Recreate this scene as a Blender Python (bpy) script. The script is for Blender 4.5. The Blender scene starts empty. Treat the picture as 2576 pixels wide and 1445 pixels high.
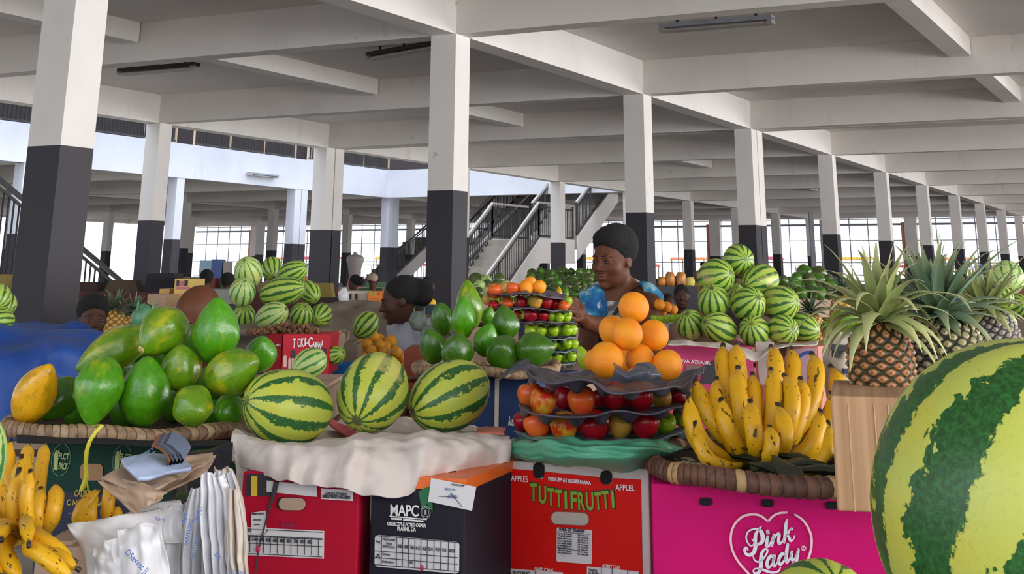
import bpy, math, random
import numpy as np
from mathutils import Vector, Matrix, Euler, noise as mnoise

# ---------------------------------------------------------------- camera, sky, sun, exposure
SC = bpy.context.scene
COL = SC.collection
FPX, PITCH, ROLL, CX, CY = 3259.07, 0.3003, -0.0062, 1288.0, -321.75
HC = 1.5                                    # eye height of the camera
cam_d = bpy.data.cameras.new('camera')
cam = bpy.data.objects.new('camera', cam_d)
COL.objects.link(cam)
SC.camera = cam
cam_d.sensor_fit = 'HORIZONTAL'
cam_d.sensor_width = 36.0
cam_d.lens = 36.0 * FPX / 2576.0
cam_d.shift_x = 0.0
cam_d.shift_y = -(722.5 - CY) / 2576.0
cam_d.clip_start = 0.05
cam_d.clip_end = 400
cam.location = (0, 0, HC)
cam.rotation_euler = (Matrix.Rotation(math.pi / 2 + PITCH, 3, 'X') @ Matrix.Rotation(-ROLL, 3, 'Z')).to_euler()

world = bpy.data.worlds.new('daylight')
SC.world = world
world.use_nodes = True
_bg = world.node_tree.nodes['Background']
_bg.inputs[0].default_value = (0.86, 0.92, 1.0, 1)
_bg.inputs[1].default_value = 1.95
sun_d = bpy.data.lights.new('sun', 'SUN')
sun_d.energy = 0.8
sun_d.angle = 0.3
sun_d.color = (1.0, 0.96, 0.9)
sun = bpy.data.objects.new('sun', sun_d)
COL.objects.link(sun)
sun.rotation_euler = (math.radians(32), math.radians(8), math.radians(-30))
sun.location = (10, -10, 20)


def area_light(name, loc, target, sx, sy, energy, color):
    d = bpy.data.lights.new(name, 'AREA')
    d.shape = 'RECTANGLE'
    d.size, d.size_y, d.energy, d.color = sx, sy, energy, color
    o = bpy.data.objects.new(name, d)
    COL.objects.link(o)
    o.location = loc
    o.rotation_euler = (Vector(target) - Vector(loc)).to_track_quat('-Z', 'Y').to_euler()
    return o


# daylight entering through the open market front beside and behind the viewer
area_light('daylight_open_front', (7.5, -5.5, 3.0), (-0.5, 6, 1.2), 9, 3.6, 620, (1.0, 0.98, 0.96))
area_light('daylight_open_right', (26, 14, 1.9), (14, 21, 4.6), 46, 3.4, 6800, (1.0, 0.98, 0.97))
area_light('daylight_open_side', (-6.5, -3.0, 3.0), (1.0, 6, 1.0), 6, 3, 90, (0.86, 0.92, 1.0))

vs = SC.view_settings
vs.view_transform = 'Standard'
vs.look = 'None'
vs.gamma = 1.0
vs.use_curve_mapping = False
vs.exposure = 0.10

R = random.Random(7)
PI = math.pi


# ---------------------------------------------------------------- picture geometry
def ray(x, y):
    dx, dy = x - CX, y - CY
    c, s = math.cos(ROLL), math.sin(ROLL)
    u = c * dx + s * dy
    v = -s * dx + c * dy
    u /= FPX
    v /= FPX
    ct, st = math.cos(PITCH), math.sin(PITCH)
    return Vector((u, ct + v * st, st - v * ct))


def at(x, y, Y):
    """world point seen at pixel (x, y) at distance Y in front of the camera"""
    d = ray(x, y)
    return Vector((0, 0, HC)) + d * (Y / d.y)


def hit(x, y, z):
    """where the line of sight through (x, y) meets the level z"""
    d = ray(x, y)
    return Vector((0, 0, HC)) + d * ((z - HC) / d.z)


def mpp(x, y, Y):
    d = ray(x, y)
    return Y / d.y / FPX


GA = 0.4783                                  # heading of the column rows
UH = Vector((math.sin(GA), math.cos(GA), 0))
VH = Vector((-math.cos(GA), math.sin(GA), 0))
B0 = Vector((-0.5764, 13.48, 0))
SU, SV, CW = 5.269, 8.794, 0.302
Z_BLACK, Z_SOF = HC + 0.8, HC + 2.3976
Z_SLAB = Z_SOF + 0.47
ROTG = math.atan2(UH.y, UH.x)               # grid angle


def G(k, row, z=0.0, du=0.0, dv=0.0):
    return B0 + UH * (SU * (k - 1) + du) + VH * (SV * (row - 1) + dv) + Vector((0, 0, z))


def on_plane(x, y, P, d):
    """line of sight through (x, y) on the upright plane through P along d"""
    n = Vector((d.y, -d.x, 0))
    r = ray(x, y)
    O = Vector((0, 0, HC))
    return O + r * ((P - O).dot(n) / r.dot(n))


# ---------------------------------------------------------------- mesh helpers
def rotm(rx=0, ry=0, rz=0):
    return Euler((rx, ry, rz)).to_matrix()


class MB:
    def __init__(s):
        s.v, s.f, s.m = [], [], []

    def add(s, vs_, fs, mi=0):
        n = len(s.v)
        s.v += [tuple(p) for p in vs_]
        s.f += [tuple(i + n for i in f) for f in fs]
        s.m += [mi] * len(fs)
        return s

    def box(s, c, size, rot=None, mi=0, taper=1.0):
        a, b, h = size[0] / 2, size[1] / 2, size[2] / 2
        P = [Vector((x * a * (taper if z > 0 else 1), y * b * (taper if z > 0 else 1), z * h)) for z in (-1, 1) for x, y in ((-1, -1), (1, -1), (1, 1), (-1, 1))]
        if rot is not None:
            P = [rot @ p for p in P]
        c = Vector(c)
        return s.add([p + c for p in P], [(3, 2, 1, 0), (4, 5, 6, 7), (0, 1, 5, 4), (1, 2, 6, 5), (2, 3, 7, 6), (3, 0, 4, 7)], mi)

    def bar(s, a, b, w, h, mi=0, up=(0, 0, 1)):
        """box of section w x h running from a to b"""
        a, b = Vector(a), Vector(b)
        d = b - a
        L = d.length
        if L < 1e-6:
            return s
        d.normalize()
        up = Vector(up)
        if abs(d.dot(up)) > .999:
            up = Vector((1, 0, 0))
        sx = d.cross(up).normalized()
        uu = sx.cross(d)
        P = [p + sx * (x * w / 2) + uu * (y * h / 2) for p in (a, b) for x, y in ((-1, -1), (1, -1), (1, 1), (-1, 1))]
        return s.add(P, [(0, 1, 2, 3), (7, 6, 5, 4), (4, 5, 1, 0), (5, 6, 2, 1), (6, 7, 3, 2), (7, 4, 0, 3)], mi)

    def prism(s, pts, ext, mi=0):
        """polygon extruded by the vector ext"""
        n = len(pts)
        pts = [Vector(p) for p in pts]
        ext = Vector(ext)
        return s.add(pts + [p + ext for p in pts], [tuple(range(n - 1, -1, -1)), tuple(range(n, 2 * n))] + [(i, (i + 1) % n, n + (i + 1) % n, n + i) for i in range(n)], mi)

    def tube(s, path, rad, n=8, mi=0, cap=True, sq=1.0):
        path = [Vector(p) for p in path]
        if not hasattr(rad, '__len__'):
            rad = [rad] * len(path)
        rings, prev = [], None
        for i, p in enumerate(path):
            t = (path[min(i + 1, len(path) - 1)] - path[max(i - 1, 0)])
            if t.length < 1e-9:
                t = Vector((0, 0, 1))
            t.normalize()
            if prev is None:
                a = Vector((0, 0, 1)) if abs(t.z) < .9 else Vector((1, 0, 0))
                nx = t.cross(a).normalized()
            else:
                nx = (prev - t * prev.dot(t)).normalized()
            prev = nx
            ny = t.cross(nx)
            rings.append([p + (nx * math.cos(2 * PI * j / n) + ny * math.sin(2 * PI * j / n) * sq) * rad[i] for j in range(n)])
        V = [q for r in rings for q in r]
        F = []
        for i in range(len(path) - 1):
            for j in range(n):
                F.append((i * n + j, i * n + (j + 1) % n, (i + 1) * n + (j + 1) % n, (i + 1) * n + j))
        if cap:
            F.append(tuple(range(n - 1, -1, -1)))
            F.append(tuple((len(path) - 1) * n + j for j in range(n)))
        return s.add(V, F, mi)

    def lathe(s, prof, n=24, mi=0, fn=None):
        """profile of (r, z); ends with r == 0 become poles"""
        V, idx = [], []
        for (r, z) in prof:
            if r < 1e-6:
                idx.append([len(V)])
                V.append(Vector((0, 0, z)))
            else:
                idx.append(list(range(len(V), len(V) + n)))
                V += [Vector((r * math.cos(2 * PI * j / n), r * math.sin(2 * PI * j / n), z)) for j in range(n)]
        F = []
        for a, b in zip(idx, idx[1:]):
            for j in range(n):
                k = (j + 1) % n
                if len(a) == 1 and len(b) == 1:
                    continue
                if len(a) == 1:
                    F.append((a[0], b[k], b[j]))
                elif len(b) == 1:
                    F.append((a[j], a[k], b[0]))
                else:
                    F.append((a[j], a[k], b[k], b[j]))
        if fn:
            V = [fn(v) for v in V]
        return s.add(V, F, mi)

    def grid(s, fn, nu, nv, mi=0, cu=False, thick=0.0):
        V = [Vector(fn(i / (nu if cu else nu - 1), j / (nv - 1))) for j in range(nv) for i in range(nu)]
        F = []
        for j in range(nv - 1):
            for i in range(nu if cu else nu - 1):
                k = (i + 1) % nu
                F.append((j * nu + i, j * nu + k, (j + 1) * nu + k, (j + 1) * nu + i))
        return s.add(V, F, mi)

    def ball(s, c, r, n=16, mi=0, rot=None):
        if not hasattr(r, '__len__'):
            r = (r, r, r)
        m = n // 2
        q = MB()
        q.lathe([(math.sin(PI * i / m) if 0 < i < m else 0, -math.cos(PI * i / m)) for i in range(m + 1)], n)
        c = Vector(c)
        P = [Vector((a * r[0], b * r[1], d * r[2])) for a, b, d in q.v]
        if rot is not None:
            P = [rot @ p for p in P]
        return s.add([p + c for p in P], q.f, mi)

    def xf(s, M):
        s.v = [tuple(M @ Vector(p)) for p in s.v]
        return s

    def build(s, name, mats=None, parent=None, smooth=40, loc=None, rot=None, scale=None, origin=None):
        me = bpy.data.meshes.new(name)
        V = s.v
        if origin is not None:
            o_ = Vector(origin)
            V = [(p[0] - o_.x, p[1] - o_.y, p[2] - o_.z) for p in V]
        me.from_pydata(V, [], s.f)
        if mats is not None:
            for m in (mats if isinstance(mats, (list, tuple)) else [mats]):
                me.materials.append(m)
        if any(s.m):
            me.polygons.foreach_set('material_index', s.m)
        if smooth:
            me.polygons.foreach_set('use_smooth', [True] * len(me.polygons))
            if smooth < 180:
                me.set_sharp_from_angle(angle=math.radians(smooth))
        me.update()
        o = bpy.data.objects.new(name, me)
        COL.objects.link(o)
        if origin is not None:
            o.location = origin
        if loc is not None:
            o.location = loc
        if rot is not None:
            o.rotation_euler = rot
        if scale is not None:
            o.scale = scale if hasattr(scale, '__len__') else (scale,) * 3
        if parent is not None:
            o.parent = parent
            if origin is not None:
                o.location = Vector(origin) - parent.location
        return o


def tag(o, label=None, cat=None, group=None, kind=None):
    if label:
        o['label'] = label
    if cat:
        o['category'] = cat
    if group:
        o['group'] = group
    if kind:
        o['kind'] = kind
    return o


def struct(o):
    o['kind'] = 'structure'
    return o


def thing(name, loc, label, cat, group=None, rot=None):
    o = bpy.data.objects.new(name, None)
    o.empty_display_size = 0.1
    COL.objects.link(o)
    o.location = loc
    if rot is not None:
        o.rotation_euler = rot
    return tag(o, label, cat, group)


def dup(src, loc=None, rot=None, scale=None, label=None, group=None, deep=True):
    r = src.copy()
    COL.objects.link(r)
    if loc is not None:
        r.location = loc
    if rot is not None:
        r.rotation_euler = rot
    if scale is not None:
        r.scale = scale if hasattr(scale, '__len__') else (scale,) * 3
    if label:
        r['label'] = label
    if group:
        r['group'] = group
    if deep:
        for ch in [c for c in bpy.data.objects if c.parent == src]:
            c = ch.copy()
            COL.objects.link(c)
            c.parent = r
    return r


def nz(p, sc=1.0, seed=0.0):
    return mnoise.noise(Vector((p[0] * sc + seed, p[1] * sc - seed * .7, p[2] * sc + seed * 1.3)))


# ---------------------------------------------------------------- materials (all node based)
class NT:
    """small helper around a material's node tree"""
    def __init__(s, name):
        s.mat = bpy.data.materials.new(name)
        s.mat.use_nodes = True
        s.t = s.mat.node_tree
        s.b = s.t.nodes['Principled BSDF']

    def n(s, typ, ins=None, **kw):
        nd = s.t.nodes.new('ShaderNode' + typ)
        for k, v in kw.items():
            setattr(nd, k, v)
        for k, v in (ins or {}).items():
            s.link(v, nd.inputs[k])
        return nd

    def link(s, v, sock):
        if isinstance(v, bpy.types.NodeSocket):
            s.t.links.new(v, sock)
        elif isinstance(v, bpy.types.Node):
            s.t.links.new(v.outputs[0], sock)
        else:
            if sock.type == 'RGBA' and hasattr(v, '__len__') and len(v) == 3:
                v = (*v, 1)
            sock.default_value = v

    def math(s, op, a, b=None, c=None, clamp=False):
        nd = s.n('Math', operation=op, use_clamp=clamp)
        for i, q in enumerate((a, b, c)):
            if q is not None:
                s.link(q, nd.inputs[i])
        return nd.outputs[0]

    def mix(s, f, a, b, blend='MIX'):
        nd = s.n('Mix', data_type='RGBA', blend_type=blend)
        s.link(f, nd.inputs[0])
        s.link(a, nd.inputs[6])
        s.link(b, nd.inputs[7])
        return nd.outputs[2]

    def noise(s, vec, scale, detail=3, rough=.5, dist=0.0):
        nd = s.n('TexNoise')
        if vec is not None:
            s.link(vec, nd.inputs['Vector'])
        nd.inputs['Scale'].default_value = scale
        nd.inputs['Detail'].default_value = detail
        nd.inputs['Roughness'].default_value = rough
        nd.inputs['Distortion'].default_value = dist
        return nd.outputs['Fac']

    def ramp(s, f, stops, interp='LINEAR'):
        nd = s.n('ValToRGB')
        nd.color_ramp.interpolation = interp
        e = nd.color_ramp.elements
        while len(e) < len(stops):
            e.new(.5)
        for q, (p, c) in zip(e, stops):
            q.position = p
            q.color = (*c, 1) if len(c) == 3 else c
        s.link(f, nd.inputs[0])
        return nd.outputs[0]

    def smooth(s, v, lo, hi):
        nd = s.n('MapRange', interpolation_type='SMOOTHSTEP')
        s.link(v, nd.inputs[0])
        s.link(lo, nd.inputs[1])
        s.link(hi, nd.inputs[2])
        return nd.outputs[0]

    def obj(s):
        return s.n('TexCoord').outputs['Object']

    def rnd(s):
        return s.n('ObjectInfo').outputs['Random']

    def shifted(s, amt=20.0):
        """object coordinates moved by the object's own random number, so that copies differ"""
        return s.n('VectorMath', {0: s.obj(), 1: s.math('MULTIPLY', s.rnd(), amt)}, operation='ADD').outputs[0]

    def out(s, col=None, rough=.5, bump=None, bstr=.3, bdist=.01, **kw):
        if col is not None:
            s.link(col, s.b.inputs['Base Color'])
        s.link(rough, s.b.inputs['Roughness'])
        if bump is not None:
            bn = s.n('Bump')
            bn.inputs['Strength'].default_value = bstr
            bn.inputs['Distance'].default_value = bdist
            s.link(bump, bn.inputs['Height'])
            s.t.links.new(bn.outputs[0], s.b.inputs['Normal'])
        for k, v in kw.items():
            s.link(v, s.b.inputs[k.replace('_', ' ')])
        return s.mat


def plain(name, col, rough=.5, var=.12, scale=6.0, bump=0.0, bscale=None, **kw):
    t = NT(name)
    v = t.obj()
    nz_ = t.noise(v, scale, 4)
    dark = tuple(c * (1 - var) for c in col)
    lite = tuple(min(1, c * (1 + var)) for c in col)
    c = t.ramp(nz_, [(.3, dark), (.7, lite)])
    return t.out(c, rough, t.noise(v, bscale or scale * 4, 5) if bump else None, bump, **kw)


def wall_paint(name, col, dirt, amt):
    t = NT(name)
    v = t.obj()
    g = t.n('NewGeometry').outputs['Position']
    a = t.noise(g, .7, 6, .6)
    c = t.mix(t.smooth(a, .42, .72), col, tuple(x * .9 for x in col))
    st = t.n('Mapping')
    t.link(g, st.inputs[0])
    st.inputs['Scale'].default_value = (1.4, 1.4, .25)
    b = t.smooth(t.noise(st.outputs[0], 1.6, 6, .7), .58, .8)
    c = t.mix(t.math('MULTIPLY', b, amt), c, dirt)
    sp = t.smooth(t.noise(g, 6, 2, .5), .74, .78)
    c = t.mix(t.math('MULTIPLY', sp, amt), c, dirt)
    return t.out(c, .62, t.noise(g, 9, 6, .6), .12, .02)


M = {}
M['white_paint'] = wall_paint('white_wall_paint', (.80, .765, .735), (.42, .36, .30), .5)
M['ceil_paint'] = wall_paint('ceiling_paint', (.72, .68, .64), (.40, .34, .28), .5)
M['fascia_paint'] = wall_paint('skylit_white_paint', (.66, .69, .78), (.45, .45, .48), .4)  # white paint with the bluish skylight mixed into its colour
M['black_paint'] = wall_paint('black_gloss_paint', (.034, .030, .039), (.12, .11, .13), .6)
M['floor'] = plain('worn_concrete_floor', (.34, .31, .285), .6, .25, .8, .2)
M['ground'] = plain('pale_ground', (.6, .57, .52), .8, .15, .3)
M['black_metal'] = plain('black_metal', (.02, .018, .02), .4)
M['steel'] = plain('pale_steel', (.40, .38, .36), .35, Metallic=.3)
M['concrete'] = plain('grey_concrete', (.30, .275, .25), .75, .2, 3, .2)
M['dark_wall'] = plain('dark_brown_wall', (.02, .014, .018), .8)
M['wire'] = plain('wire_mesh', (.30, .32, .38), .5)
M['orange_paint'] = plain('salmon_paint', (.75, .32, .22), .6)


def flat(name, col, rough=.5, **kw):
    return plain(name, col, rough, .05, 5, 0, **kw)


# ---------------------------------------------------------------- the market hall
K_MIN, K_END, ROW_MIN, ROW_MAX = -2, 10, -1, 6
TOP2 = Z_SOF + 3.6                            # underside of the upper storey's beams


def gbox(mb, k0, r0, k1, r1, z0, z1, du0=0, du1=0, dv0=0, dv1=0, mi=0):
    a, b = G(k0, r0, 0, du0, dv0), G(k1, r0, 0, du1, dv0)
    c, d = G(k1, r1, 0, du1, dv1), G(k0, r1, 0, du0, dv1)
    P = [Vector((q.x, q.y, z)) for z in (z0, z1) for q in (a, b, c, d)]
    return mb.add(P, [(3, 2, 1, 0), (4, 5, 6, 7), (0, 1, 5, 4), (1, 2, 6, 5), (2, 3, 7, 6), (3, 0, 4, 7)], mi)


mb = MB().box((10, 30, -.1), (160, 160, .2))
struct(mb.build('floor', M['floor'], smooth=0))

COL_DU = {(1, 3): -.30, (2, 3): -.36, (2, 5): .12, (2, 2): 0.05}
TWIN = {(1, 3), (2, 3), (3, 5), (3, 6)}


def column(k, row):
    du = COL_DU.get((row, k), 0)
    m = MB()
    up = 1 if not (row == 3 and k <= 6) else 1
    for j in range(2 if (row, k) in TWIN else 1):
        a = du + j * (CW + .03)
        gbox(m, k, row, k, row, 0, Z_BLACK, a, a + CW, 0, CW, 0)
        gbox(m, k, row, k, row, Z_BLACK, Z_SOF, a, a + CW, 0, CW, 1)
    mw = M['fascia_paint'] if (row == 3 and k <= 6) else M['white_paint']
    o = m.build('column', [M['black_paint'], mw], smooth=0, origin=G(k, row, 0, du))
    return struct(o)


for row in range(-1, 6):
    for k in range(-1, K_END + 1):
        p = G(k, row)
        if p.y < 3.0 or (row, k) == (0, 0):
            continue
        if row == 3 and k < 3:
            continue
        if row > 3 and k < 5:
            continue
        column(k, row)

# beams across (along the v direction) at every column line, with the twin line at the expansion joint
for k in range(K_MIN, K_END + 1):
    du = -.30 if k == 3 else 0
    offs = [0, CW + .03] if k == 3 else [0]
    for a in offs:
        spans = [(ROW_MIN, ROW_MAX)] if k >= 6 else [(ROW_MIN, 2), (3, ROW_MAX)]
        for r0, r1 in spans:
            m = MB()
            gbox(m, k, r0, k, r1, Z_SOF, Z_SLAB + .02, du + a + .02, du + a + CW - .02, 0 if r0 > ROW_MIN else -.5, CW)
            struct(m.build('beam', M['ceil_paint'] if k not in (99,) else M['white_paint'], smooth=0, origin=G(k, r0, Z_SOF)))
# beams along the column rows
for row in range(ROW_MIN, ROW_MAX + 1):
    if row == 3:
        k0 = 6
    else:
        k0 = K_MIN
    m = MB()
    gbox(m, k0, row, K_END, row, Z_SOF, Z_SLAB + .02, .0, CW, .01, CW - .01)
    struct(m.build('beam', M['white_paint'], smooth=0, origin=G(k0, row, Z_SOF)))
# short secondary beams in every second bay, halfway between the rows
for row in (-1, 0, 1, 3, 4, 5):
    for k in range(K_MIN, K_END):
        if (row == 1 and k in (0, 1, 2, 4, 6, 8)) or (row == 0 and k in (0, 1, 2, 5, 7)) or (row in (3, 4, 5) and k % 2 == 0) or row == -1:
            m = MB()
            gbox(m, k, row, k + 1, row, Z_SLAB - .24, Z_SLAB + .02, CW, 0, SV / 2, SV / 2 + .26)
            struct(m.build('beam', M['white_paint'], smooth=0, origin=G(k, row, Z_SLAB)))

# slabs
m = MB()
gbox(m, K_MIN, ROW_MIN, K_END, 2, Z_SLAB, Z_SLAB + .16, -1, CW, -1, CW)
gbox(m, 6, 2, K_END, 3, Z_SLAB, Z_SLAB + .16, 0, CW, CW, 0)
gbox(m, K_MIN, 3, K_END, ROW_MAX, Z_SLAB, Z_SLAB + .16, 0, CW, 0, 0)
struct(m.build('ceiling', M['ceil_paint'], smooth=0))

# the white parapet round the light well: fascia, cap, railing and the dark storey behind
Z_CAP = Z_SOF + .90
m = MB()
gbox(m, K_MIN, 3, 6, 3, Z_SOF, Z_CAP, 0, 0, -.02, .16)
gbox(m, 6, 2, 6, 3, Z_SOF, Z_CAP, -.16, .0, CW, .16)
struct(m.build('wall_parapet', M['fascia_paint'], smooth=0, origin=G(4, 3, Z_SOF)))
m = MB()
gbox(m, K_MIN, 2, 6, 2, Z_SLAB, Z_CAP, 0, 0, CW - .16, CW + .02)
struct(m.build('wall_parapet_near', M['fascia_paint'], smooth=0, origin=G(2, 2, Z_SOF)))
m = MB()
gbox(m, K_MIN, 3, 10, 3, Z_CAP, Z_CAP + 3, 0, 0, 3.2, 3.4)
struct(m.build('wall_upper_storey', M['dark_wall'], smooth=0, origin=G(4, 3, Z_CAP)))


def railing(P, Q, h, label, step=.12, posts=6, bar=.022, rails=(1.0, .0), mid=None, post_m=None):
    P, Q = Vector(P), Vector(Q)
    root = thing('railing', (P + Q) / 2, label, 'railing')
    O = (P + Q) / 2
    L = (Q - P).length
    up = Vector((0, 0, 1))
    m = MB()
    n = max(2, int(L / step))
    for i in range(1, n):
        a = P.lerp(Q, i / n) - O
        m.bar(a + up * .06, a + up * (h - .1), bar, bar)
    m.build('balusters', M['black_metal'], root, smooth=0)
    m = MB()
    m.bar(P - O + up * h, Q - O + up * h, .05, .05)
    m.build('handrail', M['black_metal'], root, smooth=0)
    m = MB()
    m.bar(P - O + up * (h - .12), Q - O + up * (h - .12), .035, .035)
    m.bar(P - O + up * .06, Q - O + up * .06, .035, .035)
    m.build('lower_rail', M['black_metal'], root, smooth=0)
    for i in range(posts + 1):
        a = P.lerp(Q, i / posts) - O
        MB().bar(a, a + up * h, .05, .05).build('post', post_m or M['black_metal'], root, smooth=0, )
    return root


pale_post = flat('pale_timber', (.55, .42, .30), .6)
for (k0, k1, nm) in ((1.2, 3.98, 'black balcony railing above the white parapet left of the tall black and white column'),
                     (4.12, 5.0, 'black balcony railing with pale posts above the lamp on the white parapet'),
                     (5.12, 6.0, 'black balcony railing at the far corner of the white parapet')):
    railing(G(k0, 3, Z_CAP, 0, .07), G(k1, 3, Z_CAP, 0, .07), .95, nm, .13, 3, .045, post_m=pale_post)
# pale slabs added in place of the bright sky gaps on the upper storey
for (k, w) in ((3.75, .55), (4.38, .42), (5.93, .3)):
    m = MB()
    gbox(m, k, 3, k, 3, Z_CAP, Z_CAP + 2.4, 0, w, 3.0, 3.18)
    struct(m.build('sky_gap_slab', M['fascia_paint'], smooth=0))

# far wall of tall barred window openings
PK = K_END
n_w = 0
for row in range(ROW_MIN, ROW_MAX):
    a, b = G(PK, row, 0, CW / 2, CW), G(PK, row + 1, 0, CW / 2, 0)
    m = MB()
    m.bar(Vector((a.x, a.y, .2)), Vector((b.x, b.y, .2)), .2, .4)
    struct(m.build('wall_far', M['dark_wall'], smooth=0, origin=(a + b) / 2))
    # middle pier
    c = (a + b) / 2
    m = MB()
    m.box((c.x, c.y, Z_BLACK / 2), (.34, .5, Z_BLACK), rotm(0, 0, ROTG))
    m.box((c.x, c.y, (Z_BLACK + Z_SOF) / 2), (.34, .5, Z_SOF - Z_BLACK), rotm(0, 0, ROTG), 1)
    m.box((c.x, c.y, 1.9) + VH * .5 if False else (c.x + VH.x * .35, c.y + VH.y * .35, 1.9), (.2, .12, 3.6), rotm(0, 0, ROTG), 2)
    struct(m.build('column', [M['black_paint'], M['white_paint'], M['orange_paint']], smooth=0, origin=c))
    for (s, e) in ((a, c + (a - c).normalized() * .25), (c + (b - c).normalized() * .25, b)):
        n_w += 1
        m = MB()
        z0, z1 = .4, Z_SOF
        L = (e - s).length
        for zz in (.42, 1.25, 2.02, 2.95, 3.62, 3.85):
            m.bar(Vector((s.x, s.y, zz)), Vector((e.x, e.y, zz)), .04, .035 if zz != 3.62 else .09)
        for i in range(1, 5):
            q = s.lerp(e, i / 5)
            m.bar(Vector((q.x, q.y, z0)), Vector((q.x, q.y, z1)), .035, .035)
        for i in range(1, 33):
            q = s.lerp(e, i / 33)
            m.bar(Vector((q.x, q.y, z0)), Vector((q.x, q.y, z1)), .007, .007)
        for i in range(1, 26):
            zz = z0 + (z1 - z0) * i / 26
            m.bar(Vector((s.x, s.y, zz)), Vector((e.x, e.y, zz)), .007, .007)
        struct(m.build('window_%d' % n_w, M['wire'], smooth=0, origin=(s + e) / 2))
# the two grey drain pipes near the right window
q = at(2055, 600, 53)
m = MB()
m.bar(Vector((q.x, q.y, 0)), Vector((q.x, q.y, Z_SOF)), .16, .16)
m.bar(Vector((q.x + .42, q.y, 0)), Vector((q.x + .42, q.y, Z_SOF - .3)), .16, .16)
tag(m.build('drain_pipe', M['wire'], smooth=0, origin=(q.x, q.y, 0)), 'pair of grey upright drain pipes beside the far windows', 'pipe')


# fluorescent lamps
def lamp(x0, y0, x1, y1, z, label, wall=False):
    if wall:
        P, Q = (on_plane(x, y, G(4, 3, 0, 0, -.13), UH) for x, y in ((x0, y0), (x1, y1)))
    else:
        P, Q = hit(x0, y0, z), hit(x1, y1, z)
    root = thing('fluorescent_lamp', (P + Q) / 2, label, 'lamp', 'fluorescent lamps')
    c = (P + Q) / 2
    d = (Q - P)
    L = d.length
    d.normalize()
    up = Vector((0, 0, 1))
    MB().bar(P - c + up * .035, Q - c + up * .035, .16, .05).build('housing', M['black_metal'] if not (wall or label.startswith('twin')) else M['wire'], root, smooth=0)
    s_ = d.cross(up)
    for sgn in (-1, 1):
        MB().tube([P - c + d * .05 + s_ * .045 * sgn - up * .02, Q - c - d * .05 + s_ * .045 * sgn - up * .02], .022, 10).build('tube', M['steel'], root)
    for e in (P - c + d * .03, Q - c - d * .03):
        MB().bar(e - d * .03, e + d * .03, .15, .07).build('end_cap', M['steel'], root, smooth=0)
    if not wall:
        for t in (.15, .5, .85):
            MB().bar(P.lerp(Q, t) - c + up * .05, P.lerp(Q, t) - c + up * (Z_SLAB - c.z - .002), .03, .03).build('bracket', M['black_metal'], root, smooth=0)
    return root


lamp(310, 196, 500, 178, Z_SLAB - .13, 'dark backed fluorescent lamp under the left part of the ceiling')
lamp(937, 149, 1110, 116, Z_SLAB - .13, 'dark backed fluorescent lamp beside the middle column')
lamp(1668, 70, 1950, 44, Z_SLAB - .13, 'twin tube fluorescent lamp nearest the viewer under the bright ceiling')
lamp(636, 447, 706, 453, 0, 'small pale fluorescent lamp on the white parapet', True)


# ---------------------------------------------------------------- stairs
def flight(P0, px_low, px_high, wdt, nstep, label, rail_h=.95, landing=None, th=.28, rails=(0, 1)):
    """concrete flight in the upright plane through P0 along the rows, from the low to the high pixel"""
    a, b = on_plane(*px_low, P0, UH), on_plane(*px_high, P0, UH)
    root = thing('staircase', a, label, 'staircase')
    d = b - a
    pts = [Vector((0, 0, 0))]
    for i in range(nstep):
        x = d * ((i) / nstep)
        z0, z1 = d.z * i / nstep, d.z * (i + 1) / nstep
        pts.append(Vector((d.x * i / nstep, d.y * i / nstep, z1)))
        pts.append(Vector((d.x * (i + 1) / nstep, d.y * (i + 1) / nstep, z1)))
    end = Vector((d.x, d.y, d.z))
    low = []
    if landing:
        l = UH * landing
        pts.append(end + l)
        low = [end + l + Vector((0, 0, -th)), end + Vector((0, 0, -th))]
    else:
        low = [end + Vector((0, 0, -th * 1.4))]
    pts += low + [Vector((0, 0, -th * 1.2))]
    m = MB().prism(pts, VH * wdt)
    m.build('steps', M['concrete'], root, smooth=0)
    # white stringer faces
    m = MB()
    s0 = Vector((0, 0, .1))
    for off in (-.06, wdt):
        q = [VH * off + Vector((0, 0, .05)), VH * off + end + Vector((0, 0, .05))]
        if landing:
            q.append(VH * off + end + UH * landing + Vector((0, 0, .05)))
            q.append(VH * off + end + UH * landing - Vector((0, 0, th + .35)))
            q.append(VH * off + end - Vector((0, 0, th + .35)))
        else:
            q.append(VH * off + end - Vector((0, 0, th * 2.2)))
        q.append(VH * off - Vector((0, 0, th * 2.2)))
        m.prism(q, VH * .06)
    m.build('stringer', M['white_paint'], root, smooth=0)
    for s in rails:
        off = VH * (s * wdt)
        segs = [(Vector((0, 0, .08)), end + Vector((0, 0, .08)))]
        if landing:
            segs.append((end + Vector((0, 0, .08)), end + UH * landing + Vector((0, 0, .08))))
        for P, Q in segs:
            P, Q = P + off, Q + off
            m = MB()
            n = max(2, int((Q - P).length / .125))
            up = Vector((0, 0, 1))
            for i in range(n + 1):
                c = P.lerp(Q, i / n)
                w = .055 if i in (0, n // 2, n) else .024
                m.bar(c, c + up * (rail_h - (.12 if w < .05 else 0)), w, w)
            m.bar(P + up * (rail_h - .12), Q + up * (rail_h - .12), .04, .04)
            m.bar(P + up * .03, Q + up * .03, .05, .05)
            r = m.build('railing', M['black_metal'], root, smooth=0)
            MB().bar(P + up * rail_h, Q + up * rail_h, .07, .06).build('handrail', M['steel'] if len(rails) > 1 else M['black_metal'], root, smooth=0)
    return root


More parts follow.
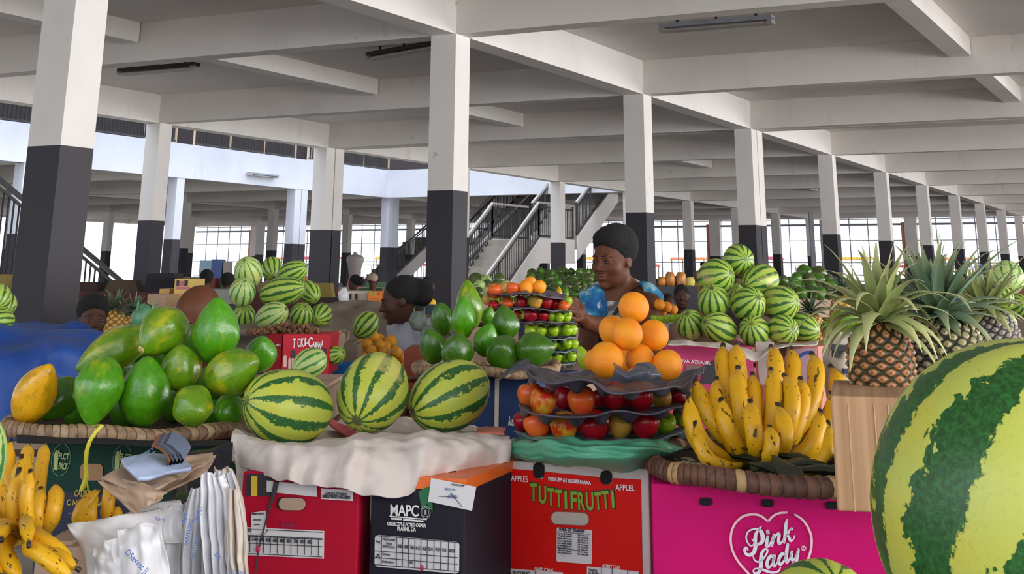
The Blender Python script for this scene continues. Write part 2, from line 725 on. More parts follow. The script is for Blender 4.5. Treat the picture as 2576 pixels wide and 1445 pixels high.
PS = G(5, 2, 0, 0, 1.3)
flight(PS, (1155, 925), (1367, 603), 1.5, 17, 'lower flight of the white concrete staircase with black railings beyond the vendor', landing=2.3)
PS2 = G(5, 2, 0, 0, 1.3)
flight(PS2, (1462, 597), (1560, 455), 1.5, 9, 'upper flight of the white concrete staircase with black railings right of the slim column')
PS3 = G(5, 2, 0, 0, 4.6)
flight(PS3, (1190, 738), (1420, 480), 1.4, 14, 'second concrete stair flight behind the front one with pale handrail')
flight(G(2, 2, 0, 0, 1.2), (400, 1026), (-100, 656), 1.2, 18, 'concrete stair with black railings behind the left thick column', 1.4, rails=(0,))
flight(G(6, 4, 0, 0, 0), (960, 745), (1110, 600), 1.4, 12, 'distant stair with black railing left of the middle column', rails=(0,))


# ---------------------------------------------------------------- fruit: shapes and skins
def melon_mat(name, light, dark, n=11, wid=.0, jag=.55, blot=.0, yellow=.5, sc=1.0):
    t = NT(name)
    o = t.obj()
    sp = t.n('SeparateXYZ', {0: o})
    rnd = t.rnd()
    big = t.shifted(31.0)
    ang = t.math('ARCTAN2', sp.outputs[1], sp.outputs[0])
    n1 = t.math('SUBTRACT', t.noise(big, 2.2 * sc, 2, .5), .5)
    n2 = t.math('SUBTRACT', t.noise(big, 9 * sc, 3, .6), .5)
    n3 = t.math('SUBTRACT', t.noise(big, 24 * sc, 3, .6), .5)
    w = t.math('MULTIPLY', ang, float(n))
    w = t.math('MULTIPLY_ADD', n1, 2.2, w)
    w = t.math('MULTIPLY_ADD', n2, 1.6 * jag / .55, w)
    s = t.math('SINE', w)
    s = t.math('MULTIPLY_ADD', n2, 1.8 * jag, s)
    s = t.math('MULTIPLY_ADD', n3, 1.6 * jag, s)
    s = t.math('MULTIPLY_ADD', n1, 1.4 + blot, s)
    z2 = t.math('MULTIPLY', sp.outputs[2], sp.outputs[2])
    s = t.math('MULTIPLY_ADD', t.math('MULTIPLY', z2, z2), -.35, s)
    f = t.smooth(s, .28 - wid, .48 - wid)
    fine = t.noise(big, 26, 4, .7)
    base = t.mix(t.smooth(t.noise(big, 1.3, 2), .45, .7), light, tuple(a * b for a, b in zip(light, (1.12, .98, .75))))
    base = t.mix(t.math('MULTIPLY', t.smooth(fine, .5, .75), .35), base, tuple(c * .55 for c in light))
    dk = t.mix(t.smooth(fine, .35, .7), dark, tuple(min(1, c * 2.4) for c in dark))
    col = t.mix(f, base, dk)
    # ground spot where the melon lay in the field
    g = t.smooth(t.math('ADD', sp.outputs[0], t.math('MULTIPLY', n1, 1.2)), .80, 1.1)
    col = t.mix(t.math('MULTIPLY', g, yellow), col, (.72, .62, .22))
    sc_ = t.smooth(t.noise(t.shifted(55), 3.3, 5, .7), .72, .78)
    col = t.mix(t.math('MULTIPLY', sc_, .6), col, (.35, .27, .15))
    pole = t.smooth(t.math('ABSOLUTE', sp.outputs[2]), .985, .998)
    col = t.mix(pole, col, (.10, .12, .05))
    return t.out(col, .38, fine, .06, .01, Specular_IOR_Level=.45)


M['melon'] = melon_mat('striped_melon_skin', (.34, .50, .075), (.018, .075, .012), 11, .05)
M['melon_front'] = melon_mat('bold_striped_melon_skin', (.46, .54, .075), (.016, .075, .016), 10, .0, .85, .4)
M['melon_big'] = melon_mat('blotched_melon_skin', (.50, .55, .10), (.012, .065, .012), 9, .42, .95, 1.1, .3, .8)
M['melon_pale'] = melon_mat('pale_melon_skin', (.44, .58, .20), (.03, .14, .025), 11, -.25, .5)


def papaya_mat(name, g, y, bias, spots=.5):
    t = NT(name)
    v = t.shifted(17)
    sp = t.n('SeparateXYZ', {0: t.obj()})
    n1 = t.noise(v, 1.1, 3, .55)
    st = t.n('Mapping')
    t.link(v, st.inputs[0])
    st.inputs['Scale'].default_value = (2.2, 2.2, .5)
    n2 = t.noise(st.outputs[0], 1.5, 3)
    f = t.math('ADD', t.math('MULTIPLY', n1, 1.1), t.math('MULTIPLY', n2, .7))
    f = t.math('MULTIPLY_ADD', sp.outputs[2], -.12, f)
    f = t.smooth(f, .98 - bias, 1.38 - bias)
    c = t.mix(f, g, y)
    dk = t.smooth(t.noise(v, 2.7, 4, .6), .45, .75)
    c = t.mix(t.math('MULTIPLY', dk, .55), c, tuple(q * .45 for q in g))
    vr = t.n('TexVoronoi', {'Vector': v, 'Scale': 5.0})
    s1 = t.smooth(vr.outputs[0], .17, .08)
    msk = t.smooth(t.noise(v, 1.6, 2), .5, .62)
    c = t.mix(t.math('MULTIPLY', t.math('MULTIPLY', s1, msk), spots), c, (.09, .08, .02))
    sp2 = t.smooth(t.noise(v, 13, 3, .6), .70, .76)
    c = t.mix(t.math('MULTIPLY', sp2, spots * .8), c, (.10, .10, .03))
    return t.out(c, .26, t.noise(v, 5, 3), .08, .02, Specular_IOR_Level=.6)


M['pap_green'] = papaya_mat('green_papaya_skin', (.07, .29, .006), (.34, .42, .008), .05, .5)
M['pap_dark'] = papaya_mat('dark_green_papaya_skin', (.045, .15, .006), (.17, .30, .01), .0, .4)
M['pap_mix'] = papaya_mat('ripening_papaya_skin', (.12, .27, .006), (.42, .42, .008), .16, .5)
M['pap_yellow'] = papaya_mat('ripe_spotted_papaya_skin', (.42, .27, .01), (.78, .40, .006), .5, 1.0)


def orange_mat(name, a, b):
    t = NT(name)
    v = t.shifted(9)
    n1 = t.noise(v, 1.2, 2)
    c = t.ramp(n1, [(.3, a), (.7, b)])
    vr = t.n('TexVoronoi', {'Vector': v, 'Scale': 26.0})
    c = t.mix(t.math('MULTIPLY', t.smooth(vr.outputs[0], .25, .05), .15), c, tuple(x * .7 for x in a))
    return t.out(c, .42, vr.outputs[0], .25, .01, Specular_IOR_Level=.45)


M['orange'] = orange_mat('orange_peel', (.93, .27, .006), (.98, .37, .012))
M['tangerine'] = orange_mat('tangerine_peel', (.72, .26, .01), (.80, .40, .02))


def apple_mat(name, a, b, bias=.5, dots=.3, w=.18):
    t = NT(name)
    v = t.shifted(23)
    st = t.n('Mapping')
    t.link(v, st.inputs[0])
    st.inputs['Scale'].default_value = (3.2, 3.2, .8)
    n1 = t.math('ADD', t.math('MULTIPLY', t.noise(v, .75, 2), .8), t.math('MULTIPLY', t.noise(st.outputs[0], 2.4, 4, .6), .35))
    c = t.mix(t.smooth(n1, bias - w, bias + w), a, b)
    vr = t.n('TexVoronoi', {'Vector': v, 'Scale': 9.0})
    c = t.mix(t.math('MULTIPLY', t.smooth(vr.outputs[0], .12, .05), dots), c, (.75, .6, .35))
    sp = t.n('SeparateXYZ', {0: t.obj()})
    r2 = t.math('ADD', t.math('POWER', sp.outputs[0], 2.0), t.math('POWER', sp.outputs[1], 2.0))
    c = t.mix(t.math('MULTIPLY', t.smooth(r2, .12, .0), .8), c, (.35, .33, .06))
    return t.out(c, .30, None, Specular_IOR_Level=.4)


M['apple_red'] = apple_mat('red_apple_skin', (.50, .006, .016), (.30, .004, .012), .5, .3)
M['apple_blush'] = apple_mat('red_and_yellow_apple_skin', (.66, .38, .03), (.60, .022, .012), .56, .2, .1)
M['apple_yellow'] = apple_mat('yellow_apple_skin', (.56, .34, .05), (.64, .20, .03), .72, .2)
M['apple_coral'] = apple_mat('coral_apple_skin', (.74, .045, .012), (.72, .13, .02), .5, .2)
M['apple_green'] = apple_mat('green_apple_skin', (.24, .46, .006), (.34, .52, .02), .5, .2)
M['stem'] = flat('dry_stem', (.13, .08, .03), .8)
M['mango_green'] = papaya_mat('dull_green_mango_skin', (.06, .095, .018), (.13, .16, .03), .05, .3)

ORD = ['first', 'second', 'third', 'fourth', 'fifth', 'sixth', 'seventh', 'eighth', 'ninth', 'tenth', 'eleventh', 'twelfth', 'thirteenth']
PROTO = {}
HIDE = []


def proto(key, fn):
    if key not in PROTO:
        me = fn()
        PROTO[key] = me
    return PROTO[key]


def mesh_of(mb, name, mat, smooth=180):
    o = mb.build(name, mat, smooth=smooth)
    me = o.data
    bpy.data.objects.remove(o)
    return me


def new_obj(name, me, parent=None, mat=None):
    if mat is not None and (not me.materials or me.materials[0] != mat):
        key = (me.name, mat.name)
        if key not in PROTO:
            c = me.copy()
            c.materials.clear()
            c.materials.append(mat)
            PROTO[key] = c
        me = PROTO[key]
    o = bpy.data.objects.new(name, me)
    COL.objects.link(o)
    if parent is not None:
        o.parent = parent
    return o


def mk_melon(v):
    def f():
        m = MB()
        n = 24
        prof = []
        for i in range(n + 1):
            a = PI * i / n
            z, r = -math.cos(a), math.sin(a)
            if i in (0, n):
                r = 0
                z *= .985
            prof.append((r, z))
        m.lathe(prof, 40, fn=lambda p: p * (1 + .025 * nz(p, 1.4, v * 3.1)) * (1 + .006 * math.cos(math.atan2(p.y, p.x) * 10)))
        return mesh_of(m, 'watermelon_mesh', M['melon'])
    return f


def mk_papaya(v):
    def f():
        prof = []
        n = 26
        for i in range(n + 1):
            s = i / n
            z = -1 + 2 * s
            # full at the lower third, tapering to a blunt cone at the stem
            r = (math.sin(PI * min(1, max(0, s))) ** (.48 if s < .5 else .62)) * (1 - (.40 if v != 3 else .15) * max(0, s - .42) ** .9)
            r *= 1.0
            if s < .08:
                r *= .8 + s * 2.5
            prof.append((0 if i in (0, n) else r, z))
        mx = max(p[0] for p in prof)
        prof = [(r / mx, z) for r, z in prof]
        ph = v * 1.7

        def g(p):
            a = math.atan2(p.y, p.x)
            k = 1 + .035 * math.cos(5 * a + ph) * (1 - abs(p.z) ** 3) + .035 * nz(p, 1.3, v * 5.7)
            return Vector((p.x * k + .08 * (p.z ** 2) * math.cos(ph), p.y * k + .08 * p.z ** 2 * math.sin(ph), p.z))
        return mesh_of(MB().lathe(prof, 40, fn=g), 'papaya_mesh', M['pap_green'])
    return f


def mk_orange(v):
    def f():
        def g(p):
            k = 1 + .018 * nz(p, 1.6, v * 2.2)
            d = math.hypot(p.x, p.y)
            q = p * k
            if d < .3:
                q.z -= (1 if p.z > 0 else -1) * .05 * (1 - d / .3) ** 2
            q.z *= .97
            return q
        n = 18
        return mesh_of(MB().lathe([(math.sin(PI * i / n) if 0 < i < n else 0, -math.cos(PI * i / n)) for i in range(n + 1)], 32, fn=g), 'orange_mesh', M['orange'])
    return f


def mk_apple(v):
    def f():
        prof = [(0, -.74), (.12, -.78), (.3, -.86), (.46, -.85), (.66, -.70), (.82, -.45), (.93, -.15), (1.0, .18), (.98, .45), (.86, .70), (.66, .86), (.42, .90), (.22, .82), (.09, .68), (0, .60)]
        # resample smoothly
        out = []
        for i in range(len(prof) - 1):
            for k in range(2):
                t = k / 2
                p0 = prof[max(0, i - 1)]; p1 = prof[i]; p2 = prof[i + 1]; p3 = prof[min(len(prof) - 1, i + 2)]
                q = [.5 * ((2 * p1[j]) + (-p0[j] + p2[j]) * t + (2 * p0[j] - 5 * p1[j] + 4 * p2[j] - p3[j]) * t * t + (-p0[j] + 3 * p1[j] - 3 * p2[j] + p3[j]) * t ** 3) for j in (0, 1)]
                out.append((max(0, q[0]), q[1]))
        out.append(prof[-1])
        out[0] = (0, out[0][1])

        def g(p):
            a = math.atan2(p.y, p.x)
            k = 1 + .03 * math.cos(5 * a + v) * (abs(p.z)) + .04 * nz(p, 1.0, v * 4.1)
            return Vector((p.x * k, p.y * k, p.z * (1 + .05 * math.cos(a + v))))
        return mesh_of(MB().lathe(out, 28, fn=g), 'apple_mesh', M['apple_red'])
    return f


def stem_mesh():
    return mesh_of(MB().tube([(0, 0, .55), (.02, 0, .8), (.06, .02, 1.08)], [.04, .035, .055], 6), 'stem_mesh', M['stem'])


def place(name, kind, v, mat, x, y, Y, sx, sz, axis=(0, 0, 1), spin=0.0, label=None, cat=None, group=None, sy=None, stem=None):
    """fruit seen at pixel (x, y) and distance Y, half sizes in pixels: sx across its axis, sz along it"""
    me = proto((kind, v), {'melon': mk_melon, 'papaya': mk_papaya, 'orange': mk_orange, 'apple': mk_apple}[kind](v))
    o = new_obj(name, me, mat=mat)
    k = mpp(x, y, Y)
    o.location = at(x, y, Y)
    q = Vector(axis).to_track_quat('Z', 'Y') @ Matrix.Rotation(spin, 3, 'Z').to_quaternion()
    o.rotation_mode = 'XYZ'
    o.rotation_euler = q.to_euler()
    o.scale = (sx * k, (sy or sx) * k, sz * k)
    tag(o, label, cat, group)
    if stem:
        s = new_obj('stem', proto('stem', stem_mesh), o)
    return o


def axis_px(dx, dy, a):
    """axis of a long fruit whose near pole shows dx, dy pixels from its centre; a = half length in pixels"""
    nx, nz_ = dx / a, -dy / a
    l = nx * nx + nz_ * nz_
    if l > .97:
        s = math.sqrt(.97 / l)
        nx, nz_ = nx * s, nz_ * s
        l = .97
    return Vector((nx, -math.sqrt(1 - l), nz_))


def settle(items, tol=.90, step=.012, it=150):
    """move the rear one of two overlapping fruit further back along its line of sight; items: [x, y, r, Y, ...]"""
    for _ in range(it):
        moved = False
        P = [at(i[0], i[1], i[3]) for i in items]
        Rr = [i[2] * mpp(i[0], i[1], i[3]) for i in items]
        for a in range(len(items)):
            for b in range(a + 1, len(items)):
                if (P[a] - P[b]).length < tol * (Rr[a] + Rr[b]):
                    k = a if items[a][3] > items[b][3] else b
                    items[k][3] += step
                    P[k] = at(items[k][0], items[k][1], items[k][3])
                    moved = True
        if not moved:
            break
    return items


# watermelons: x, y, half width, Y, half length, pole dx, dy, material, label
def melons(rows, group, name='watermelon', tol=.9, cat='watermelon'):
    it = [[r[0], r[1], (r[2] + r[4]) / 2, r[3]] for r in rows]
    settle(it, tol)
    for i, (r, s) in enumerate(zip(rows, it)):
        x, y, b, _, a, dx, dy, mat, lab = r
        place(name, 'melon', i % 3, M[mat], x, y, s[3], b, a, axis_px(dx, dy, a), R.random() * 6, lab, cat, group)


melons([
    (740, 1031, 91, 2.72, 122, -92, -22, 'melon_front', 'large light green striped watermelon at the left end of the white sack'),
    (955, 992, 88, 2.80, 106, -28, 58, 'melon_front', 'large striped watermelon with its navel facing out, in the middle of the white sack'),
    (1148, 999, 84, 2.86, 110, -88, 36, 'melon_front', 'large striped watermelon resting on the right end of the white sack'),
], 'three large watermelons on the white sack')
melons([(2585, 1248, 352, 1.42, 400, 150, -365, 'melon_big', 'huge blotched dark and yellow green watermelon in the lower right corner')], None)
melons([(2088, 1568, 150, 1.75, 160, 20, -120, 'melon_front', 'watermelon whose top just shows at the bottom edge before the magenta box')], None)
melons([(-62, 1178, 92, 1.95, 130, 10, -128, 'melon_pale', 'pale green watermelon cut off by the left edge of the photo')], None)

melons([
    (1870, 648, 39, 5.10, 42, 12, -4, 'melon', 'topmost watermelon of the tall pile behind the bananas'),
    (1814, 690, 43, 5.05, 50, 32, -10, 'melon', 'left watermelon of the two just under the top one of the tall pile'),
    (1926, 699, 40, 5.05, 52, -44, 14, 'melon', 'right watermelon lying sideways just under the top one of the tall pile'),
    (1862, 738, 28, 5.30, 34, 0, -22, 'melon', 'small watermelon half hidden in the heart of the tall pile'),
    (1808, 752, 40, 4.98, 44, -8, -32, 'melon', 'upright watermelon in the third tier of the tall pile, left'),
    (1896, 759, 42, 4.95, 48, 18, -20, 'melon', 'watermelon in the middle of the third tier of the tall pile'),
    (1976, 756, 44, 5.00, 52, 34, -8, 'melon', 'big watermelon at the right of the third tier of the tall pile'),
    (1752, 813, 36, 4.95, 40, -12, -28, 'melon', 'watermelon at the left end of the bottom tier of the tall pile'),
    (1824, 820, 38, 4.88, 50, -40, -18, 'melon', 'watermelon lying sideways in the bottom tier of the tall pile'),
    (1912, 826, 38, 4.86, 42, -14, -20, 'melon', 'watermelon in the middle of the bottom tier of the tall pile'),
    (1984, 823, 38, 4.86, 42, 18, -6, 'melon', 'watermelon with its pole facing out in the bottom tier of the tall pile'),
    (2036, 817, 36, 5.02, 42, 30, 8, 'melon', 'watermelon at the right end of the bottom tier of the tall pile'),
    (2106, 819, 28, 5.25, 32, -4, -16, 'melon', 'small round watermelon right of the tall pile by the small pineapple'),
    (2088, 868, 19, 4.9, 30, 4, -14, 'melon', 'small watermelon wedged low right of the tall pile'),
], 'watermelons in the tall pile', tol=.86)
melons([
    (637, 694, 35, 5.30, 43, -4, -30, 'melon_pale', 'top left watermelon with a yellow patch in the pile above the red carton'),
    (697, 684, 27, 5.55, 34, 10, 20, 'melon', 'top middle watermelon at the back of the pile above the red carton'),
    (747, 694, 28, 5.35, 46, 38, -16, 'melon', 'top right long watermelon of the pile above the red carton'),
    (623, 744, 33, 5.15, 38, 8, -28, 'melon_pale', 'watermelon with pale underside in the left of the second tier above the red carton'),
    (724, 741, 35, 5.15, 62, 58, -12, 'melon', 'longest watermelon lying across the pile above the red carton'),
    (792, 742, 26, 5.35, 34, 20, 18, 'melon', 'watermelon at the right end of the second tier above the red carton'),
    (628, 804, 28, 5.30, 33, 4, -24, 'melon', 'dark striped watermelon low at the left of the pile above the red carton'),
    (698, 803, 33, 5.00, 46, 38, -18, 'melon_pale', 'watermelon with yellow underside at the front of the pile above the red carton'),
    (772, 799, 29, 5.10, 31, 10, -22, 'melon', 'small round watermelon in the bottom tier above the red carton'),
    (822, 799, 27, 5.15, 33, -8, 12, 'melon', 'watermelon at the right end of the bottom tier above the red carton'),
], 'watermelons above the red carton', tol=.84)
melons([(934, 823, 31, 5.6, 37, -22, 26, 'melon', 'watermelon leaning on the beige sacking beside the seated woman'),
        (794, 922, 37, 4.05, 46, -36, 18, 'melon_pale', 'watermelon with a brown patch in front of the red carton'),
        (862, 899, 22, 4.7, 26, 18, -6, 'melon', 'small watermelon half hidden right of the red carton'),
        (8, 766, 33, 4.4, 36, 10, 22, 'melon', 'upper watermelon at the left edge behind the blue sheet'),
        (30, 782, 26, 4.65, 30, 10, 20, 'melon', 'rear watermelon at the left edge behind the blue sheet'),
        (14, 822, 26, 4.35, 42, -20, 0, 'melon', 'lower flat-lying watermelon at the left edge on the blue sheet'),
        (2548, 683, 40, 3.3, 44, -10, 30, 'melon_pale', 'upper watermelon at the right edge behind the pineapples'),
        (2534, 735, 29, 3.2, 33, 6, 16, 'melon', 'round watermelon at the right edge touching the pineapple leaves'),
        (2572, 752, 27, 3.5, 40, 10, -10, 'melon', 'watermelon cut off by the right edge under the upper one'),
        (2538, 805, 33, 3.0, 40, 6, -30, 'melon_pale', 'watermelon with yellow patch at the right edge behind the grey pineapple'),
        ], None, tol=.8)


# papayas: x, y, half width, Y, half length, tip dx, dy, material, shape, label
def papayas(rows, group, tol=.9, cat='papaya', name='papaya'):
    it = [[r[0], r[1], (r[2] + r[4]) / 2, r[3]] for r in rows]
    settle(it, tol)
    for i, (r, s) in enumerate(zip(rows, it)):
        x, y, b, _, a, dx, dy, mat, v, lab = r
        o = place(name, 'papaya', v, M[mat], x, y, s[3], b, a, axis_px(dx, dy, a), R.random() * 6, lab, cat, group)


papayas([
    (105, 1004, 52, 2.72, 95, 44, -70, 'pap_yellow', 2, 'ripe orange yellow papaya with dark spots at the left end of the basket'),
    (165, 1019, 46, 2.74, 66, -30, 40, 'pap_dark', 1, 'dark green papaya between the spotted yellow one and the bright green one'),
    (262, 996, 60, 2.66, 86, -6, 82, 'pap_green', 0, 'bright green papaya standing narrow end down in the front row'),
    (379, 995, 65, 2.66, 88, 4, -84, 'pap_green', 1, 'bright green papaya standing tip up in the middle of the front row'),
    (300, 893, 50, 2.92, 98, -82, 44, 'pap_mix', 2, 'olive green papaya lying slanted at the back left of the basket'),
    (421, 847, 60, 2.80, 72, -38, 42, 'pap_mix', 1, 'yellow green papaya with its stem scar facing out on top of the pile'),
    (560, 840, 59, 2.78, 84, 6, -80, 'pap_green', 0, 'tall green papaya with yellow blotches standing tip up at the top of the pile'),
    (470, 933, 50, 2.74, 60, 2, -54, 'pap_mix', 0, 'small yellow green papaya standing tip up in the middle of the pile'),
    (603, 944, 57, 2.72, 82, 68, -28, 'pap_mix', 2, 'plump olive green papaya lying on its side at the right of the pile'),
    (672, 897, 41, 2.90, 52, 10, -40, 'pap_green', 1, 'bright green round papaya at the right end of the pile'),
    (503, 1032, 50, 2.64, 58, 30, 10, 'pap_mix', 3, 'small yellow papaya in the front row of the basket'),
    (592, 1041, 38, 2.78, 44, -20, 6, 'pap_green', 3, 'small green papaya tucked behind the large watermelon'),
    (322, 950, 44, 3.02, 60, 4, -50, 'pap_dark', 1, 'dark papaya in the gap behind the two bright green front ones'),
    (452, 1015, 42, 2.98, 60, 4, -50, 'pap_dark', 0, 'dark papaya in the gap left of the small yellow one'),
    (545, 975, 42, 3.0, 60, -30, -30, 'pap_dark', 2, 'dark papaya in the gap below the tall blotched one'),
    (212, 1040, 36, 2.95, 54, 4, -50, 'pap_dark', 1, 'dark papaya low in the gap behind the left front ones'),
    (395, 905, 44, 3.06, 60, 4, -50, 'pap_dark', 2, 'dark papaya under the topmost slanted one'),
    (500, 880, 40, 3.08, 60, 4, -50, 'pap_dark', 0, 'dark papaya behind the tall blotched one'),
    (560, 1050, 34, 2.96, 50, 30, -10, 'pap_dark', 1, 'dark papaya low in the gap right of the small yellow one'),
    (330, 1040, 36, 2.96, 54, 4, -50, 'pap_dark', 3, 'dark papaya low between the two bright green front ones'),
    (620, 985, 34, 2.98, 50, 30, -10, 'pap_dark', 3, 'dark papaya below the plump one at the right of the pile'),
], 'papayas heaped on the left basket', .80)
papayas([
    (1193, 770, 34, 3.75, 64, -6, -62, 'pap_mix', 0, 'yellow green papaya standing tallest in the middle papaya group'),
    (1180, 801, 31, 3.62, 54, 0, -52, 'pap_green', 0, 'slim green papaya leaning before the tall yellow green one'),
    (1127, 804, 30, 3.72, 44, -6, -40, 'pap_dark', 1, 'green papaya at the upper left of the middle papaya group'),
    (1103, 873, 34, 3.58, 48, -10, -40, 'pap_dark', 0, 'green papaya at the lower left corner of the middle papaya group'),
    (1166, 881, 42, 3.50, 46, 0, -38, 'pap_dark', 1, 'broad green papaya at the front of the middle papaya group'),
    (1238, 855, 31, 3.60, 44, 10, -40, 'pap_green', 0, 'small green papaya with pointed tip in the middle papaya group'),
    (1285, 813, 36, 3.66, 46, -4, -42, 'pap_dark', 2, 'green papaya at the upper right beside the apple trays'),
    (1242, 796, 18, 3.8, 26, 6, -24, 'pap_green', 1, 'small green papaya peeking out at the back of the middle group'),
    (1279, 884, 44, 3.50, 44, -10, -22, 'pap_dark', 1, 'rounded dark green papaya with a pale scar at the front'),
    (1362, 880, 42, 3.48, 52, 50, -8, 'pap_dark', 0, 'dark green papaya lying with its point to the right beside the green apples'),
    (2140, 795, 28, 5.2, 48, 40, -10, 'pap_mix', 1, 'yellow green papaya behind the left pineapple'),
], 'papayas in the middle basket', .82)
sc_o = bpy.data.objects.get('papaya.005')
if sc_o:
    m = MB().lathe([(0, .985), (.10, .985), (.16, .975), (.17, .94)], 16)
    tag(m.build('stem_scar', flat('pale_stem_scar', (.62, .50, .16), .6), sc_o), 'pale round stem scar')

# oranges on the black tray in front
it = settle([[1608, 770, 38.5, 2.74], [1592, 837, 39.5, 2.66], [1659, 840, 38, 2.72], [1556, 828, 36, 2.80],
             [1540, 903, 44, 2.64], [1626, 902, 38, 2.66], [1695, 914, 38, 2.66], [1580, 905, 36, 2.8], [1512, 905, 28, 2.8]], .93)
labs = ['topmost orange of the orange pyramid', 'front orange in the second tier of the pyramid', 'right orange in the second tier of the pyramid',
        'left orange in the second tier of the pyramid', 'largest orange at the front left of the bottom tier', 'middle orange of the bottom tier behind the dark plastic',
        'right orange of the bottom tier', 'orange hidden behind the front left one in the bottom tier', 'orange at the left rear of the bottom tier']
for i, (a, l) in enumerate(zip(it, labs)):
    o = place('orange', 'orange', i % 3, M['orange'], a[0], a[1], a[3], a[2], a[2] * 1.02, (R.uniform(-.6, .6), R.uniform(-1, .2), R.uniform(.2, 1)), R.random() * 6, l, 'orange', 'oranges in the pyramid')
place('green_lemon', 'papaya', 3, M['apple_green'], 1482, 898, 2.95, 16, 30, (-.3, 0, .9), 1, 'slim green lime beside the orange pyramid', 'lime')


# apples: x, y, r, Y, material, label
def apples(rows, group, tol=.88, stem=True, cat='apple', settle_=True):
    it = [[r[0], r[1], r[2], r[3]] for r in rows]
    if settle_:
        settle(it, tol)
    for i, (r, s) in enumerate(zip(rows, it)):
        ax = Vector((R.uniform(-.5, .5), R.uniform(-.8, .3), 1)).normalized()
        if r[4] == 'orange':
            place('orange', 'orange', i % 3, M['orange'], r[0], r[1], s[3], r[2], r[2], ax, R.random() * 6, r[5], 'orange', group)
        else:
            place('apple', 'apple', i % 4, M[r[4]], r[0], r[1], s[3], r[2], r[2] * 1.02, ax, R.random() * 6, r[5], cat, group, stem=stem)


gA = 'apples in the near tray tower'
apples([
    (1349, 996, 31, 2.78, 'apple_coral', 'red apple at the left end of the upper apple tier'),
    (1383, 1013, 34, 2.62, 'apple_blush', 'yellow apple with red blush at the front of the upper tier'),
    (1411, 980, 25, 2.95, 'apple_red', 'red apple at the back of the upper tier behind the blushed one'),
    (1437, 1003, 27, 2.78, 'apple_red', 'pinkish red apple squeezed between two larger ones in the upper tier'),
    (1479, 1009, 35, 2.62, 'apple_coral', 'large orange red apple in the upper tier'),
    (1560, 996, 32, 2.66, 'apple_red', 'glossy red apple in the middle of the upper tier'),
    (1628, 996, 33, 2.66, 'apple_red', 'deep red apple right of the middle in the upper tier'),
    (1682, 1000, 26, 2.74, 'apple_yellow', 'dull yellow apple in the upper tier'),
    (1718, 994, 25, 2.80, 'apple_red', 'dark red apple next to the dull yellow one'),
    (1747, 985, 19, 2.92, 'apple_yellow', 'pale yellow apple at the right end of the upper tier'),
    (1334, 1062, 25, 2.80, 'apple_red', 'dark red apple at the left end of the lower tier'),
    (1368, 1070, 32, 2.62, 'apple_coral', 'orange red apple at the left of the lower tier'),
    (1436, 1073, 35, 2.62, 'apple_blush', 'yellow and red apple in the lower tier'),
    (1511, 1070, 36, 2.62, 'apple_red', 'dark red apple in the middle of the lower tier'),
    (1577, 1068, 31, 2.64, 'apple_yellow', 'yellow apple with orange tint in the lower tier'),
    (1640, 1066, 33, 2.62, 'apple_red', 'large red apple at the right of the lower tier'),
    (1691, 1062, 26, 2.70, 'apple_green', 'green apple in the lower tier beside the large red one'),
    (1730, 1046, 23, 2.84, 'apple_green', 'green apple at the right end of the lower tier'),
    (1725, 1103, 20, 2.78, 'apple_green', 'green apple in the lowest tray left of its twin'),
    (1752, 1099, 18, 2.80, 'apple_green', 'green apple in the lowest tray at the far right'),
], gA, .86)
gB = 'fruit in the tray tower by the vendor'
apples([
    (1258, 733, 18, 4.35, 'apple_coral', 'red peach-like apple at the left end of the top tray'),
    (1283, 728, 15, 4.5, 'apple_yellow', 'yellow apple behind two red ones on the top tray'),
    (1302, 728, 17, 4.35, 'apple_coral', 'coral coloured apple on the top tray'),
    (1337, 722, 19, 4.35, 'orange', 'front orange on the top tray of the far tower'),
    (1347, 711, 16, 4.6, 'orange', 'rear orange on the top tray of the far tower'),
    (1370, 721, 17, 4.35, 'orange', 'orange at the right of the top tray of the far tower'),
    (1238, 755, 13, 4.5, 'apple_yellow', 'yellow fruit at the left end under the top tray'),
    (1255, 771, 14, 4.35, 'apple_red', 'leftmost red apple in the second tray'),
    (1290, 766, 15, 4.35, 'apple_coral', 'orange red apple in the second tray'),
    (1325, 762, 15, 4.35, 'apple_red', 'red apple left of the yellow one in the second tray'),
    (1360, 758, 18, 4.33, 'apple_yellow', 'largest yellow apple in the second tray'),
    (1389, 761, 15, 4.35, 'apple_red', 'red apple right of the yellow one in the second tray'),
    (1411, 765, 14, 4.35, 'apple_red', 'bright red apple near the right end of the second tray'),
    (1431, 770, 14, 4.35, 'apple_coral', 'pink apple at the right end of the second tray by the hand'),
    (1315, 794, 12, 4.4, 'apple_coral', 'red apple at the left end of the third tray'),
    (1348, 794, 17, 4.33, 'apple_red', 'broad red apple in the third tray'),
    (1379, 793, 15, 4.34, 'apple_red', 'red apple beside the green ones in the third tray'),
    (1402, 796, 13, 4.34, 'apple_green', 'first green apple in the third tray'),
    (1421, 799, 12, 4.34, 'apple_green', 'second green apple in the third tray'),
    (1439, 799, 12, 4.34, 'apple_green', 'last green apple in the third tray'),
], gB, .84, False)
n_ = 0
ga = []
for (yy, xs, rr) in ((833, (1347, 1375, 1392, 1408, 1425, 1441, 1454), 13.5), (867, (1370, 1388, 1406, 1424, 1441, 1458), 12.5), (899, (1382, 1400, 1418, 1436, 1453), 12.5)):
    n_ += 1
    for j, x in enumerate(xs):
        ga.append((x, yy + (j % 2) - j * .6, rr, 4.33, 'apple_green', 'green apple %s from the left in the %s green tier of the far tower' % (ORD[j], ORD[n_])))
apples(ga, 'green apples in the lower trays', .8, False)
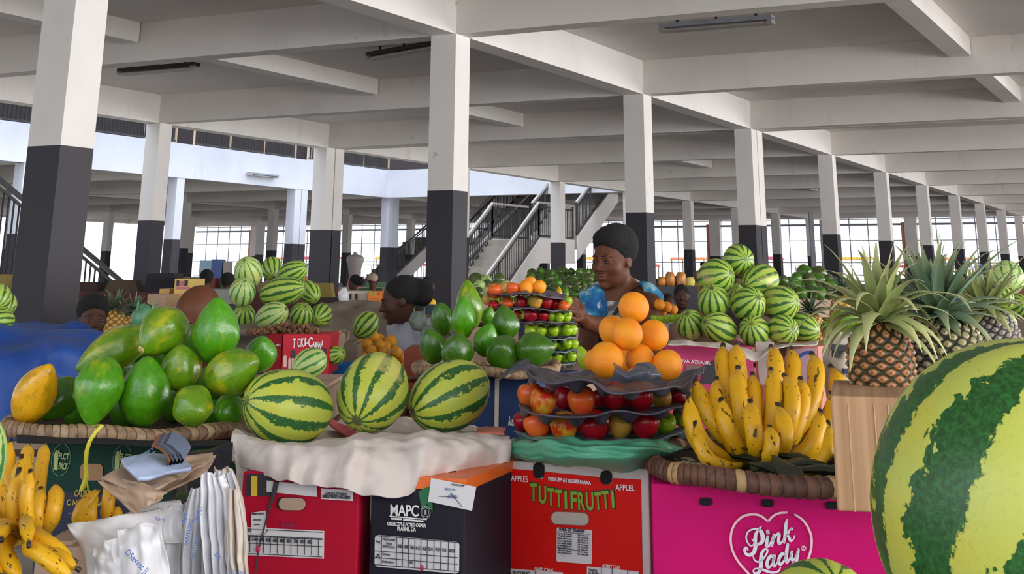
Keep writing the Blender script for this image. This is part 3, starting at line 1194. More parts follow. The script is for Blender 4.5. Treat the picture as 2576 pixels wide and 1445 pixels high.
# further rows of fruit inside the towers
for (yy, Y0, mat) in ((1003, 2.95, 'apple_red'), (1066, 2.95, 'apple_red')):
    for x in (1390, 1460, 1530, 1600):
        place('apple', 'apple', 1, M[mat], x, yy, Y0 + .02, 26, 26, (0, 0, 1), x, 'red apple in the second row deep inside the near tray tower', 'apple', 'apples deep inside the near tower')


# ---------------------------------------------------------------- bananas
def banana_mat(name, base, spot, green=.0):
    t = NT(name)
    v = t.shifted(13)
    sp = t.n('SeparateXYZ', {0: t.obj()})
    z = sp.outputs[2]
    c = t.ramp(t.noise(v, 3, 3), [(.3, base), (.7, tuple(min(1, q * 1.15) for q in base))])
    st = t.n('Mapping')
    t.link(v, st.inputs[0])
    st.inputs['Scale'].default_value = (16, 16, 4.5)
    s1 = t.smooth(t.noise(st.outputs[0], 1.0, 3, .6), .62, .67)
    c = t.mix(t.math('MULTIPLY', s1, spot), c, (.07, .035, .012))
    vr = t.n('TexVoronoi', {'Vector': v, 'Scale': 9.0})
    s2 = t.smooth(vr.outputs[0], .14, .07)
    c = t.mix(t.math('MULTIPLY', s2, spot * .8), c, (.10, .05, .015))
    e = t.smooth(z, .16, .02)
    c = t.mix(t.math('MULTIPLY', e, .6), c, (.30, .32, .05))
    tip = t.smooth(z, .945, .975)
    c = t.mix(tip, c, (.035, .025, .018))
    return t.out(c, .42, t.noise(v, 12, 3), .08, .01)


M['banana'] = banana_mat('spotted_banana_peel', (.74, .40, .006), .95)
M['banana_ripe'] = banana_mat('deep_yellow_banana_peel', (.72, .38, .012), .9)


def mk_banana(bend):
    def f():
        N = 20
        path, rad = [], []
        for i in range(N + 1):
            s = i / N
            x = bend * 4 * s * (1 - s) - bend * .0
            path.append(Vector((x, 0, s)))
            if s < .12:
                r = .035 + .02 * s / .12
            elif s < .3:
                r = .055 + .045 * math.sin((s - .12) / .18 * PI / 2)
            elif s < .8:
                r = .10
            elif s < .95:
                r = .10 - .066 * ((s - .8) / .15) ** 1.4
            else:
                r = .032
            rad.append(r)
        m = MB()
        n = 10
        rings = []
        for i, p in enumerate(path):
            t = (path[min(N, i + 1)] - path[max(0, i - 1)]).normalized()
            nx = Vector((0, 1, 0))
            ny = t.cross(nx)
            rings.append([p + (nx * math.cos(2 * PI * j / n) + ny * math.sin(2 * PI * j / n)) * rad[i] * (1.03 if j % 2 == 0 else .93) for j in range(n)])
        V = [q for r in rings for q in r]
        F = [(i * n + j, i * n + (j + 1) % n, (i + 1) * n + (j + 1) % n, (i + 1) * n + j) for i in range(N) for j in range(n)]
        F += [tuple(range(n - 1, -1, -1)), tuple(N * n + j for j in range(n))]
        m.add(V, F)
        return mesh_of(m, 'banana_mesh', M['banana'], 180)
    return f


def bunch(loc_px, items, label, mat='banana', group=None, stem_to=None):
    """items: (base x, base y, base Y, tip x, tip y, tip Y, half width px, bend dx, dy) ; bend towards the viewer and dx, dy"""
    root = thing('banana_bunch', at(*loc_px), label, 'bananas', group)
    for i, (bx, by, bY, tx, ty, tY, r, dx, dy) in enumerate(items):
        P, Q = at(bx, by, bY), at(tx, ty, tY)
        L = (Q - P).length
        zc = (Q - P) / L
        b = Vector((dx, -.9, -dy)).normalized()
        xc = (b - zc * b.dot(zc)).normalized()
        yc = zc.cross(xc)
        k = r * mpp(bx, by, bY) / .10
        bend = (.10, .14, .18)[i % 3]
        me = proto(('banana', i % 3), mk_banana(bend * L / max(k, .01) * .9 if False else (.55, .75, .95)[i % 3] * .35))
        o = new_obj('banana', me, root, M[mat])
        Mx = Matrix((( xc.x * k, yc.x * k, zc.x * L, P.x - root.location.x), (xc.y * k, yc.y * k, zc.y * L, P.y - root.location.y), (xc.z * k, yc.z * k, zc.z * L, P.z - root.location.z), (0, 0, 0, 1)))
        o.matrix_local = Mx
    if stem_to:
        A, Bp = at(*stem_to[0]) - root.location, at(*stem_to[1]) - root.location
        MB().tube([A, A.lerp(Bp, .5) + Vector((0, 0, .005)), Bp], [.03, .026, .022], 10).build('stalk', flat('green_brown_stalk', (.16, .17, .05), .7), root)
    return root


bb = []
# rear row, standing highest
for (tx, ty, bx, by) in ((1834, 861, 1880, 1120), (1868, 859, 1905, 1110), (1954, 865, 1935, 1120), (2004, 867, 1965, 1120), (2056, 880, 1990, 1120), (2104, 911, 2010, 1130)):
    bb.append((bx, by, 2.70, tx, ty, 2.78, 23, (tx - 1940) / 300, 0))
for (tx, ty, bx, by) in ((1765, 949, 1890, 1135), (1818, 945, 1900, 1140), (1872, 917, 1915, 1150), (1908, 932, 1920, 1150), (1954, 920, 1940, 1150), (1988, 935, 1960, 1140), (2029, 942, 1975, 1150), (2106, 978, 2010, 1140)):
    bb.append((bx, by, 2.58, tx, ty, 2.62, 23, (tx - 1940) / 250, 0))
for (tx, ty, bx, by) in ((1748, 984, 1880, 1155), (1830, 995, 1900, 1158), (1903, 999, 1925, 1162), (1972, 1007, 1950, 1162), (2081, 1022, 1985, 1160), (1746, 1030, 1870, 1150)):
    bb.append((bx, by, 2.48, tx, ty, 2.48, 23, (tx - 1935) / 200, 0))
for (tx, ty, bx, by) in ((1765, 1055, 1885, 1163), (1953, 1062, 1938, 1166), (2108, 1085, 1995, 1163), (2100, 1050, 1990, 1163)):
    bb.append((bx, by, 2.42, tx, ty, 2.42, 20, (tx - 1935) / 150, .1))
bunch((1935, 1165, 2.5), bb, 'large bunch of spotted yellow bananas standing upright on the round basket', stem_to=((1900, 1165, 2.5), (1990, 1165, 2.5)))

# two bunches at the lower left
b1 = [(95, 1345, 2.30, 46, 1123, 2.34, 20, -.3, 0), (100, 1345, 2.28, 74, 1160, 2.26, 18, -.1, 0), (110, 1350, 2.26, 92, 1139, 2.36, 17, .2, 0),
      (105, 1360, 2.2, 12, 1195, 2.2, 21, -.5, 0), (112, 1350, 2.34, 134, 1135, 2.44, 17, .2, 0), (118, 1355, 2.2, 68, 1192, 2.14, 20, -.2, 0),
      (125, 1362, 2.2, 122, 1240, 2.2, 20, .1, 0), (135, 1368, 2.2, 160, 1232, 2.22, 21, .4, 0), (60, 1360, 2.2, -8, 1255, 2.16, 20, -.6, .1), (100, 1350, 2.14, 96, 1196, 2.12, 17, 0, 0)]
bunch((105, 1360, 2.25), b1, 'bunch of spotted bananas standing upright in the left corner below the basket', 'banana_ripe')
b2 = [(62, 1378, 2.10, 30, 1470, 1.98, 21, -.5, 0), (72, 1380, 2.10, 82, 1480, 1.98, 20, .1, 0), (55, 1368, 2.1, -18, 1440, 2.0, 20, -.5, -.2),
      (84, 1370, 2.10, 172, 1400, 2.02, 17, .1, -.6), (88, 1378, 2.08, 196, 1412, 2.0, 17, .1, -.5), (90, 1386, 2.06, 216, 1430, 1.98, 18, .1, -.5),
      (92, 1394, 2.04, 224, 1450, 1.96, 19, .1, -.5), (60, 1362, 2.1, -20, 1350, 2.08, 18, -.2, -.5), (96, 1404, 2.02, 215, 1478, 1.94, 20, .1, -.4),
      (70, 1372, 2.12, 25, 1378, 1.96, 17, 0, -.5), (80, 1372, 2.12, 94, 1392, 1.94, 17, .3, -.5)]
bunch((75, 1375, 2.1), b2, 'bunch of bright yellow bananas lying fanned out at the bottom left', 'banana')
b3 = [(285, 1340, 2.50, 300, 1215, 2.52, 17, .2, 0), (262, 1345, 2.5, 258, 1248, 2.5, 17, 0, 0), (240, 1350, 2.46, 276, 1238, 2.44, 16, -.4, 0), (300, 1350, 2.52, 315, 1280, 2.5, 14, .5, 0)]
bunch((270, 1350, 2.5), b3, 'few bananas half hidden behind the bags before the green carton', 'banana_ripe')


# ---------------------------------------------------------------- pineapples
def pine_mat(name, eye, eye2, edge):
    t = NT(name)
    a = t.n('Attribute', attribute_name='eye').outputs['Fac']
    v = t.obj()
    n1 = t.noise(v, 2.0, 3)
    e = t.mix(t.smooth(n1, .35, .65), eye, eye2)
    n2 = t.noise(v, 14, 3)
    c = t.mix(t.smooth(t.math('MULTIPLY_ADD', n2, .25, a), .70, .98), e, edge)
    c = t.mix(t.smooth(a, .22, .08), c, (.10, .05, .03))
    c = t.mix(t.math('MULTIPLY', t.smooth(t.math('ABSOLUTE', t.math('SUBTRACT', a, .42)), .16, .02), .35), c, (.62, .48, .34))
    return t.out(c, .5, n2, .2, .01)


M['pine_orange'] = pine_mat('orange_brown_pineapple_rind', (.36, .115, .022), (.30, .17, .05), (.03, .028, .008))
M['pine_green'] = pine_mat('green_black_pineapple_rind', (.46, .42, .20), (.28, .25, .15), (.022, .025, .015))
M['pine_grey'] = pine_mat('grey_pineapple_rind', (.34, .30, .27), (.40, .36, .30), (.05, .05, .05))
M['pine_small'] = pine_mat('yellow_pineapple_rind', (.72, .38, .05), (.66, .42, .08), (.20, .10, .01))


def leaf_mat(name, a, b, tipc):
    t = NT(name)
    at_ = t.n('Attribute', attribute_name='eye').outputs['Fac']
    v = t.obj()
    st = t.n('Mapping')
    t.link(v, st.inputs[0])
    st.inputs['Scale'].default_value = (4, 4, 1.0)
    c = t.ramp(t.noise(st.outputs[0], 3, 3), [(.35, a), (.65, b)])
    c = t.mix(t.smooth(at_, .45, 1.0), c, tipc)
    return t.out(c, .48, t.noise(v, 30, 2), .1, .01)


M['leaf_pale'] = leaf_mat('olive_crown_leaf', (.20, .26, .07), (.36, .40, .16), (.48, .46, .22))
M['leaf_blue'] = leaf_mat('blue_green_crown_leaf', (.09, .17, .09), (.20, .30, .18), (.36, .38, .20))
M['leaf_dark'] = leaf_mat('dark_crown_leaf', (.05, .09, .05), (.12, .17, .10), (.20, .23, .12))


def eye_attr(o, vals):
    a = o.data.attributes.new('eye', 'FLOAT', 'POINT')
    a.data.foreach_set('value', vals)


def pineapple(x, y, Y, rx, rz, cx, cy, crown_px, mat, leaf, label, tilt=(0, 0, 1), nleaf=46, seed=1, res=(150, 120), nn=12, droop=1.0, group='large pineapples in the brown carton', spread=1.0, lean=(0, 0)):
    k = mpp(x, y, Y)
    c = at(x, y, Y)
    root = thing('pineapple', c, label, 'pineapple', group)
    root.rotation_euler = Vector(tilt).to_track_quat('Z', 'Y').to_euler()
    NU, NV = res
    V, E = [], []
    rr = random.Random(seed)
    for j in range(NV):
        s = j / (NV - 1)
        z = -1 + 2 * s
        prof = (1 - abs(z) ** 3.2) ** .5 if abs(z) < 1 else 0
        prof *= 1 - .10 * max(0, z) ** 2
        for i in range(NU):
            th = 2 * PI * i / NU
            zz = z * rz / rx * nn / 4.6
            a_ = nn * th / (2 * PI)
            u_, v_ = a_ + zz, a_ - zz
            fu, fv = u_ - math.floor(u_) - .5, v_ - math.floor(v_) - .5
            d = min(1.0, (abs(2 * fu) ** 3.2 + abs(2 * fv) ** 3.2) ** (1 / 3.2))
            hh = .10 * (1 - d ** 2.4) + .05 * max(0, 1 - d * 3.0)
            r = prof * (1 + hh)
            V.append((r * math.cos(th) * rx * k, r * math.sin(th) * rx * k, z * rz * k - (.012 * max(0, 1 - d * 3))*0))
            E.append(d)
    F = [(j * NU + i, j * NU + (i + 1) % NU, (j + 1) * NU + (i + 1) % NU, (j + 1) * NU + i) for j in range(NV - 1) for i in range(NU)]
    m = MB()
    m.add(V, F)
    o = m.build('fruit_body', M[mat], root, smooth=180)
    eye_attr(o, E)
    # crown of arching leaves
    m = MB()
    E = []
    L0 = crown_px * k
    base = Vector((0, 0, rz * k * .93))
    for i in range(nleaf):
        t_ = i / nleaf                        # 0 outer and low ... 1 inner and upright
        a0 = i * 2.39996 + rr.uniform(-.15, .15)
        el = math.radians(-5 + 86 * t_ ** .9 + rr.uniform(-8, 8))
        L = L0 * (.75 + .35 * math.sin(PI * min(1, t_ * 1.15))) * rr.uniform(.8, 1.15)
        W = (.052 + .02 * (1 - t_)) * L0 * rr.uniform(.9, 1.25) * 2.1
        p = base + Vector((math.cos(a0), math.sin(a0), 0)) * rx * k * .22 * (1 - t_) + Vector((0, 0, rz * k * (.04 + .20 * t_)))
        d = Vector((math.cos(a0) * math.cos(el) * spread + lean[0], math.sin(a0) * math.cos(el) * spread, math.sin(el) + lean[1])).normalized()
        sd = Vector((-math.sin(a0), math.cos(a0), 0))
        N = 9
        rows = []
        curl = droop * rr.uniform(.06, .22) * (1.25 - t_ * .8)
        for j in range(N + 1):
            s = j / N
            w = W * (1 - s ** 2.2) ** .8 * (.75 + .5 * math.sin(PI * min(1, s * 1.3)))
            if j == N:
                w = W * .02
            nrm = sd.cross(d).normalized()
            rows.append((p - sd * w * .5 + nrm * w * .18, p, p + sd * w * .5 + nrm * w * .18, s))
            p = p + d * (L / N)
            d = (d + Vector((0, 0, -1)) * curl * (.4 + s)).normalized()
        n0 = len(m.v)
        VV, FF = [], []
        for r in rows:
            th_ = (r[1] - r[0]).length * .06 + .0006
            nn_ = Vector((0, 0, -th_))
            VV += [r[0], r[1], r[2], r[2] + nn_ * .4, r[1] + nn_, r[0] + nn_ * .4]
            E += [r[3]] * 6
        for j in range(N):
            for q in range(6):
                q2 = (q + 1) % 6
                FF.append((j * 6 + q, j * 6 + q2, (j + 1) * 6 + q2, (j + 1) * 6 + q))
        m.add(VV, FF)
    o = m.build('crown', M[leaf], root, smooth=60)
    eye_attr(o, E)
    return root


pineapple(2232, 905, 2.20, 78, 104, 0, 0, 225, 'pine_orange', 'leaf_pale', 'pineapple with orange brown rind and olive leaves in the brown carton', (.0, 0, 1), 44, 3, droop=1.9, spread=1.1)
pineapple(2400, 905, 2.36, 92, 124, 0, 0, 225, 'pine_green', 'leaf_blue', 'pineapple with dark green and cream rind and bluish leaves beside the orange brown one', (-.12, 0, 1), 54, 9, droop=1.15, nn=15, spread=1.1)
pineapple(2525, 850, 2.62, 56, 86, 0, 0, 150, 'pine_grey', 'leaf_pale', 'grey skinned pineapple behind at the right edge', (-.25, 0, 1), 40, 5, droop=1.1, nn=13)
pineapple(2062, 815, 5.5, 24, 38, 0, 0, 66, 'pine_small', 'leaf_dark', 'small yellow pineapple with dark crown right of the tall melon pile', (-.15, 0, 1), 30, 6, (60, 50), 8, 1.6, None, 1.3)
pineapple(300, 830, 5.9, 26, 38, 0, 0, 62, 'pine_small', 'leaf_dark', 'shadowed yellow pineapple behind the girl beyond the papayas', (0, 0, 1), 30, 7, (60, 50), 8, 1.2, None, 1.2)
pineapple(345, 838, 6.2, 24, 36, 0, 0, 66, 'pine_small', 'leaf_dark', 'second shadowed pineapple behind the green bag', (.1, 0, 1), 30, 8, (60, 50), 8, 1.2, None, 1.2)
pineapple(262, 835, 6.3, 24, 36, 0, 0, 60, 'pine_small', 'leaf_dark', 'third shadowed pineapple nearest the thick left column', (.1, 0, 1), 26, 18, (60, 50), 8, 1.2, None, 1.2)
pineapple(2130, 770, 5.8, 26, 40, 0, 0, 70, 'pine_small', 'leaf_dark', 'small dark crowned pineapple behind the left large pineapple', (.2, 0, 1), 30, 16, (60, 50), 8, 1.4, None, 1.3)


# ---------------------------------------------------------------- far heaps of fruit
def heap(name, kind, mats, cat, group, label, rows, Y, r, sq=1.1, jit=2.0, Yback=.0):
    """rows: (y, x0, x1, n)"""
    k = 0
    for ri, (y, x0, x1, n) in enumerate(rows):
        for i in range(n):
            x = x0 + (x1 - x0) * (i / max(1, n - 1)) + R.uniform(-jit, jit)
            yy = y + R.uniform(-jit, jit)
            rr = r * R.uniform(.85, 1.12)
            ax = (R.uniform(-1, 1), R.uniform(-.6, .6), R.uniform(-.2, 1))
            place(name, kind, k % 3, M[mats[k % len(mats)]], x, yy, Y + R.uniform(-.1, .1) + Yback * (rows[0][0] - y) / 20, rr, rr * sq, ax, R.random() * 6, label % (ORD[i], ORD[ri]), cat, group)
            k += 1


heap('mango', 'papaya', ['mango_green', 'pap_dark'], 'mango', 'green mangoes heaped beyond the vendor', 'dull green mango %s from left in the %s row of the heap beyond the vendor',
     [(684, 1352, 1520, 11), (699, 1345, 1526, 12), (714, 1352, 1530, 12), (729, 1360, 1530, 11), (744, 1366, 1530, 10), (757, 1400, 1500, 5)], 9.0, 11.5, 1.2, 3, .5)
heap('green_melon', 'melon', ['mango_green', 'melon_pale', 'mango_green'], 'melon', 'green melons behind the middle papayas', 'green melon %s from left in the %s row behind the middle papayas',
     [(706, 1206, 1266, 3), (722, 1196, 1285, 5), (740, 1190, 1240, 3)], 7.0, 16, 1.1, 3, .5)
heap('mango', 'papaya', ['pap_dark', 'mango_green'], 'mango', 'green mangoes beyond the tall melon pile', 'green mango %s from left in the %s row beyond the tall melon pile',
     [(676, 2038, 2075, 2), (694, 2020, 2096, 4), (712, 2012, 2100, 5), (728, 2004, 2100, 5)], 7.6, 17, 1.15, 3, .4)
heap('mango', 'papaya', ['mango_green', 'pap_dark'], 'mango', 'dark mangoes behind the tall melon pile', 'dark mango %s from left in the %s row right behind the tall melon pile',
     [(700, 1985, 2000, 2), (722, 1975, 2005, 2), (745, 2010, 2090, 3)], 8.7, 15, 1.2, 3, .0)
tan = settle([[953, 851, 15, 6.0], [925, 865, 13, 6.1], [939, 871, 14, 5.95], [970, 858, 13, 6.15], [970, 872, 13, 5.95], [998, 863, 16, 6.1], [918, 886, 13, 6.0], [950, 888, 14, 5.9],
              [985, 875, 13, 6.0], [979, 889, 13, 5.9], [1011, 890, 15, 5.9], [893, 906, 12, 5.95], [913, 907, 14, 5.85], [878, 916, 9, 5.8], [1025, 905, 13, 5.9], [1032, 922, 11, 5.9], [1075, 930, 11, 5.7], [935, 905, 13, 5.9], [965, 905, 13, 5.9], [995, 908, 13, 5.9]], .85, .01, 60)
tan.sort(key=lambda a: (round(a[1] / 18), a[0]))
_tr = {}
for i, a in enumerate(tan):
    _r = round(a[1] / 18)
    _tr.setdefault(_r, []).append(a)
    _q, _p = sorted(_tr).index(_r), len(_tr[_r]) - 1
    place('tangerine', 'orange', i % 3, M['tangerine'], a[0], a[1], a[3], a[2], a[2], (R.uniform(-1, 1), R.uniform(-1, 1), 1), i, 'yellow orange tangerine %s from left in the %s row beside the blue bowl' % (ORD[_p], ORD[_q]), 'tangerine', 'tangerines heaped beside the blue bowl')
for i, (x, y, r, m_) in enumerate(((1672, 762, 14, 'orange'), (1690, 768, 14, 'orange'), (1706, 774, 13, 'orange'), (1680, 778, 12, 'orange'))):
    place('orange', 'orange', i % 3, M[m_], x, y, 5.3 + .05 * i, r, r, (0, 0, 1), i, '%s orange from the left in the small heap just behind the vendor' % ORD[i], 'orange', 'oranges behind the vendor')
for i, (x, y) in enumerate(((1660, 799), (1676, 800), (1692, 799), (1707, 797), (1722, 795), (1737, 793))):
    place('apple', 'apple', i % 3, M['apple_green'], x, y, 5.1, 10, 10, (0, 0, 1), i, '%s green apple from the left in the tray just behind the vendor' % ORD[i], 'apple', 'green apples behind the vendor')
for i, (x, y) in enumerate(((1664, 838), (1682, 842), (1700, 838))):
    place('orange', 'orange', i % 3, M['tangerine'], x, y, 5.4, 10, 10, (0, 0, 1), i, '%s tangerine from the left in the low tray behind the vendor' % ORD[i], 'tangerine', 'tangerines in the low tray behind the vendor')
place('yellow_papaya', 'papaya', 0, M['pap_yellow'], 1420, 735, 6.6, 8, 15, (0, 0, 1), 0, 'small orange yellow papaya hanging before the mango heap', 'papaya')
place('yellow_mango', 'papaya', 1, M['pap_mix'], 1437, 738, 6.7, 7, 16, (.1, 0, 1), 0, 'slim yellow mango beside the orange yellow papaya', 'mango')


# ---------------------------------------------------------------- cloth, plastic and board materials
def cloth_mat(name, col, dirt=None, rough=.85, weave=900, stain=.5, **kw):
    t = NT(name)
    v = t.obj()
    c = t.ramp(t.noise(v, 8, 5, .6), [(.3, tuple(q * .86 for q in col)), (.7, col)])
    if dirt:
        c = t.mix(t.math('MULTIPLY', t.smooth(t.noise(v, 5, 5, .65), .55, .75), stain), c, dirt)
    b = t.noise(v, 30, 5, .65)
    return t.out(c, rough, b, .35, .006, **kw)


M['sack'] = cloth_mat('dirty_white_sackcloth', (.74, .66, .62), (.32, .20, .11), .9, stain=.5)
M['beige_sack'] = cloth_mat('beige_sacking', (.27, .22, .17), (.12, .08, .05), .9)
M['blue_sheet'] = cloth_mat('blue_tarpaulin', (.010, .070, .34), (.006, .02, .12), .55, stain=.7)
M['pink_cloth'] = cloth_mat('pink_red_cloth', (.62, .10, .12), None, .8)
M['kraft'] = plain('kraft_paper', (.47, .33, .24), .7, .12, 12, .15)
M['kraft_pale'] = plain('pale_wrapping_paper', (.55, .48, .42), .75, .12, 9, .2)
M['board'] = None


def board_mat():
    t = NT('corrugated_brown_board')
    v = t.obj()
    st = t.n('Mapping')
    t.link(v, st.inputs[0])
    st.inputs['Scale'].default_value = (60, 1, 1)
    w = t.noise(st.outputs[0], 1.0, 2)
    c = t.ramp(w, [(.35, (.36, .20, .10)), (.65, (.52, .31, .17))])
    return t.out(c, .75, w, .3, .003)


M['board'] = board_mat()


def print_board(name, col, wear=(.8, .3, .3), amt=.25, rough=.6):
    t = NT(name)
    v = t.obj()
    n1 = t.noise(v, 3.5, 4, .6)
    c = t.ramp(n1, [(.3, tuple(q * .82 for q in col)), (.7, col)])
    st = t.n('Mapping')
    t.link(v, st.inputs[0])
    st.inputs['Scale'].default_value = (14, 14, 3)
    w = t.smooth(t.noise(st.outputs[0], 2.0, 5, .7), .62, .76)
    c = t.mix(t.math('MULTIPLY', w, amt), c, wear)
    return t.out(c, rough, t.noise(v, 18, 3), .1, .004, Specular_IOR_Level=.2)


def film_mat(name, col, alpha=.55, rough=.2):
    t = NT(name)
    t.b.inputs['Base Color'].default_value = (*col, 1)
    t.b.inputs['Roughness'].default_value = rough
    t.b.inputs['Alpha'].default_value = alpha
    t.b.inputs['Subsurface Weight'].default_value = 0
    b = t.noise(t.obj(), 25, 3)
    bn = t.n('Bump')
    bn.inputs['Strength'].default_value = .3
    bn.inputs['Distance'].default_value = .004
    t.link(b, bn.inputs['Height'])
    t.t.links.new(bn.outputs[0], t.b.inputs['Normal'])
    return t.mat


M['green_film'] = film_mat('green_plastic_film', (.12, .48, .30), .72, .25)
M['clear_film'] = film_mat('clear_dark_plastic', (.10, .11, .15), .75, .12)
M['white_film'] = plain('white_carrier_plastic', (.80, .80, .84), .32, .06, 8, .15)
M['cream_film'] = plain('cream_carrier_plastic', (.62, .55, .48), .45, .1, 8, .15)
M['tray'] = plain('purple_grey_pulp_tray', (.085, .075, .105), .45, .2, 9, .2)
M['tray_blue'] = plain('blue_grey_pulp_tray', (.13, .18, .20), .5, .2, 9, .2)
M['white_ink'] = flat('white_ink', (.85, .83, .83), .5)
M['dark_ink'] = flat('dark_ink', (.03, .03, .04), .5)
M['blue_ink'] = flat('blue_ink', (.06, .16, .50), .5)
M['label'] = flat('white_label', (.72, .70, .72), .5)


def spline(pts, t):
    n = len(pts) - 1
    f = min(max(t, 0), 1) * n
    i = min(int(f), n - 1)
    u = f - i
    p0, p1, p2, p3 = pts[max(0, i - 1)], pts[i], pts[i + 1], pts[min(n, i + 2)]
    return .5 * ((2 * p1) + (p2 - p0) * u + (2 * p0 - 5 * p1 + 4 * p2 - p3) * u * u + (-p0 + 3 * p1 - 3 * p2 + p3) * u ** 3)


def loft(name, rows, mat, nu=60, nv=24, wr=0.0, wsc=12, parent=None, thick=.002, seed=1.0, pleat=None, fold=0.0, fsc=(6, 1), smooth=180, origin=True):
    """sheet through rows of (px x, px y, Y) points; wrinkled by noise, given real thickness"""
    W = [[at(*p) for p in r] for r in rows]

    def f(u, v):
        p = spline([spline(r, u) for r in W], v)
        q = p.copy()
        if wr:
            k = wr * (nz(p, wsc, seed) + .5 * nz(p, wsc * 2.3, seed + 5))
            q += Vector((k * .5, -k, k * .7))
        if fold:
            k = fold * nz((u * fsc[0], v * fsc[1], seed), 1.0, seed)
            q += Vector((0, -k, k * .35))
        if pleat:
            q += pleat(u, v)
        return q
    m = MB().grid(f, nu, nv)
    c = f(.5, .5)
    o = m.build(name, mat, parent, smooth=smooth, origin=c if origin else None)
    md = o.modifiers.new('thickness', 'SOLIDIFY')
    md.thickness = thick
    md.offset = 0
    return o


# ---------------------------------------------------------------- cartons
class Carton:
    def __init__(s, name, label, xl, yl, xr, yr, ztop, dep, h, mat, cat='box', group=None, ang=None):
        A = hit(xl, yl, ztop)
        Bq = hit(xr, yr, ztop)
        if ang is not None:
            Bq = on_plane(xr, yr, A, Vector((math.cos(math.radians(ang)), -math.sin(math.radians(ang)), 0)))
            Bq.z = ztop
        s.A, s.B = A, Bq
        d = (Bq - A)
        d.z = 0
        s.L = d.length
        d.normalize()
        s.d = d
        s.n = Vector((-d.y, d.x, 0))
        s.C = (A + Bq) / 2
        s.z0 = ztop - h
        s.h = h
        root = thing(name, (s.C.x, s.C.y, s.z0), label, cat, group, (0, 0, math.atan2(d.y, d.x)))
        s.root = root
        m = MB()
        m.box((0, dep / 2, h / 2), (s.L, dep, h))
        o = m.build('box_body', mat, root, smooth=0)
        bv = o.modifiers.new('soft_edge', 'BEVEL')
        bv.width = .003
        bv.segments = 2
        s.dep = dep

    def loc(s, x, y):
        P = on_plane(x, y, s.A, s.d)
        return (P - Vector((s.C.x, s.C.y, 0))).dot(s.d), P.z - s.z0

    def px(s, x, y):
        P = on_plane(x, y, s.A, s.d)
        return mpp(x, y, P.y)

    def poly(s, pts, mat, name='printed_panel', off=.002, th=.0015, label=None):
        q = [Vector((s.loc(x, y)[0], -off, s.loc(x, y)[1])) for x, y in pts]
        o = MB().prism(q, (0, th, 0)).build(name, mat, s.root, smooth=0)
        if label:
            o['label'] = label
        return o

    def rect(s, x0, y0, x1, y1, mat, name='label_sheet', off=.002, rad=0, slope=0.0, th=.0015):
        pts = []
        if rad:
            for cx, cy, a0 in ((x1 - rad, y0 + rad, -90), (x1 - rad, y1 - rad, 0), (x0 + rad, y1 - rad, 90), (x0 + rad, y0 + rad, 180)):
                for k in range(5):
                    a = math.radians(a0 + k * 22.5)
                    pts.append((cx + rad * math.cos(a), cy + rad * math.sin(a)))
        else:
            pts = [(x0, y0), (x1, y0), (x1, y1), (x0, y1)]
        xm = (x0 + x1) / 2
        return s.poly([(x, y + (x - xm) * slope) for x, y in pts], mat, name, off, th)

    def lines(s, segs, w, mat, name='ruled_lines', off=.0045):
        m = MB()
        for (a, b, c, d_) in segs:
            p, q = s.loc(a, b), s.loc(c, d_)
            k = w * s.px(a, b)
            m.bar((p[0], -off, p[1]), (q[0], -off, q[1]), .001, k, up=(0, 0, 1)) if abs(q[0] - p[0]) > abs(q[1] - p[1]) else m.bar((p[0], -off, p[1]), (q[0], -off, q[1]), k, .001, up=(0, 1, 0))
        return m.build(name, mat, s.root, smooth=0)

    def text(s, txt, x, y, hpx, mat, slope=0.0, off=.0045, width=None, name='lettering', outline=0, bold=0.0, shear=0.0, ext=.0005):
        """text with its baseline left end at pixel (x, y), capitals hpx high, squeezed to width px"""
        cu = bpy.data.curves.new(name, 'FONT')
        cu.body = txt
        k = s.px(x, y)
        cu.size = hpx * k / .70
        cu.extrude = ext
        cu.offset = bold * k
        cu.shear = shear
        cu.materials.append(mat)
        tmp = bpy.data.objects.new('tmp_text', cu)
        me = bpy.data.meshes.new_from_object(tmp)
        bpy.data.objects.remove(tmp)
        o = bpy.data.objects.new(name, me)
        COL.objects.link(o)
        o.parent = s.root
        lx, lz = s.loc(x, y)
        o.location = (lx, -off, lz)
        x2, z2 = s.loc(x + 100, y + 100 * slope)
        o.rotation_euler = (PI / 2, -math.atan2(z2 - lz, x2 - lx), 0)
        if width and len(me.vertices):
            xs_ = [v.co.x for v in me.vertices]
            wd = max(xs_) - min(xs_)
            o.scale = (width * k / wd, 1, 1)
        return o


ZB = 1.165
CT = .88
# crimson carton under the white sack
c = Carton('apple_carton', 'crimson apple carton with oval handle hole under the left half of the white sack', 630, 1196, 925, 1205, ZB, .40, .285, print_board('crimson_print', (.50, .003, .030), (.75, .04, .05), .35), ang=9)
c.rect(640, 1200, 705, 1256, M['dark_ink'], 'printed_panel')
c.rect(653, 1205, 668, 1256, flat('yellow_ink', (.75, .50, .03)), 'printed_panel', .004)
c.rect(692, 1222, 818, 1250, M['label'], 'label_sheet', .004, 0, .09)
c.rect(829, 1236, 909, 1263, M['label'], 'label_sheet', .004, 0, .05)
c.text('G1000 BUIL DP BUBINO', 839, 1249, 6, M['dark_ink'], .04, .0065, 58)
c.text('BARIO.O9SRCBO | OPG.GRERO', 833, 1257, 7, M['dark_ink'], .04, .0065, 72, bold=.3)
c.rect(718, 1258, 790, 1291, flat('dark_hole', (.02, .01, .01), .9), 'handle_hole', .003, 15)
c.rect(723, 1259, 790, 1290, M['kraft'], 'handle_hole', .0045, 15)
c.rect(728, 1322, 764, 1334, flat('dark_crimson_ink', (.30, .005, .05)), 'printed_panel', .003)
c.rect(640, 1338, 837, 1408, M['label'], 'label_sheet', .003, 0, .035)
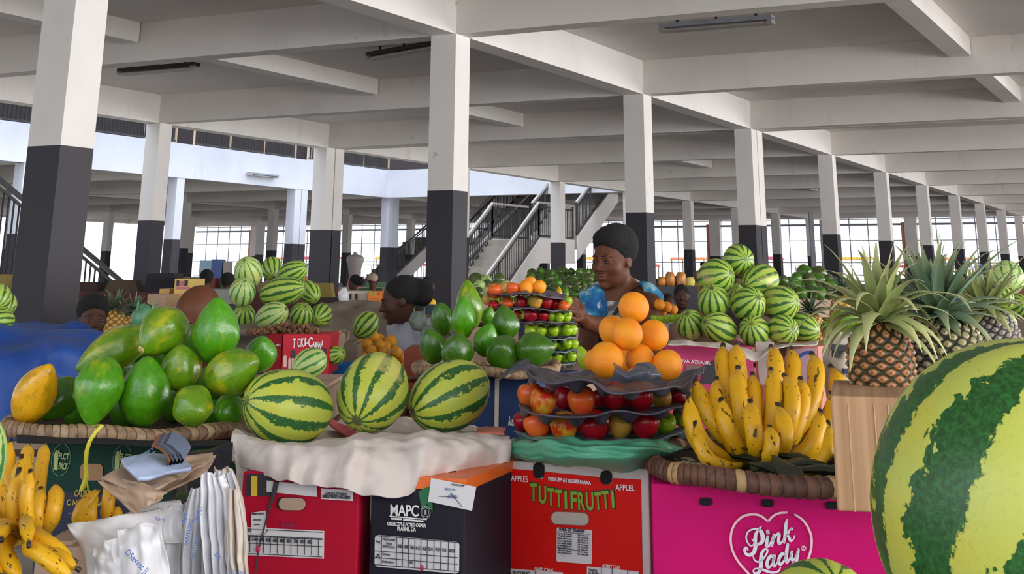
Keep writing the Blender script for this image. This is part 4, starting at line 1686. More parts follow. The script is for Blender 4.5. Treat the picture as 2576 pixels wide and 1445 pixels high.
c.poly([(654, 1298), (690, 1292), (693, 1337), (690, 1352), (656, 1352)], M['label'], 'label_sheet', .005)
seg = []
for i in range(11):
    x = 652 + i * 17.2
    seg.append((x, 1357 + (x - 740) * .035, x, 1400 + (x - 740) * .035))
for y in (1341, 1357, 1359.5, 1377, 1403):
    seg.append((642, y - 3, 834, y + 3.5))
seg.append((697, 1340, 684, 1357))
c.lines(seg, 1.4, M['dark_ink'])
for i, s_ in enumerate(('80', '144', '00', '08', '83', '88', '04', '26', '03', '30')):
    x = 640 + i * 17.2 + (0 if i != 1 else -2)
    c.text(s_, x + (2 if i else 1), 1371 + (x - 740) * .035, 8, M['dark_ink'], .03, .006, 12 if i != 1 else 14, bold=.3)
c.text('WARRANTY_BONUT UL', 657, 1302, 4, M['dark_ink'], -.05, .0075, 32)
c.text('ELIAFE NINI', 662, 1316, 3, M['dark_ink'], 0, .0075, 18)
c.text('JANI AN', 664, 1328, 3, M['dark_ink'], 0, .0075, 14)
c.text('KAS', 641, 1346, 8, M['dark_ink'], .03, .006, 14)
m = MB()
P_ = [c.loc(*p) for p in ((718, 1218), (712, 1250), (700, 1290), (690, 1330), (680, 1370), (673, 1405), (668, 1450))]
m.tube([(a, -.008, b) for a, b in P_], [.005, .004, .002, .0015, .0015, .0015, .0015], 8)
m.build('black_cord', M['dark_ink'], c.root)
P_ = c.loc(675, 1387)
MB().ball((P_[0], -.01, P_[1]), (.0042, .003, .006), 12).build('red_seal', flat('red_wax', (.55, .01, .08)), c.root)

# black carton with orange bands; its corner faces the viewer
def banded(name, label, xl, yl, xr, yr, ztop, dep, h, cols, group=None):
    c_ = Carton(name, label, xl, yl, xr, yr, ztop, dep, h, cols[0], 'box', group, 18)
    for (z0, z1, mt) in cols[1]:
        m_ = MB().box((0, dep / 2, (z0 + z1) / 2), (c_.L + .004, dep + .004, z1 - z0))
        m_.build('colour_band', mt, c_.root, smooth=0)
    return c_


orange_ink = flat('orange_ink', (.85, .16, .015), .4)
c = banded('black_carton', 'black carton with orange bands and white lettering under the right half of the white sack', 954, 1200, 1190, 1222, ZB, .34, .285,
           (print_board('black_print', (.018, .016, .028), (.12, .12, .14), .3),
            [(.268, .287, orange_ink), (.058, .078, orange_ink), (-.0, .03, flat('deep_green_ink', (.01, .09, .035)))]))
c.root.rotation_euler = (0, 0, c.root.rotation_euler.z)
c.text('MAPC', 1003, 1300, 25, M['white_ink'], .02, .004, 76, bold=.5)
c.lines([(1003, 1302, 1096, 1309)], 2.5, M['white_ink'])
c.lines([(1007, 1308, 1033, 1309), (1037, 1310, 1088, 1314)], 4, M['white_ink'])
c.text('OSERCEPULFCTIG OSPER', 997, 1325, 8, M['white_ink'], .04, .004, 104, bold=.3)
c.text('PLAUHIL DA', 1022, 1338, 9, M['white_ink'], .03, .004, 50, bold=.3)
m = MB()
px_, pz_ = c.loc(1093, 1291)
for r0, r1 in ((.0090, .0078), (.0064, .0056)):
    ring = []
    m.grid(lambda u, v, r0=r0, r1=r1: (px_ + (r0 + (r1 - r0) * v) * math.cos(u * 2 * PI), -.0045, pz_ + 1.15 * (r0 + (r1 - r0) * v) * math.sin(u * 2 * PI)), 24, 2, cu=True)
m.box((px_, -.0045, pz_), (.0035, .001, .007))
m.build('round_emblem', flat('grey_ink', (.35, .36, .38)), c.root, smooth=0)
c.poly([(1074, 1240), (1084, 1290), (1096, 1270), (1110, 1290), (1108, 1225), (1090, 1230)], flat('ribbon_green', (.01, .16, .05)), 'green_ribbon', .0035)
o = c.poly([(1110, 1203), (1223, 1224), (1213, 1284), (1103, 1262)], M['label'], 'label_sheet', .012, .001)
c.text('2CHINOM. BUON', 1162, 1220, 4, M['dark_ink'], .1, .0145, 34)
c.text('BKTT M', 1146, 1232, 5, M['blue_ink'], .1, .0145, 26)
c.text('SYE', 1152, 1251, 8, M['blue_ink'], .12, .0145, 24, shear=.4)
c.lines([(1130, 1248, 1178, 1250), (1160, 1238, 1190, 1275)], 1, M['dark_ink'], off=.0145)
c.rect(966, 1357, 1178, 1437, M['label'], 'label_sheet', .004, 9, .075)
seg = []
for i in range(11):
    x = (984, 1022, 1037, 1052, 1068, 1083, 1099, 1116, 1133, 1152, 1168)[i]
    seg.append((x, 1358 + (x - 1072) * .075, x, 1430 + (x - 1072) * .075))
for y in (1358, 1396, 1413, 1431):
    seg.append((968, y - 7.5, 1176, y + 7.5))
c.lines(seg, 1.4, M['dark_ink'], off=.006)
for i, s_ in enumerate(('38', '44', '36', '6.5', '63', '8.4', '9.0', '9.8', '810')):
    x = (1024, 1040, 1055, 1070, 1086, 1102, 1119, 1136, 1154)[i]
    c.text(s_, x + 1, 1384 + (x - 1072) * .075, 8, M['dark_ink'], .07, .0068, 10 if i < 8 else 13, bold=.2)
for s_, x, y, w_ in (('Aug', 970, 1368, 12), ('NEAT achall', 988, 1362, 32), ('Stmp', 996, 1372, 16), ('BDH Conl', 988, 1380, 30), ('Energy', 987, 1399, 20), ('Extrusion', 987, 1418, 30), ('88', 1055, 1420, 8)):
    c.text(s_, x, y, 6, M['dark_ink'], .07, .0068, w_)
c.lines([(971, 1408, 976, 1396), (976, 1396, 981, 1409)], 2, M['dark_ink'], off=.0068)
p_ = c.loc(1086, 1431)
MB().ball((p_[0], -.006, p_[1]), (.0032, .0015, .005), 12).build('red_dot', flat('red_mark', (.45, .01, .05)), c.root)

# red and white carton
c = Carton('tutti_carton'.replace('tutti', 'red'), 'red carton with white edges and green lettering under the apple tower', 1290, 1159, 1650, 1188, ZB, .45, .285, print_board('off_white_board', (.70, .64, .60), (.5, .4, .35), .3), ang=22)
red = print_board('bright_red_print', (.80, .005, .002), (.95, .18, .06), .08)
c.poly([(1297, 1179), (1361, 1184), (1364, 1199), (1374, 1205), (1386, 1204), (1390, 1186), (1528, 1198), (1530, 1208), (1543, 1218), (1558, 1214), (1561, 1200), (1631, 1203), (1640, 1480), (1298, 1480)], red, 'printed_panel', .002)
for (x0, x1, y0, y1) in ((1361, 1389, 1163, 1203), (1530, 1559, 1181, 1216)):
    c.rect(x0, y0, x1, y1, flat('notch_shadow', (.015, .012, .012), .95), 'finger_notch', .0032, 12)
c.text('APPLES', 1307, 1209, 13, M['white_ink'], .07, .0045, 46, bold=.3)
c.text('APPLEL', 1570, 1229, 13, M['white_ink'], .04, .0045, 50, bold=.3)
c.text('BKSVUEB GT REGIES PARMA', 1400, 1207, 8, M['white_ink'], .09, .0045, 113, bold=.4)
gi = flat('lime_ink', (.22, .42, .02))
di = flat('dark_green_ink', (.02, .05, .01))
tx = 'TUTTI FRUTTI'
xs = [1355, 1376, 1399, 1419, 1440, None, 1456, 1475, 1496, 1519, 1538, 1559]
ys = [1257, 1263, 1269, 1273, 1276, 0, 1277, 1279, 1279, 1278, 1275, 1273]
ws = [19, 20, 19, 19, 7, 0, 17, 19, 20, 18, 18, 7]
for i, chx in enumerate(tx):
    if chx == ' ':
        continue
    c.text(chx, xs[i] - 1.5, ys[i] + 2, 43, di, .06 - .008 * i, .0035, ws[i] + 3, 'lettering', bold=2.0)
    c.text(chx, xs[i] + 1, ys[i], 39, gi, .06 - .008 * i, .0055, ws[i], 'lettering', bold=1.4)
c.rect(1406, 1285, 1505, 1320, flat('hole_edge', (.35, .05, .02)), 'handle_hole', .0032, 16, .03)
c.rect(1409, 1287, 1503, 1318, M['kraft_pale'], 'handle_hole', .0045, 15, .03)
c.rect(1423, 1328, 1512, 1414, M['label'], 'label_sheet', .004, 4, .07)
c.text('FORK OT TEARLRY', 1430, 1332, 7, M['dark_ink'], .08, .0065, 68, bold=.3)
for i in range(9):
    y = 1344 + i * 6
    for s_, x, w_ in ((('Supruzor', 'Allk', 'Algunmo', 'Soupmeg', 'Nabu onbumst', '1.g The durize', 'Brntg noomondlun', 'Ab', 'En')[i], 1426, 22), (('Ananatin', 'ABHN', 'Annosse', 'Aftbinse', 'Opmilly', 'Fyoar', 'Typa', 'Sbapr', 'Sanse')[i], 1447, 16), ('38', 1476, 7), (('Snor', 'Uibg', 'Kyre', 'Mgelumb', 'the nuingt', 'Sonsl', 'Inuel tnat', 'Gn Gamr', 'oat fir Cinaili')[i], 1486, 18)):
        c.text(s_, x, y + (x - 1467) * .07, 3.6, M['dark_ink'], .07, .0065, w_)
c.lines([(1443, 1337, 1443, 1400), (1425, 1335, 1508, 1341), (1444, 1378, 1478, 1382)], .8, M['dark_ink'], off=.0065)
c.rect(1302, 1432, 1369, 1475, M['label'], 'label_sheet', .004, 0, .07)
c.rect(1373, 1436, 1440, 1475, M['label'], 'label_sheet', .004, 0, .07)
c.rect(1500, 1428, 1630, 1475, M['label'], 'label_sheet', .004, 0, .09)
c.lines([(1537, 1424, 1537, 1470), (1564, 1426, 1564, 1470), (1603, 1430, 1603, 1470)], 1.2, M['dark_ink'], off=.0065)
c.text('SNST CANS', 1369, 1436, 9, M['white_ink'], .07, .0045, 50, bold=.3)
c.text('GOBRT CAES', 1539, 1426, 9, M['white_ink'], .07, .0045, 46, bold=.3)
c.text('CAI PYAUO', 1308, 1444, 9, M['dark_ink'], .05, .0065, 54)
c.text('Teentng', 1505, 1433, 6, M['dark_ink'], .05, .0065, 22)
c.text('Su Bizbo', 1505, 1440, 6, M['dark_ink'], .05, .0065, 26)

# magenta carton with the heart
pinkb = print_board('magenta_print', (.62, .001, .15), (.80, .06, .22), .25)
c = Carton('magenta_carton', 'magenta carton with a white heart and script lettering under the banana basket', 1657, 1213, 2262, 1230, ZB, .34, .285, pinkb, ang=7)
hw = flat('pale_pink_ink', (.85, .55, .62))


def strokes(c_, S, mat, name, off=.004, ox=1840, oy=1260, k=7.8125):
    m_ = MB()
    for st_ in S:
        pts = [Vector((p[0], p[1], p[2])) for p in st_]
        n = max(8, len(pts) * 6)
        L = [spline(pts, i / (n - 1)) for i in range(n)] if len(pts) > 2 else pts
        loc = []
        for p in L:
            a, b = c_.loc(ox + p[0] / k, oy + p[1] / k)
            loc.append((a, b, p[2] / k * c_.px(ox + p[0] / k, oy + p[1] / k) / 2))
        V, F = [], []
        for i, (a, b, w) in enumerate(loc):
            q0, q1 = loc[max(0, i - 1)], loc[min(len(loc) - 1, i + 1)]
            t = Vector((q1[0] - q0[0], q1[1] - q0[1]))
            if t.length < 1e-9:
                t = Vector((1, 0))
            t.normalize()
            nx_, ny_ = -t.y * w, t.x * w
            V += [Vector((a + nx_, -off, b + ny_)), Vector((a - nx_, -off, b - ny_))]
        n = len(loc)
        F = [(2 * i, 2 * i + 1, 2 * i + 3, 2 * i + 2) for i in range(n - 1)]
        m_.add(V, F)
        for a, b, w in (loc[0], loc[-1]):
            m_.add([Vector((a + w * math.cos(j * PI / 5), -off, b + w * math.sin(j * PI / 5))) for j in range(10)], [tuple(range(10))])
    o_ = m_.build(name, mat, c_.root, smooth=0)
    md = o_.modifiers.new('ink', 'SOLIDIFY')
    md.thickness = .0006
    return o_


strokes(c, [[(875, 340, 40), (720, 230, 42), (560, 205, 42), (380, 250, 42), (230, 390, 42), (155, 580, 42), (155, 800, 42), (215, 990, 42), (310, 1150, 42), (430, 1290, 42), (570, 1430, 42), (640, 1490, 42)],
            [(875, 340, 40), (980, 230, 40), (1090, 175, 40), (1240, 160, 36)],
            [(1400, 200, 36), (1540, 290, 42), (1650, 430, 44), (1725, 620, 46), (1730, 830, 46), (1680, 1040, 44), (1580, 1250, 42), (1480, 1380, 42), (1380, 1490, 42)]], hw, 'heart_outline')
strokes(c, [
    # P
    [(740, 440, 26), (700, 490, 40), (640, 590, 60), (625, 720, 75), (630, 850, 75), (600, 950, 70), (530, 1000, 60), (450, 980, 55), (420, 900, 50), (450, 860, 45), (480, 890, 40)],
    [(560, 690, 22), (600, 740, 24), (590, 800, 24), (530, 815, 26), (470, 740, 28), (450, 640, 28), (500, 530, 28), (620, 490, 36), (720, 520, 70), (770, 620, 85), (760, 740, 70), (670, 800, 40)],
    # i
    [(870, 540, 70), (875, 555, 70)],
    [(870, 640, 50), (855, 740, 60), (850, 820, 60), (900, 810, 40), (940, 720, 26), (975, 620, 30)],
    # n
    [(990, 600, 50), (975, 700, 60), (955, 810, 50)],
    [(975, 720, 30), (1040, 600, 40), (1095, 590, 60), (1085, 690, 60), (1095, 765, 55), (1150, 740, 34), (1185, 680, 26)],
    # k
    [(1250, 300, 30), (1225, 400, 60), (1215, 580, 65), (1195, 740, 55)],
    [(1220, 640, 30), (1270, 560, 40), (1300, 500, 30), (1340, 480, 60)],
    [(1250, 590, 40), (1290, 650, 60), (1320, 710, 50), (1370, 690, 26), (1400, 610, 20)],
    # L
    [(590, 1030, 24), (620, 1100, 28), (690, 1135, 30), (780, 1080, 34), (850, 980, 34), (870, 900, 36), (820, 880, 36), (760, 960, 60), (745, 1080, 75), (745, 1200, 80), (720, 1320, 60), (650, 1365, 50), (600, 1330, 30), (620, 1275, 26), (720, 1270, 34), (850, 1310, 50), (980, 1340, 40), (1090, 1310, 34), (1130, 1235, 22)],
    # a
    [(985, 1020, 50), (920, 1030, 60), (870, 1120, 60), (865, 1210, 60), (900, 1240, 50), (960, 1180, 34), (1000, 1060, 40)],
    [(1010, 1010, 50), (990, 1120, 60), (1000, 1215, 50), (1050, 1170, 30), (1090, 1080, 30)],
    # d
    [(1220, 960, 50), (1150, 980, 60), (1100, 1060, 60), (1095, 1150, 60), (1140, 1170, 50), (1200, 1100, 34), (1230, 1010, 40)],
    [(1268, 785, 50), (1250, 900, 65), (1240, 1040, 65), (1250, 1140, 55), (1300, 1080, 30), (1335, 980, 34)],
    # y
    [(1350, 930, 50), (1340, 1020, 60), (1355, 1090, 50), (1410, 1060, 34), (1450, 960, 34)],
    [(1478, 880, 50), (1455, 1010, 60), (1430, 1150, 60), (1390, 1260, 50), (1340, 1270, 36), (1340, 1190, 26), (1400, 1130, 22)],
    [(1575, 810, 12), (1615, 830, 12), (1620, 870, 12), (1575, 895, 12), (1535, 870, 12), (1535, 830, 12), (1575, 810, 12)],
    [(1562, 875, 9), (1562, 832, 9), (1588, 838, 9), (1565, 855, 9), (1590, 878, 9)],
], flat('lilac_white_ink', (.72, .70, .78)), 'script_lettering', .0048)
for (x, y) in ((1795, 1256), (1950, 1258), (2112, 1262)):
    c.rect(x - 16, y - 10, x + 16, y + 10, flat('dark_slot', (.01, .005, .008), .9), 'finger_notch', .003, 8)

# dark green carton behind the bags, left
gb = print_board('dark_green_print', (.008, .05, .035), (.05, .12, .09), .3)
c = Carton('green_carton', 'dark green and navy banana carton under the papaya basket', 132, 1130, 620, 1142, 1.172, .40, .295, gb, ang=2)
c.poly([(155, 1250), (350, 1262), (380, 1500), (150, 1500)], flat('navy_ink', (.008, .012, .05)), 'printed_panel', .002)
yi = flat('pale_green_ink', (.42, .50, .18))
for cx in (173, 327):
    m = MB()
    a_, b_ = c.loc(cx, 1171)
    k = c.px(cx, 1171)
    m.grid(lambda u, v: (a_ + (24.5 - v * 1.5) * k * math.cos(u * 2 * PI), -.003, b_ + (38 - v * 1.8) * k * math.sin(u * 2 * PI)), 32, 2, cu=True)
    m.build('oval_ring', flat('mint_ink', (.10, .30, .18)), c.root, smooth=0)
    c.text('FLCT', cx - 6, 1168, 14, yi, .08, .004, 26, bold=.6)
    c.text('PACK', cx - 6, 1193, 14, yi, .08, .004, 24, bold=.6)
    c.poly([(cx - 18, 1196), (cx - 18, 1160), (cx - 12, 1146), (cx - 6, 1150), (cx - 8, 1198)], yi, 'printed_panel', .004)
    c.poly([(cx - 4, 1143), (cx - 10, 1155), (cx - 2, 1155)], yi, 'printed_panel', .004)
c.rect(222, 1180, 278, 1222, flat('handle_kraft', (.38, .20, .08)), 'handle_hole', .003, 10)
yo = flat('gold_ink', (.55, .42, .08))
c.text('CALBURA', 208, 1262, 15, yo, .02, .004, 52, bold=.5)
c.text('C NIUL SOGA', 189, 1284, 13, yo, .03, .004, 92, bold=.5)
c.text('FTS TURROUT CHTES', 194, 1309, 5, M['label'], .03, .004, 70)

# cardboard box of pineapples
c = Carton('pineapple_carton', 'plain brown cardboard box holding the large pineapples', 2105, 986, 2420, 1022, 1.335, .30, .150, M['board'], ang=14)
m = MB()
for x in (2150, 2215, 2250):
    a_, b_ = c.loc(x, 1000)
    m.box((a_, -.0006, .07), (.002, .001, .14))
m.build('board_crease', flat('pale_board_crease', (.55, .36, .22)), c.root, smooth=0)

# navy carton under the middle papayas
c = Carton('navy_carton', 'navy blue carton with white script under the middle papaya basket', 1150, 952, 1345, 957, 1.235, .40, .35, print_board('navy_print', (.022, .045, .14), (.1, .12, .2), .2))
c.rect(1262, 952, 1272, 1100, M['kraft_pale'], 'edge_tape', .003)
c.text('kun', 1296, 1071, 22, M['white_ink'], .02, .004, 26, shear=.3)

# red carton behind, its corner to the viewer
redb = print_board('raspberry_red_print', (.62, .03, .05), (.8, .2, .2), .15)
c = Carton('raspberry_carton', 'red carton with white lettering below the left watermelon pile', 727, 848, 846, 843, 1.297, .24, .13, redb, ang=0)
a0 = c.root.rotation_euler.z
c.rect(728, 850, 843, 932, redb, 'printed_panel', .001)
for i, (s_, x, y, h_, w_) in enumerate((('T', 751, 882, 22, 8), ('C', 763, 879, 19, 7), ('K', 771, 879, 20, 8), ('I', 780, 876, 18, 4), ('-', 786, 875, 14, 4), ('C', 790, 879, 22, 11), ('A', 802, 879, 12, 6), ('I', 808, 880, 12, 3), ('N', 812, 882, 15, 5), ('N', 817, 884, 16, 5), ('A', 823, 878, 14, 6))):
    c.text(s_, x, y, h_, M['white_ink'], -.02, .004, w_, bold=.8)
c.rect(827, 881, 836, 900, M['dark_ink'], 'handle_hole', .004, 4)
c.rect(748, 888, 757, 908, M['dark_ink'], 'handle_hole', .004, 4)
for (x, y, w_, h_) in ((733, 905, 8, 26), (744, 912, 6, 24), (752, 910, 5, 22), (764, 914, 6, 20)):
    c.poly([(x - w_ / 2, y + h_), (x - w_ / 2, y), (x, y - 6), (x + w_ / 2, y), (x + w_ / 2, y + h_)], flat('pale_figure_ink', (.75, .5, .45)), 'printed_figure', .004)
# side face as its own box, its shade put into a darker red
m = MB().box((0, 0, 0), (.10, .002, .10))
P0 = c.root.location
s_side = Carton('raspberry_carton', 'box standing for the shaded left side face of the lettered red carton', 690, 848, 726, 848, 1.297, .2, .13, print_board('deep_red_print', (.26, .004, .012), (.5, .05, .05), .1), ang=0)
s_side.text('AIS', 709, 879, 6, M['label'], 0, .004, 12)

# magenta carton and sack below the tall melon pile
c = Carton('pink_carton', 'pink carton with small white lettering under the tall melon pile', 1686, 866, 1908, 868, 1.262, .55, .30, print_board('rose_print', (.60, .06, .19), (.8, .3, .4), .2), ang=4)
c.text('ROVA AZIIA.BR.', 1716, 906, 8, M['white_ink'], .06, .004, 86, bold=.2)
c.poly([(1742, 913), (1778, 913), (1784, 935), (1736, 940)], flat('hole_brown', (.22, .12, .10)), 'handle_hole', .003)
c.poly([(1786, 915), (1830, 890), (1836, 960), (1776, 960)], M['dark_ink'], 'torn_hole', .003)
c.poly([(1815, 850), (1985, 870), (1985, 900), (1815, 880)], flat('pale', (.6, .55, .5)), 'label_sheet', .004) if False else None
c2 = Carton('striped_carton', 'carton printed in brown, coral and blue right of the pink carton', 1912, 858, 2072, 862, 1.27, .40, .30, print_board('coral_print', (.60, .22, .16), (.8, .4, .3), .2))
c2.poly([(1915, 852), (1962, 852), (1958, 960), (1928, 960)], flat('cream_ink', (.62, .56, .50)), 'printed_panel', .002)
c2.poly([(1966, 862), (1978, 853), (2000, 852), (1990, 890), (1982, 930), (1968, 905)], flat('chocolate_ink', (.08, .025, .012)), 'printed_panel', .004)
c2.poly([(2010, 870), (2070, 866), (2070, 960), (2000, 960)], flat('lilac_pink_ink', (.60, .36, .42)), 'printed_panel', .003)
m = MB()
for (r0, mt, nm_) in ((.055, flat('cobalt_ink', (.03, .09, .40)), 'printed_arc'),):
    a_, b_ = c2.loc(2058, 925)
    m.grid(lambda u, v: (a_ + (r0 + .010 * v) * math.cos(PI * (.5 + u * .5)), -.006, b_ + (r0 + .010 * v) * math.sin(PI * (.5 + u * .5))), 16, 2)
    m.build(nm_, mt, c2.root, smooth=0)


# ---------------------------------------------------------------- round baskets
def wicker_mat(name, a, b, cc, freq=70):
    t = NT(name)
    at_ = t.n('Attribute', attribute_name='eye').outputs['Fac']
    v = t.obj()
    ca = t.n('CombineXYZ', {0: t.math('MULTIPLY', at_, float(freq))}).outputs[0]
    n1 = t.n('TexWhiteNoise', {'Vector': t.n('CombineXYZ', {0: t.math('FLOOR', t.math('MULTIPLY', at_, float(freq)))}).outputs[0]}).outputs[0]
    c = t.ramp(n1, [(.0, a), (.5, b), (.84, b), (.88, cc)])
    fr = t.math('FRACT', t.math('MULTIPLY', at_, float(freq)))
    edge = t.math('ABSOLUTE', t.math('SUBTRACT', fr, .5))
    c = t.mix(t.smooth(edge, .40, .5), c, (.03, .015, .01))
    c = t.mix(t.math('MULTIPLY', t.smooth(t.noise(v, 60, 4), .45, .7), .5), c, tuple(q * .35 for q in a))
    return t.out(c, .6, t.noise(v, 90, 3), .4, .003)


M['wick_l'] = wicker_mat('pale_brown_wicker', (.22, .13, .075), (.34, .22, .12), (.42, .30, .17), 90)
M['wick_r'] = wicker_mat('dark_brown_wicker', (.10, .042, .028), (.17, .075, .045), (.52, .33, .14), 112)
M['basket_in'] = plain('dark_basket_weave', (.05, .035, .025), .8, .3, 30, .3)


def basket(cx, cy, z, rad, tube_r, mat, label, sag=.035, wraps=84, sq=1.0):
    root = thing('round_basket', (cx, cy, z - sag), label, 'basket')
    N, K = wraps * 6, 10
    V, E, F = [], [], []
    for i in range(N):
        a = 2 * PI * i / N
        w = (i % 6) / 6
        rr = tube_r * (1 + .13 * math.sin(PI * w) - .08)
        wob = .004 * math.sin(3 * a + 1) + .003 * math.sin(7 * a)
        for j in range(K):
            b = 2 * PI * j / K
            aa = a + .35 * tube_r / rad * math.cos(b) * 2
            R_ = rad + wob + rr * math.cos(b)
            V.append((R_ * math.cos(aa), sq * R_ * math.sin(aa), sag + wob + rr * math.sin(b)))
            E.append((i + .01) / N)
    for i in range(N):
        for j in range(K):
            F.append((i * K + j, ((i + 1) % N) * K + j, ((i + 1) % N) * K + (j + 1) % K, i * K + (j + 1) % K))
    o = MB().add(V, F).build('rim', mat, root, smooth=180)
    eye_attr(o, E)
    m = MB()
    prof = [(0, 0)] + [(rad * s, sag * s ** 2.5 - .002) for s in (.2, .4, .6, .8, .9, 1.0)]
    prof2 = [(r, z_ - .006) for r, z_ in reversed(prof[1:])] + [(0, -.006)]
    m.lathe(prof + prof2, 48, fn=lambda p: Vector((p.x, p.y * sq, p.z)))
    m.build('woven_bowl', M['basket_in'], root)
    return root


c1 = at(342, 1100, 2.86)
basket(c1.x, 2.85, 1.203, .246, .0155, M['wick_l'], 'round wicker basket with wrapped rim holding the large papayas', .022, 90, .82)
basket(.575, 2.475, 1.188, .325, .0165, M['wick_r'], 'round brown wicker basket holding the upright bananas', .016, 112)
c1 = at(1236, 940, 3.62)
basket(c1.x, 3.64, 1.262, .185, .012, M['wick_l'], 'round wicker basket under the middle papayas', .012, 70)
# dark leaves lining the banana basket
M['dark_leaf'] = plain('dark_banana_leaf', (.018, .028, .012), .5, .4, 20, .3)
m = MB()
for i in range(22):
    a = R.uniform(0, 2 * PI)
    r = R.uniform(.05, .25)
    p = Vector((.575 + r * math.cos(a), 2.475 + r * math.sin(a), 1.192))
    d = Vector((R.uniform(-1, 1), R.uniform(-1, 1), R.uniform(-.1, .25))).normalized() * R.uniform(.05, .10)
    m.tube([p - d, p + Vector((0, 0, .008)), p + d], [.004, .022, .004], 8, sq=.35)
tag(m.build('leaf_litter', M['dark_leaf']), 'dark dry leaves lining the banana basket', 'leaves', kind='stuff')
loft('paper_liner', [[(1640, 1162, 2.52), (1700, 1175, 2.42), (1770, 1185, 2.36)], [(1680, 1150, 2.6), (1730, 1160, 2.5), (1790, 1172, 2.42)], [(1700, 1140, 2.7), (1740, 1148, 2.6), (1790, 1160, 2.5)]], M['kraft_pale'], 30, 10, .008, 20)
tag(bpy.data.objects['paper_liner'], 'crumpled grey paper lining the left side of the banana basket', 'paper')

# ---------------------------------------------------------------- cloths
o = loft('white_sack', [
    [(640, 1075, 3.15), (760, 1070, 3.2), (900, 1062, 3.2), (1040, 1058, 3.2), (1170, 1066, 3.2), (1270, 1080, 3.1)],
    [(622, 1092, 2.9), (740, 1120, 2.86), (900, 1098, 2.9), (1040, 1088, 2.95), (1160, 1090, 2.92), (1292, 1098, 2.9)],
    [(604, 1096, 2.66), (720, 1128, 2.54), (880, 1116, 2.52), (1010, 1104, 2.54), (1140, 1098, 2.56), (1300, 1108, 2.66)],
    [(598, 1112, 2.60), (715, 1142, 2.47), (880, 1140, 2.44), (1010, 1132, 2.45), (1150, 1120, 2.48), (1303, 1124, 2.62)],
    [(597, 1140, 2.58), (712, 1180, 2.44), (860, 1195, 2.41), (1010, 1195, 2.42), (1140, 1165, 2.46), (1302, 1145, 2.61)],
    [(604, 1170, 2.58), (705, 1212, 2.44), (860, 1230, 2.40), (1012, 1258, 2.40), (1120, 1205, 2.46), (1296, 1168, 2.61)],
], M['sack'], 170, 70, .010, 16, None, .003, 3.0, fold=.030, fsc=(17, 1.1))
tag(o, 'dirty white sackcloth draped over the cartons under the three large watermelons', 'cloth')
tag(loft('sack_corner', [[(606, 1150, 2.56), (640, 1165, 2.54), (690, 1190, 2.50)], [(612, 1200, 2.55), (640, 1205, 2.53), (690, 1215, 2.5)], [(622, 1270, 2.54), (640, 1240, 2.53), (692, 1238, 2.5)]], M['sack'], 30, 20, .014, 22, None, .003, 9), 'hanging corner of dirty cloth beside the crimson carton', 'cloth')
tag(loft('strip_of_cloth', [[(952, 1225, 2.5), (962, 1228, 2.5)], [(950, 1290, 2.5), (964, 1290, 2.5)], [(954, 1348, 2.5), (960, 1345, 2.5)]], M['sack'], 6, 14, .003, 30, None, .002), 'narrow rag hanging between the crimson and black cartons', 'cloth')
tag(loft('pink_rag', [[(850, 1060, 3.02), (890, 1080, 3.0), (930, 1100, 2.98)], [(840, 1075, 2.88), (880, 1095, 2.86), (915, 1110, 2.84)]], M['pink_cloth'], 14, 8, .01, 20, None, .003), 'pinkish red rag between the left and middle large watermelons', 'cloth')
tag(loft('pink_rag', [[(1215, 1080, 2.95), (1250, 1076, 2.92), (1290, 1080, 2.85)], [(1218, 1092, 2.8), (1250, 1092, 2.78), (1286, 1094, 2.74)]], flat('coral_plastic', (.80, .22, .18)), 14, 8, .004, 20, None, .003), 'coral plastic scrap on the sack at the right', 'cloth')
o = loft('blue_sheet', [
    [(-80, 826, 5.0), (60, 822, 5.0), (180, 842, 5.0), (270, 858, 5.0), (330, 870, 5.0)],
    [(-80, 832, 4.5), (50, 836, 4.4), (160, 856, 4.4), (260, 866, 4.4), (330, 880, 4.4)],
    [(-80, 870, 4.15), (50, 880, 4.1), (160, 884, 4.05), (250, 890, 4.1), (330, 905, 4.2)],
    [(-80, 960, 4.05), (50, 965, 3.98), (150, 970, 4.0), (240, 980, 4.0), (330, 985, 4.1)],
    [(-80, 1110, 3.95), (50, 1115, 3.92), (150, 1115, 3.92), (240, 1115, 3.95), (330, 1115, 4.0)]],
    M['blue_sheet'], 70, 50, .05, 3.5, None, .004, 2.0, fold=.05, fsc=(5, 2))
tag(o, 'rumpled blue tarpaulin covering a stall behind the papayas', 'tarpaulin')
o = loft('beige_sacking', [
    [(820, 776, 8.35), (900, 778, 8.35), (990, 776, 8.35), (1080, 776, 8.35), (1160, 780, 8.35)],
    [(812, 782, 7.65), (890, 780, 7.55), (960, 778, 7.55), (1040, 780, 7.65), (1140, 790, 7.75)],
    [(800, 850, 7.35), (870, 850, 7.25), (960, 850, 7.25), (1040, 850, 7.35), (1140, 850, 7.45)],
    [(790, 990, 7.25), (870, 990, 7.15), (960, 990, 7.15), (1040, 990, 7.25), (1140, 990, 7.25)],
    [(790, 1340, 7.25), (870, 1340, 7.2), (960, 1340, 7.2), (1040, 1340, 7.25), (1140, 1340, 7.25)]],
    M['beige_sack'], 60, 40, .07, 3.2, None, .005, 5.0, fold=.06, fsc=(6, 2))
tag(o, 'beige sacking hung behind the tangerines and the seated woman', 'cloth')
o = loft('beige_sacking', [
    [(590, 812, 5.75), (680, 815, 5.7), (760, 812, 5.7), (850, 812, 5.75)],
    [(585, 838, 5.07), (680, 838, 5.03), (760, 834, 5.04), (850, 836, 5.07)],
    [(590, 880, 5.04), (680, 880, 5.02), (760, 880, 5.02), (850, 880, 5.04)],
    [(590, 960, 5.04), (680, 960, 5.02), (760, 960, 5.02), (850, 960, 5.04)]],
    M['beige_sack'], 40, 30, .02, 8, None, .004, 6.0)
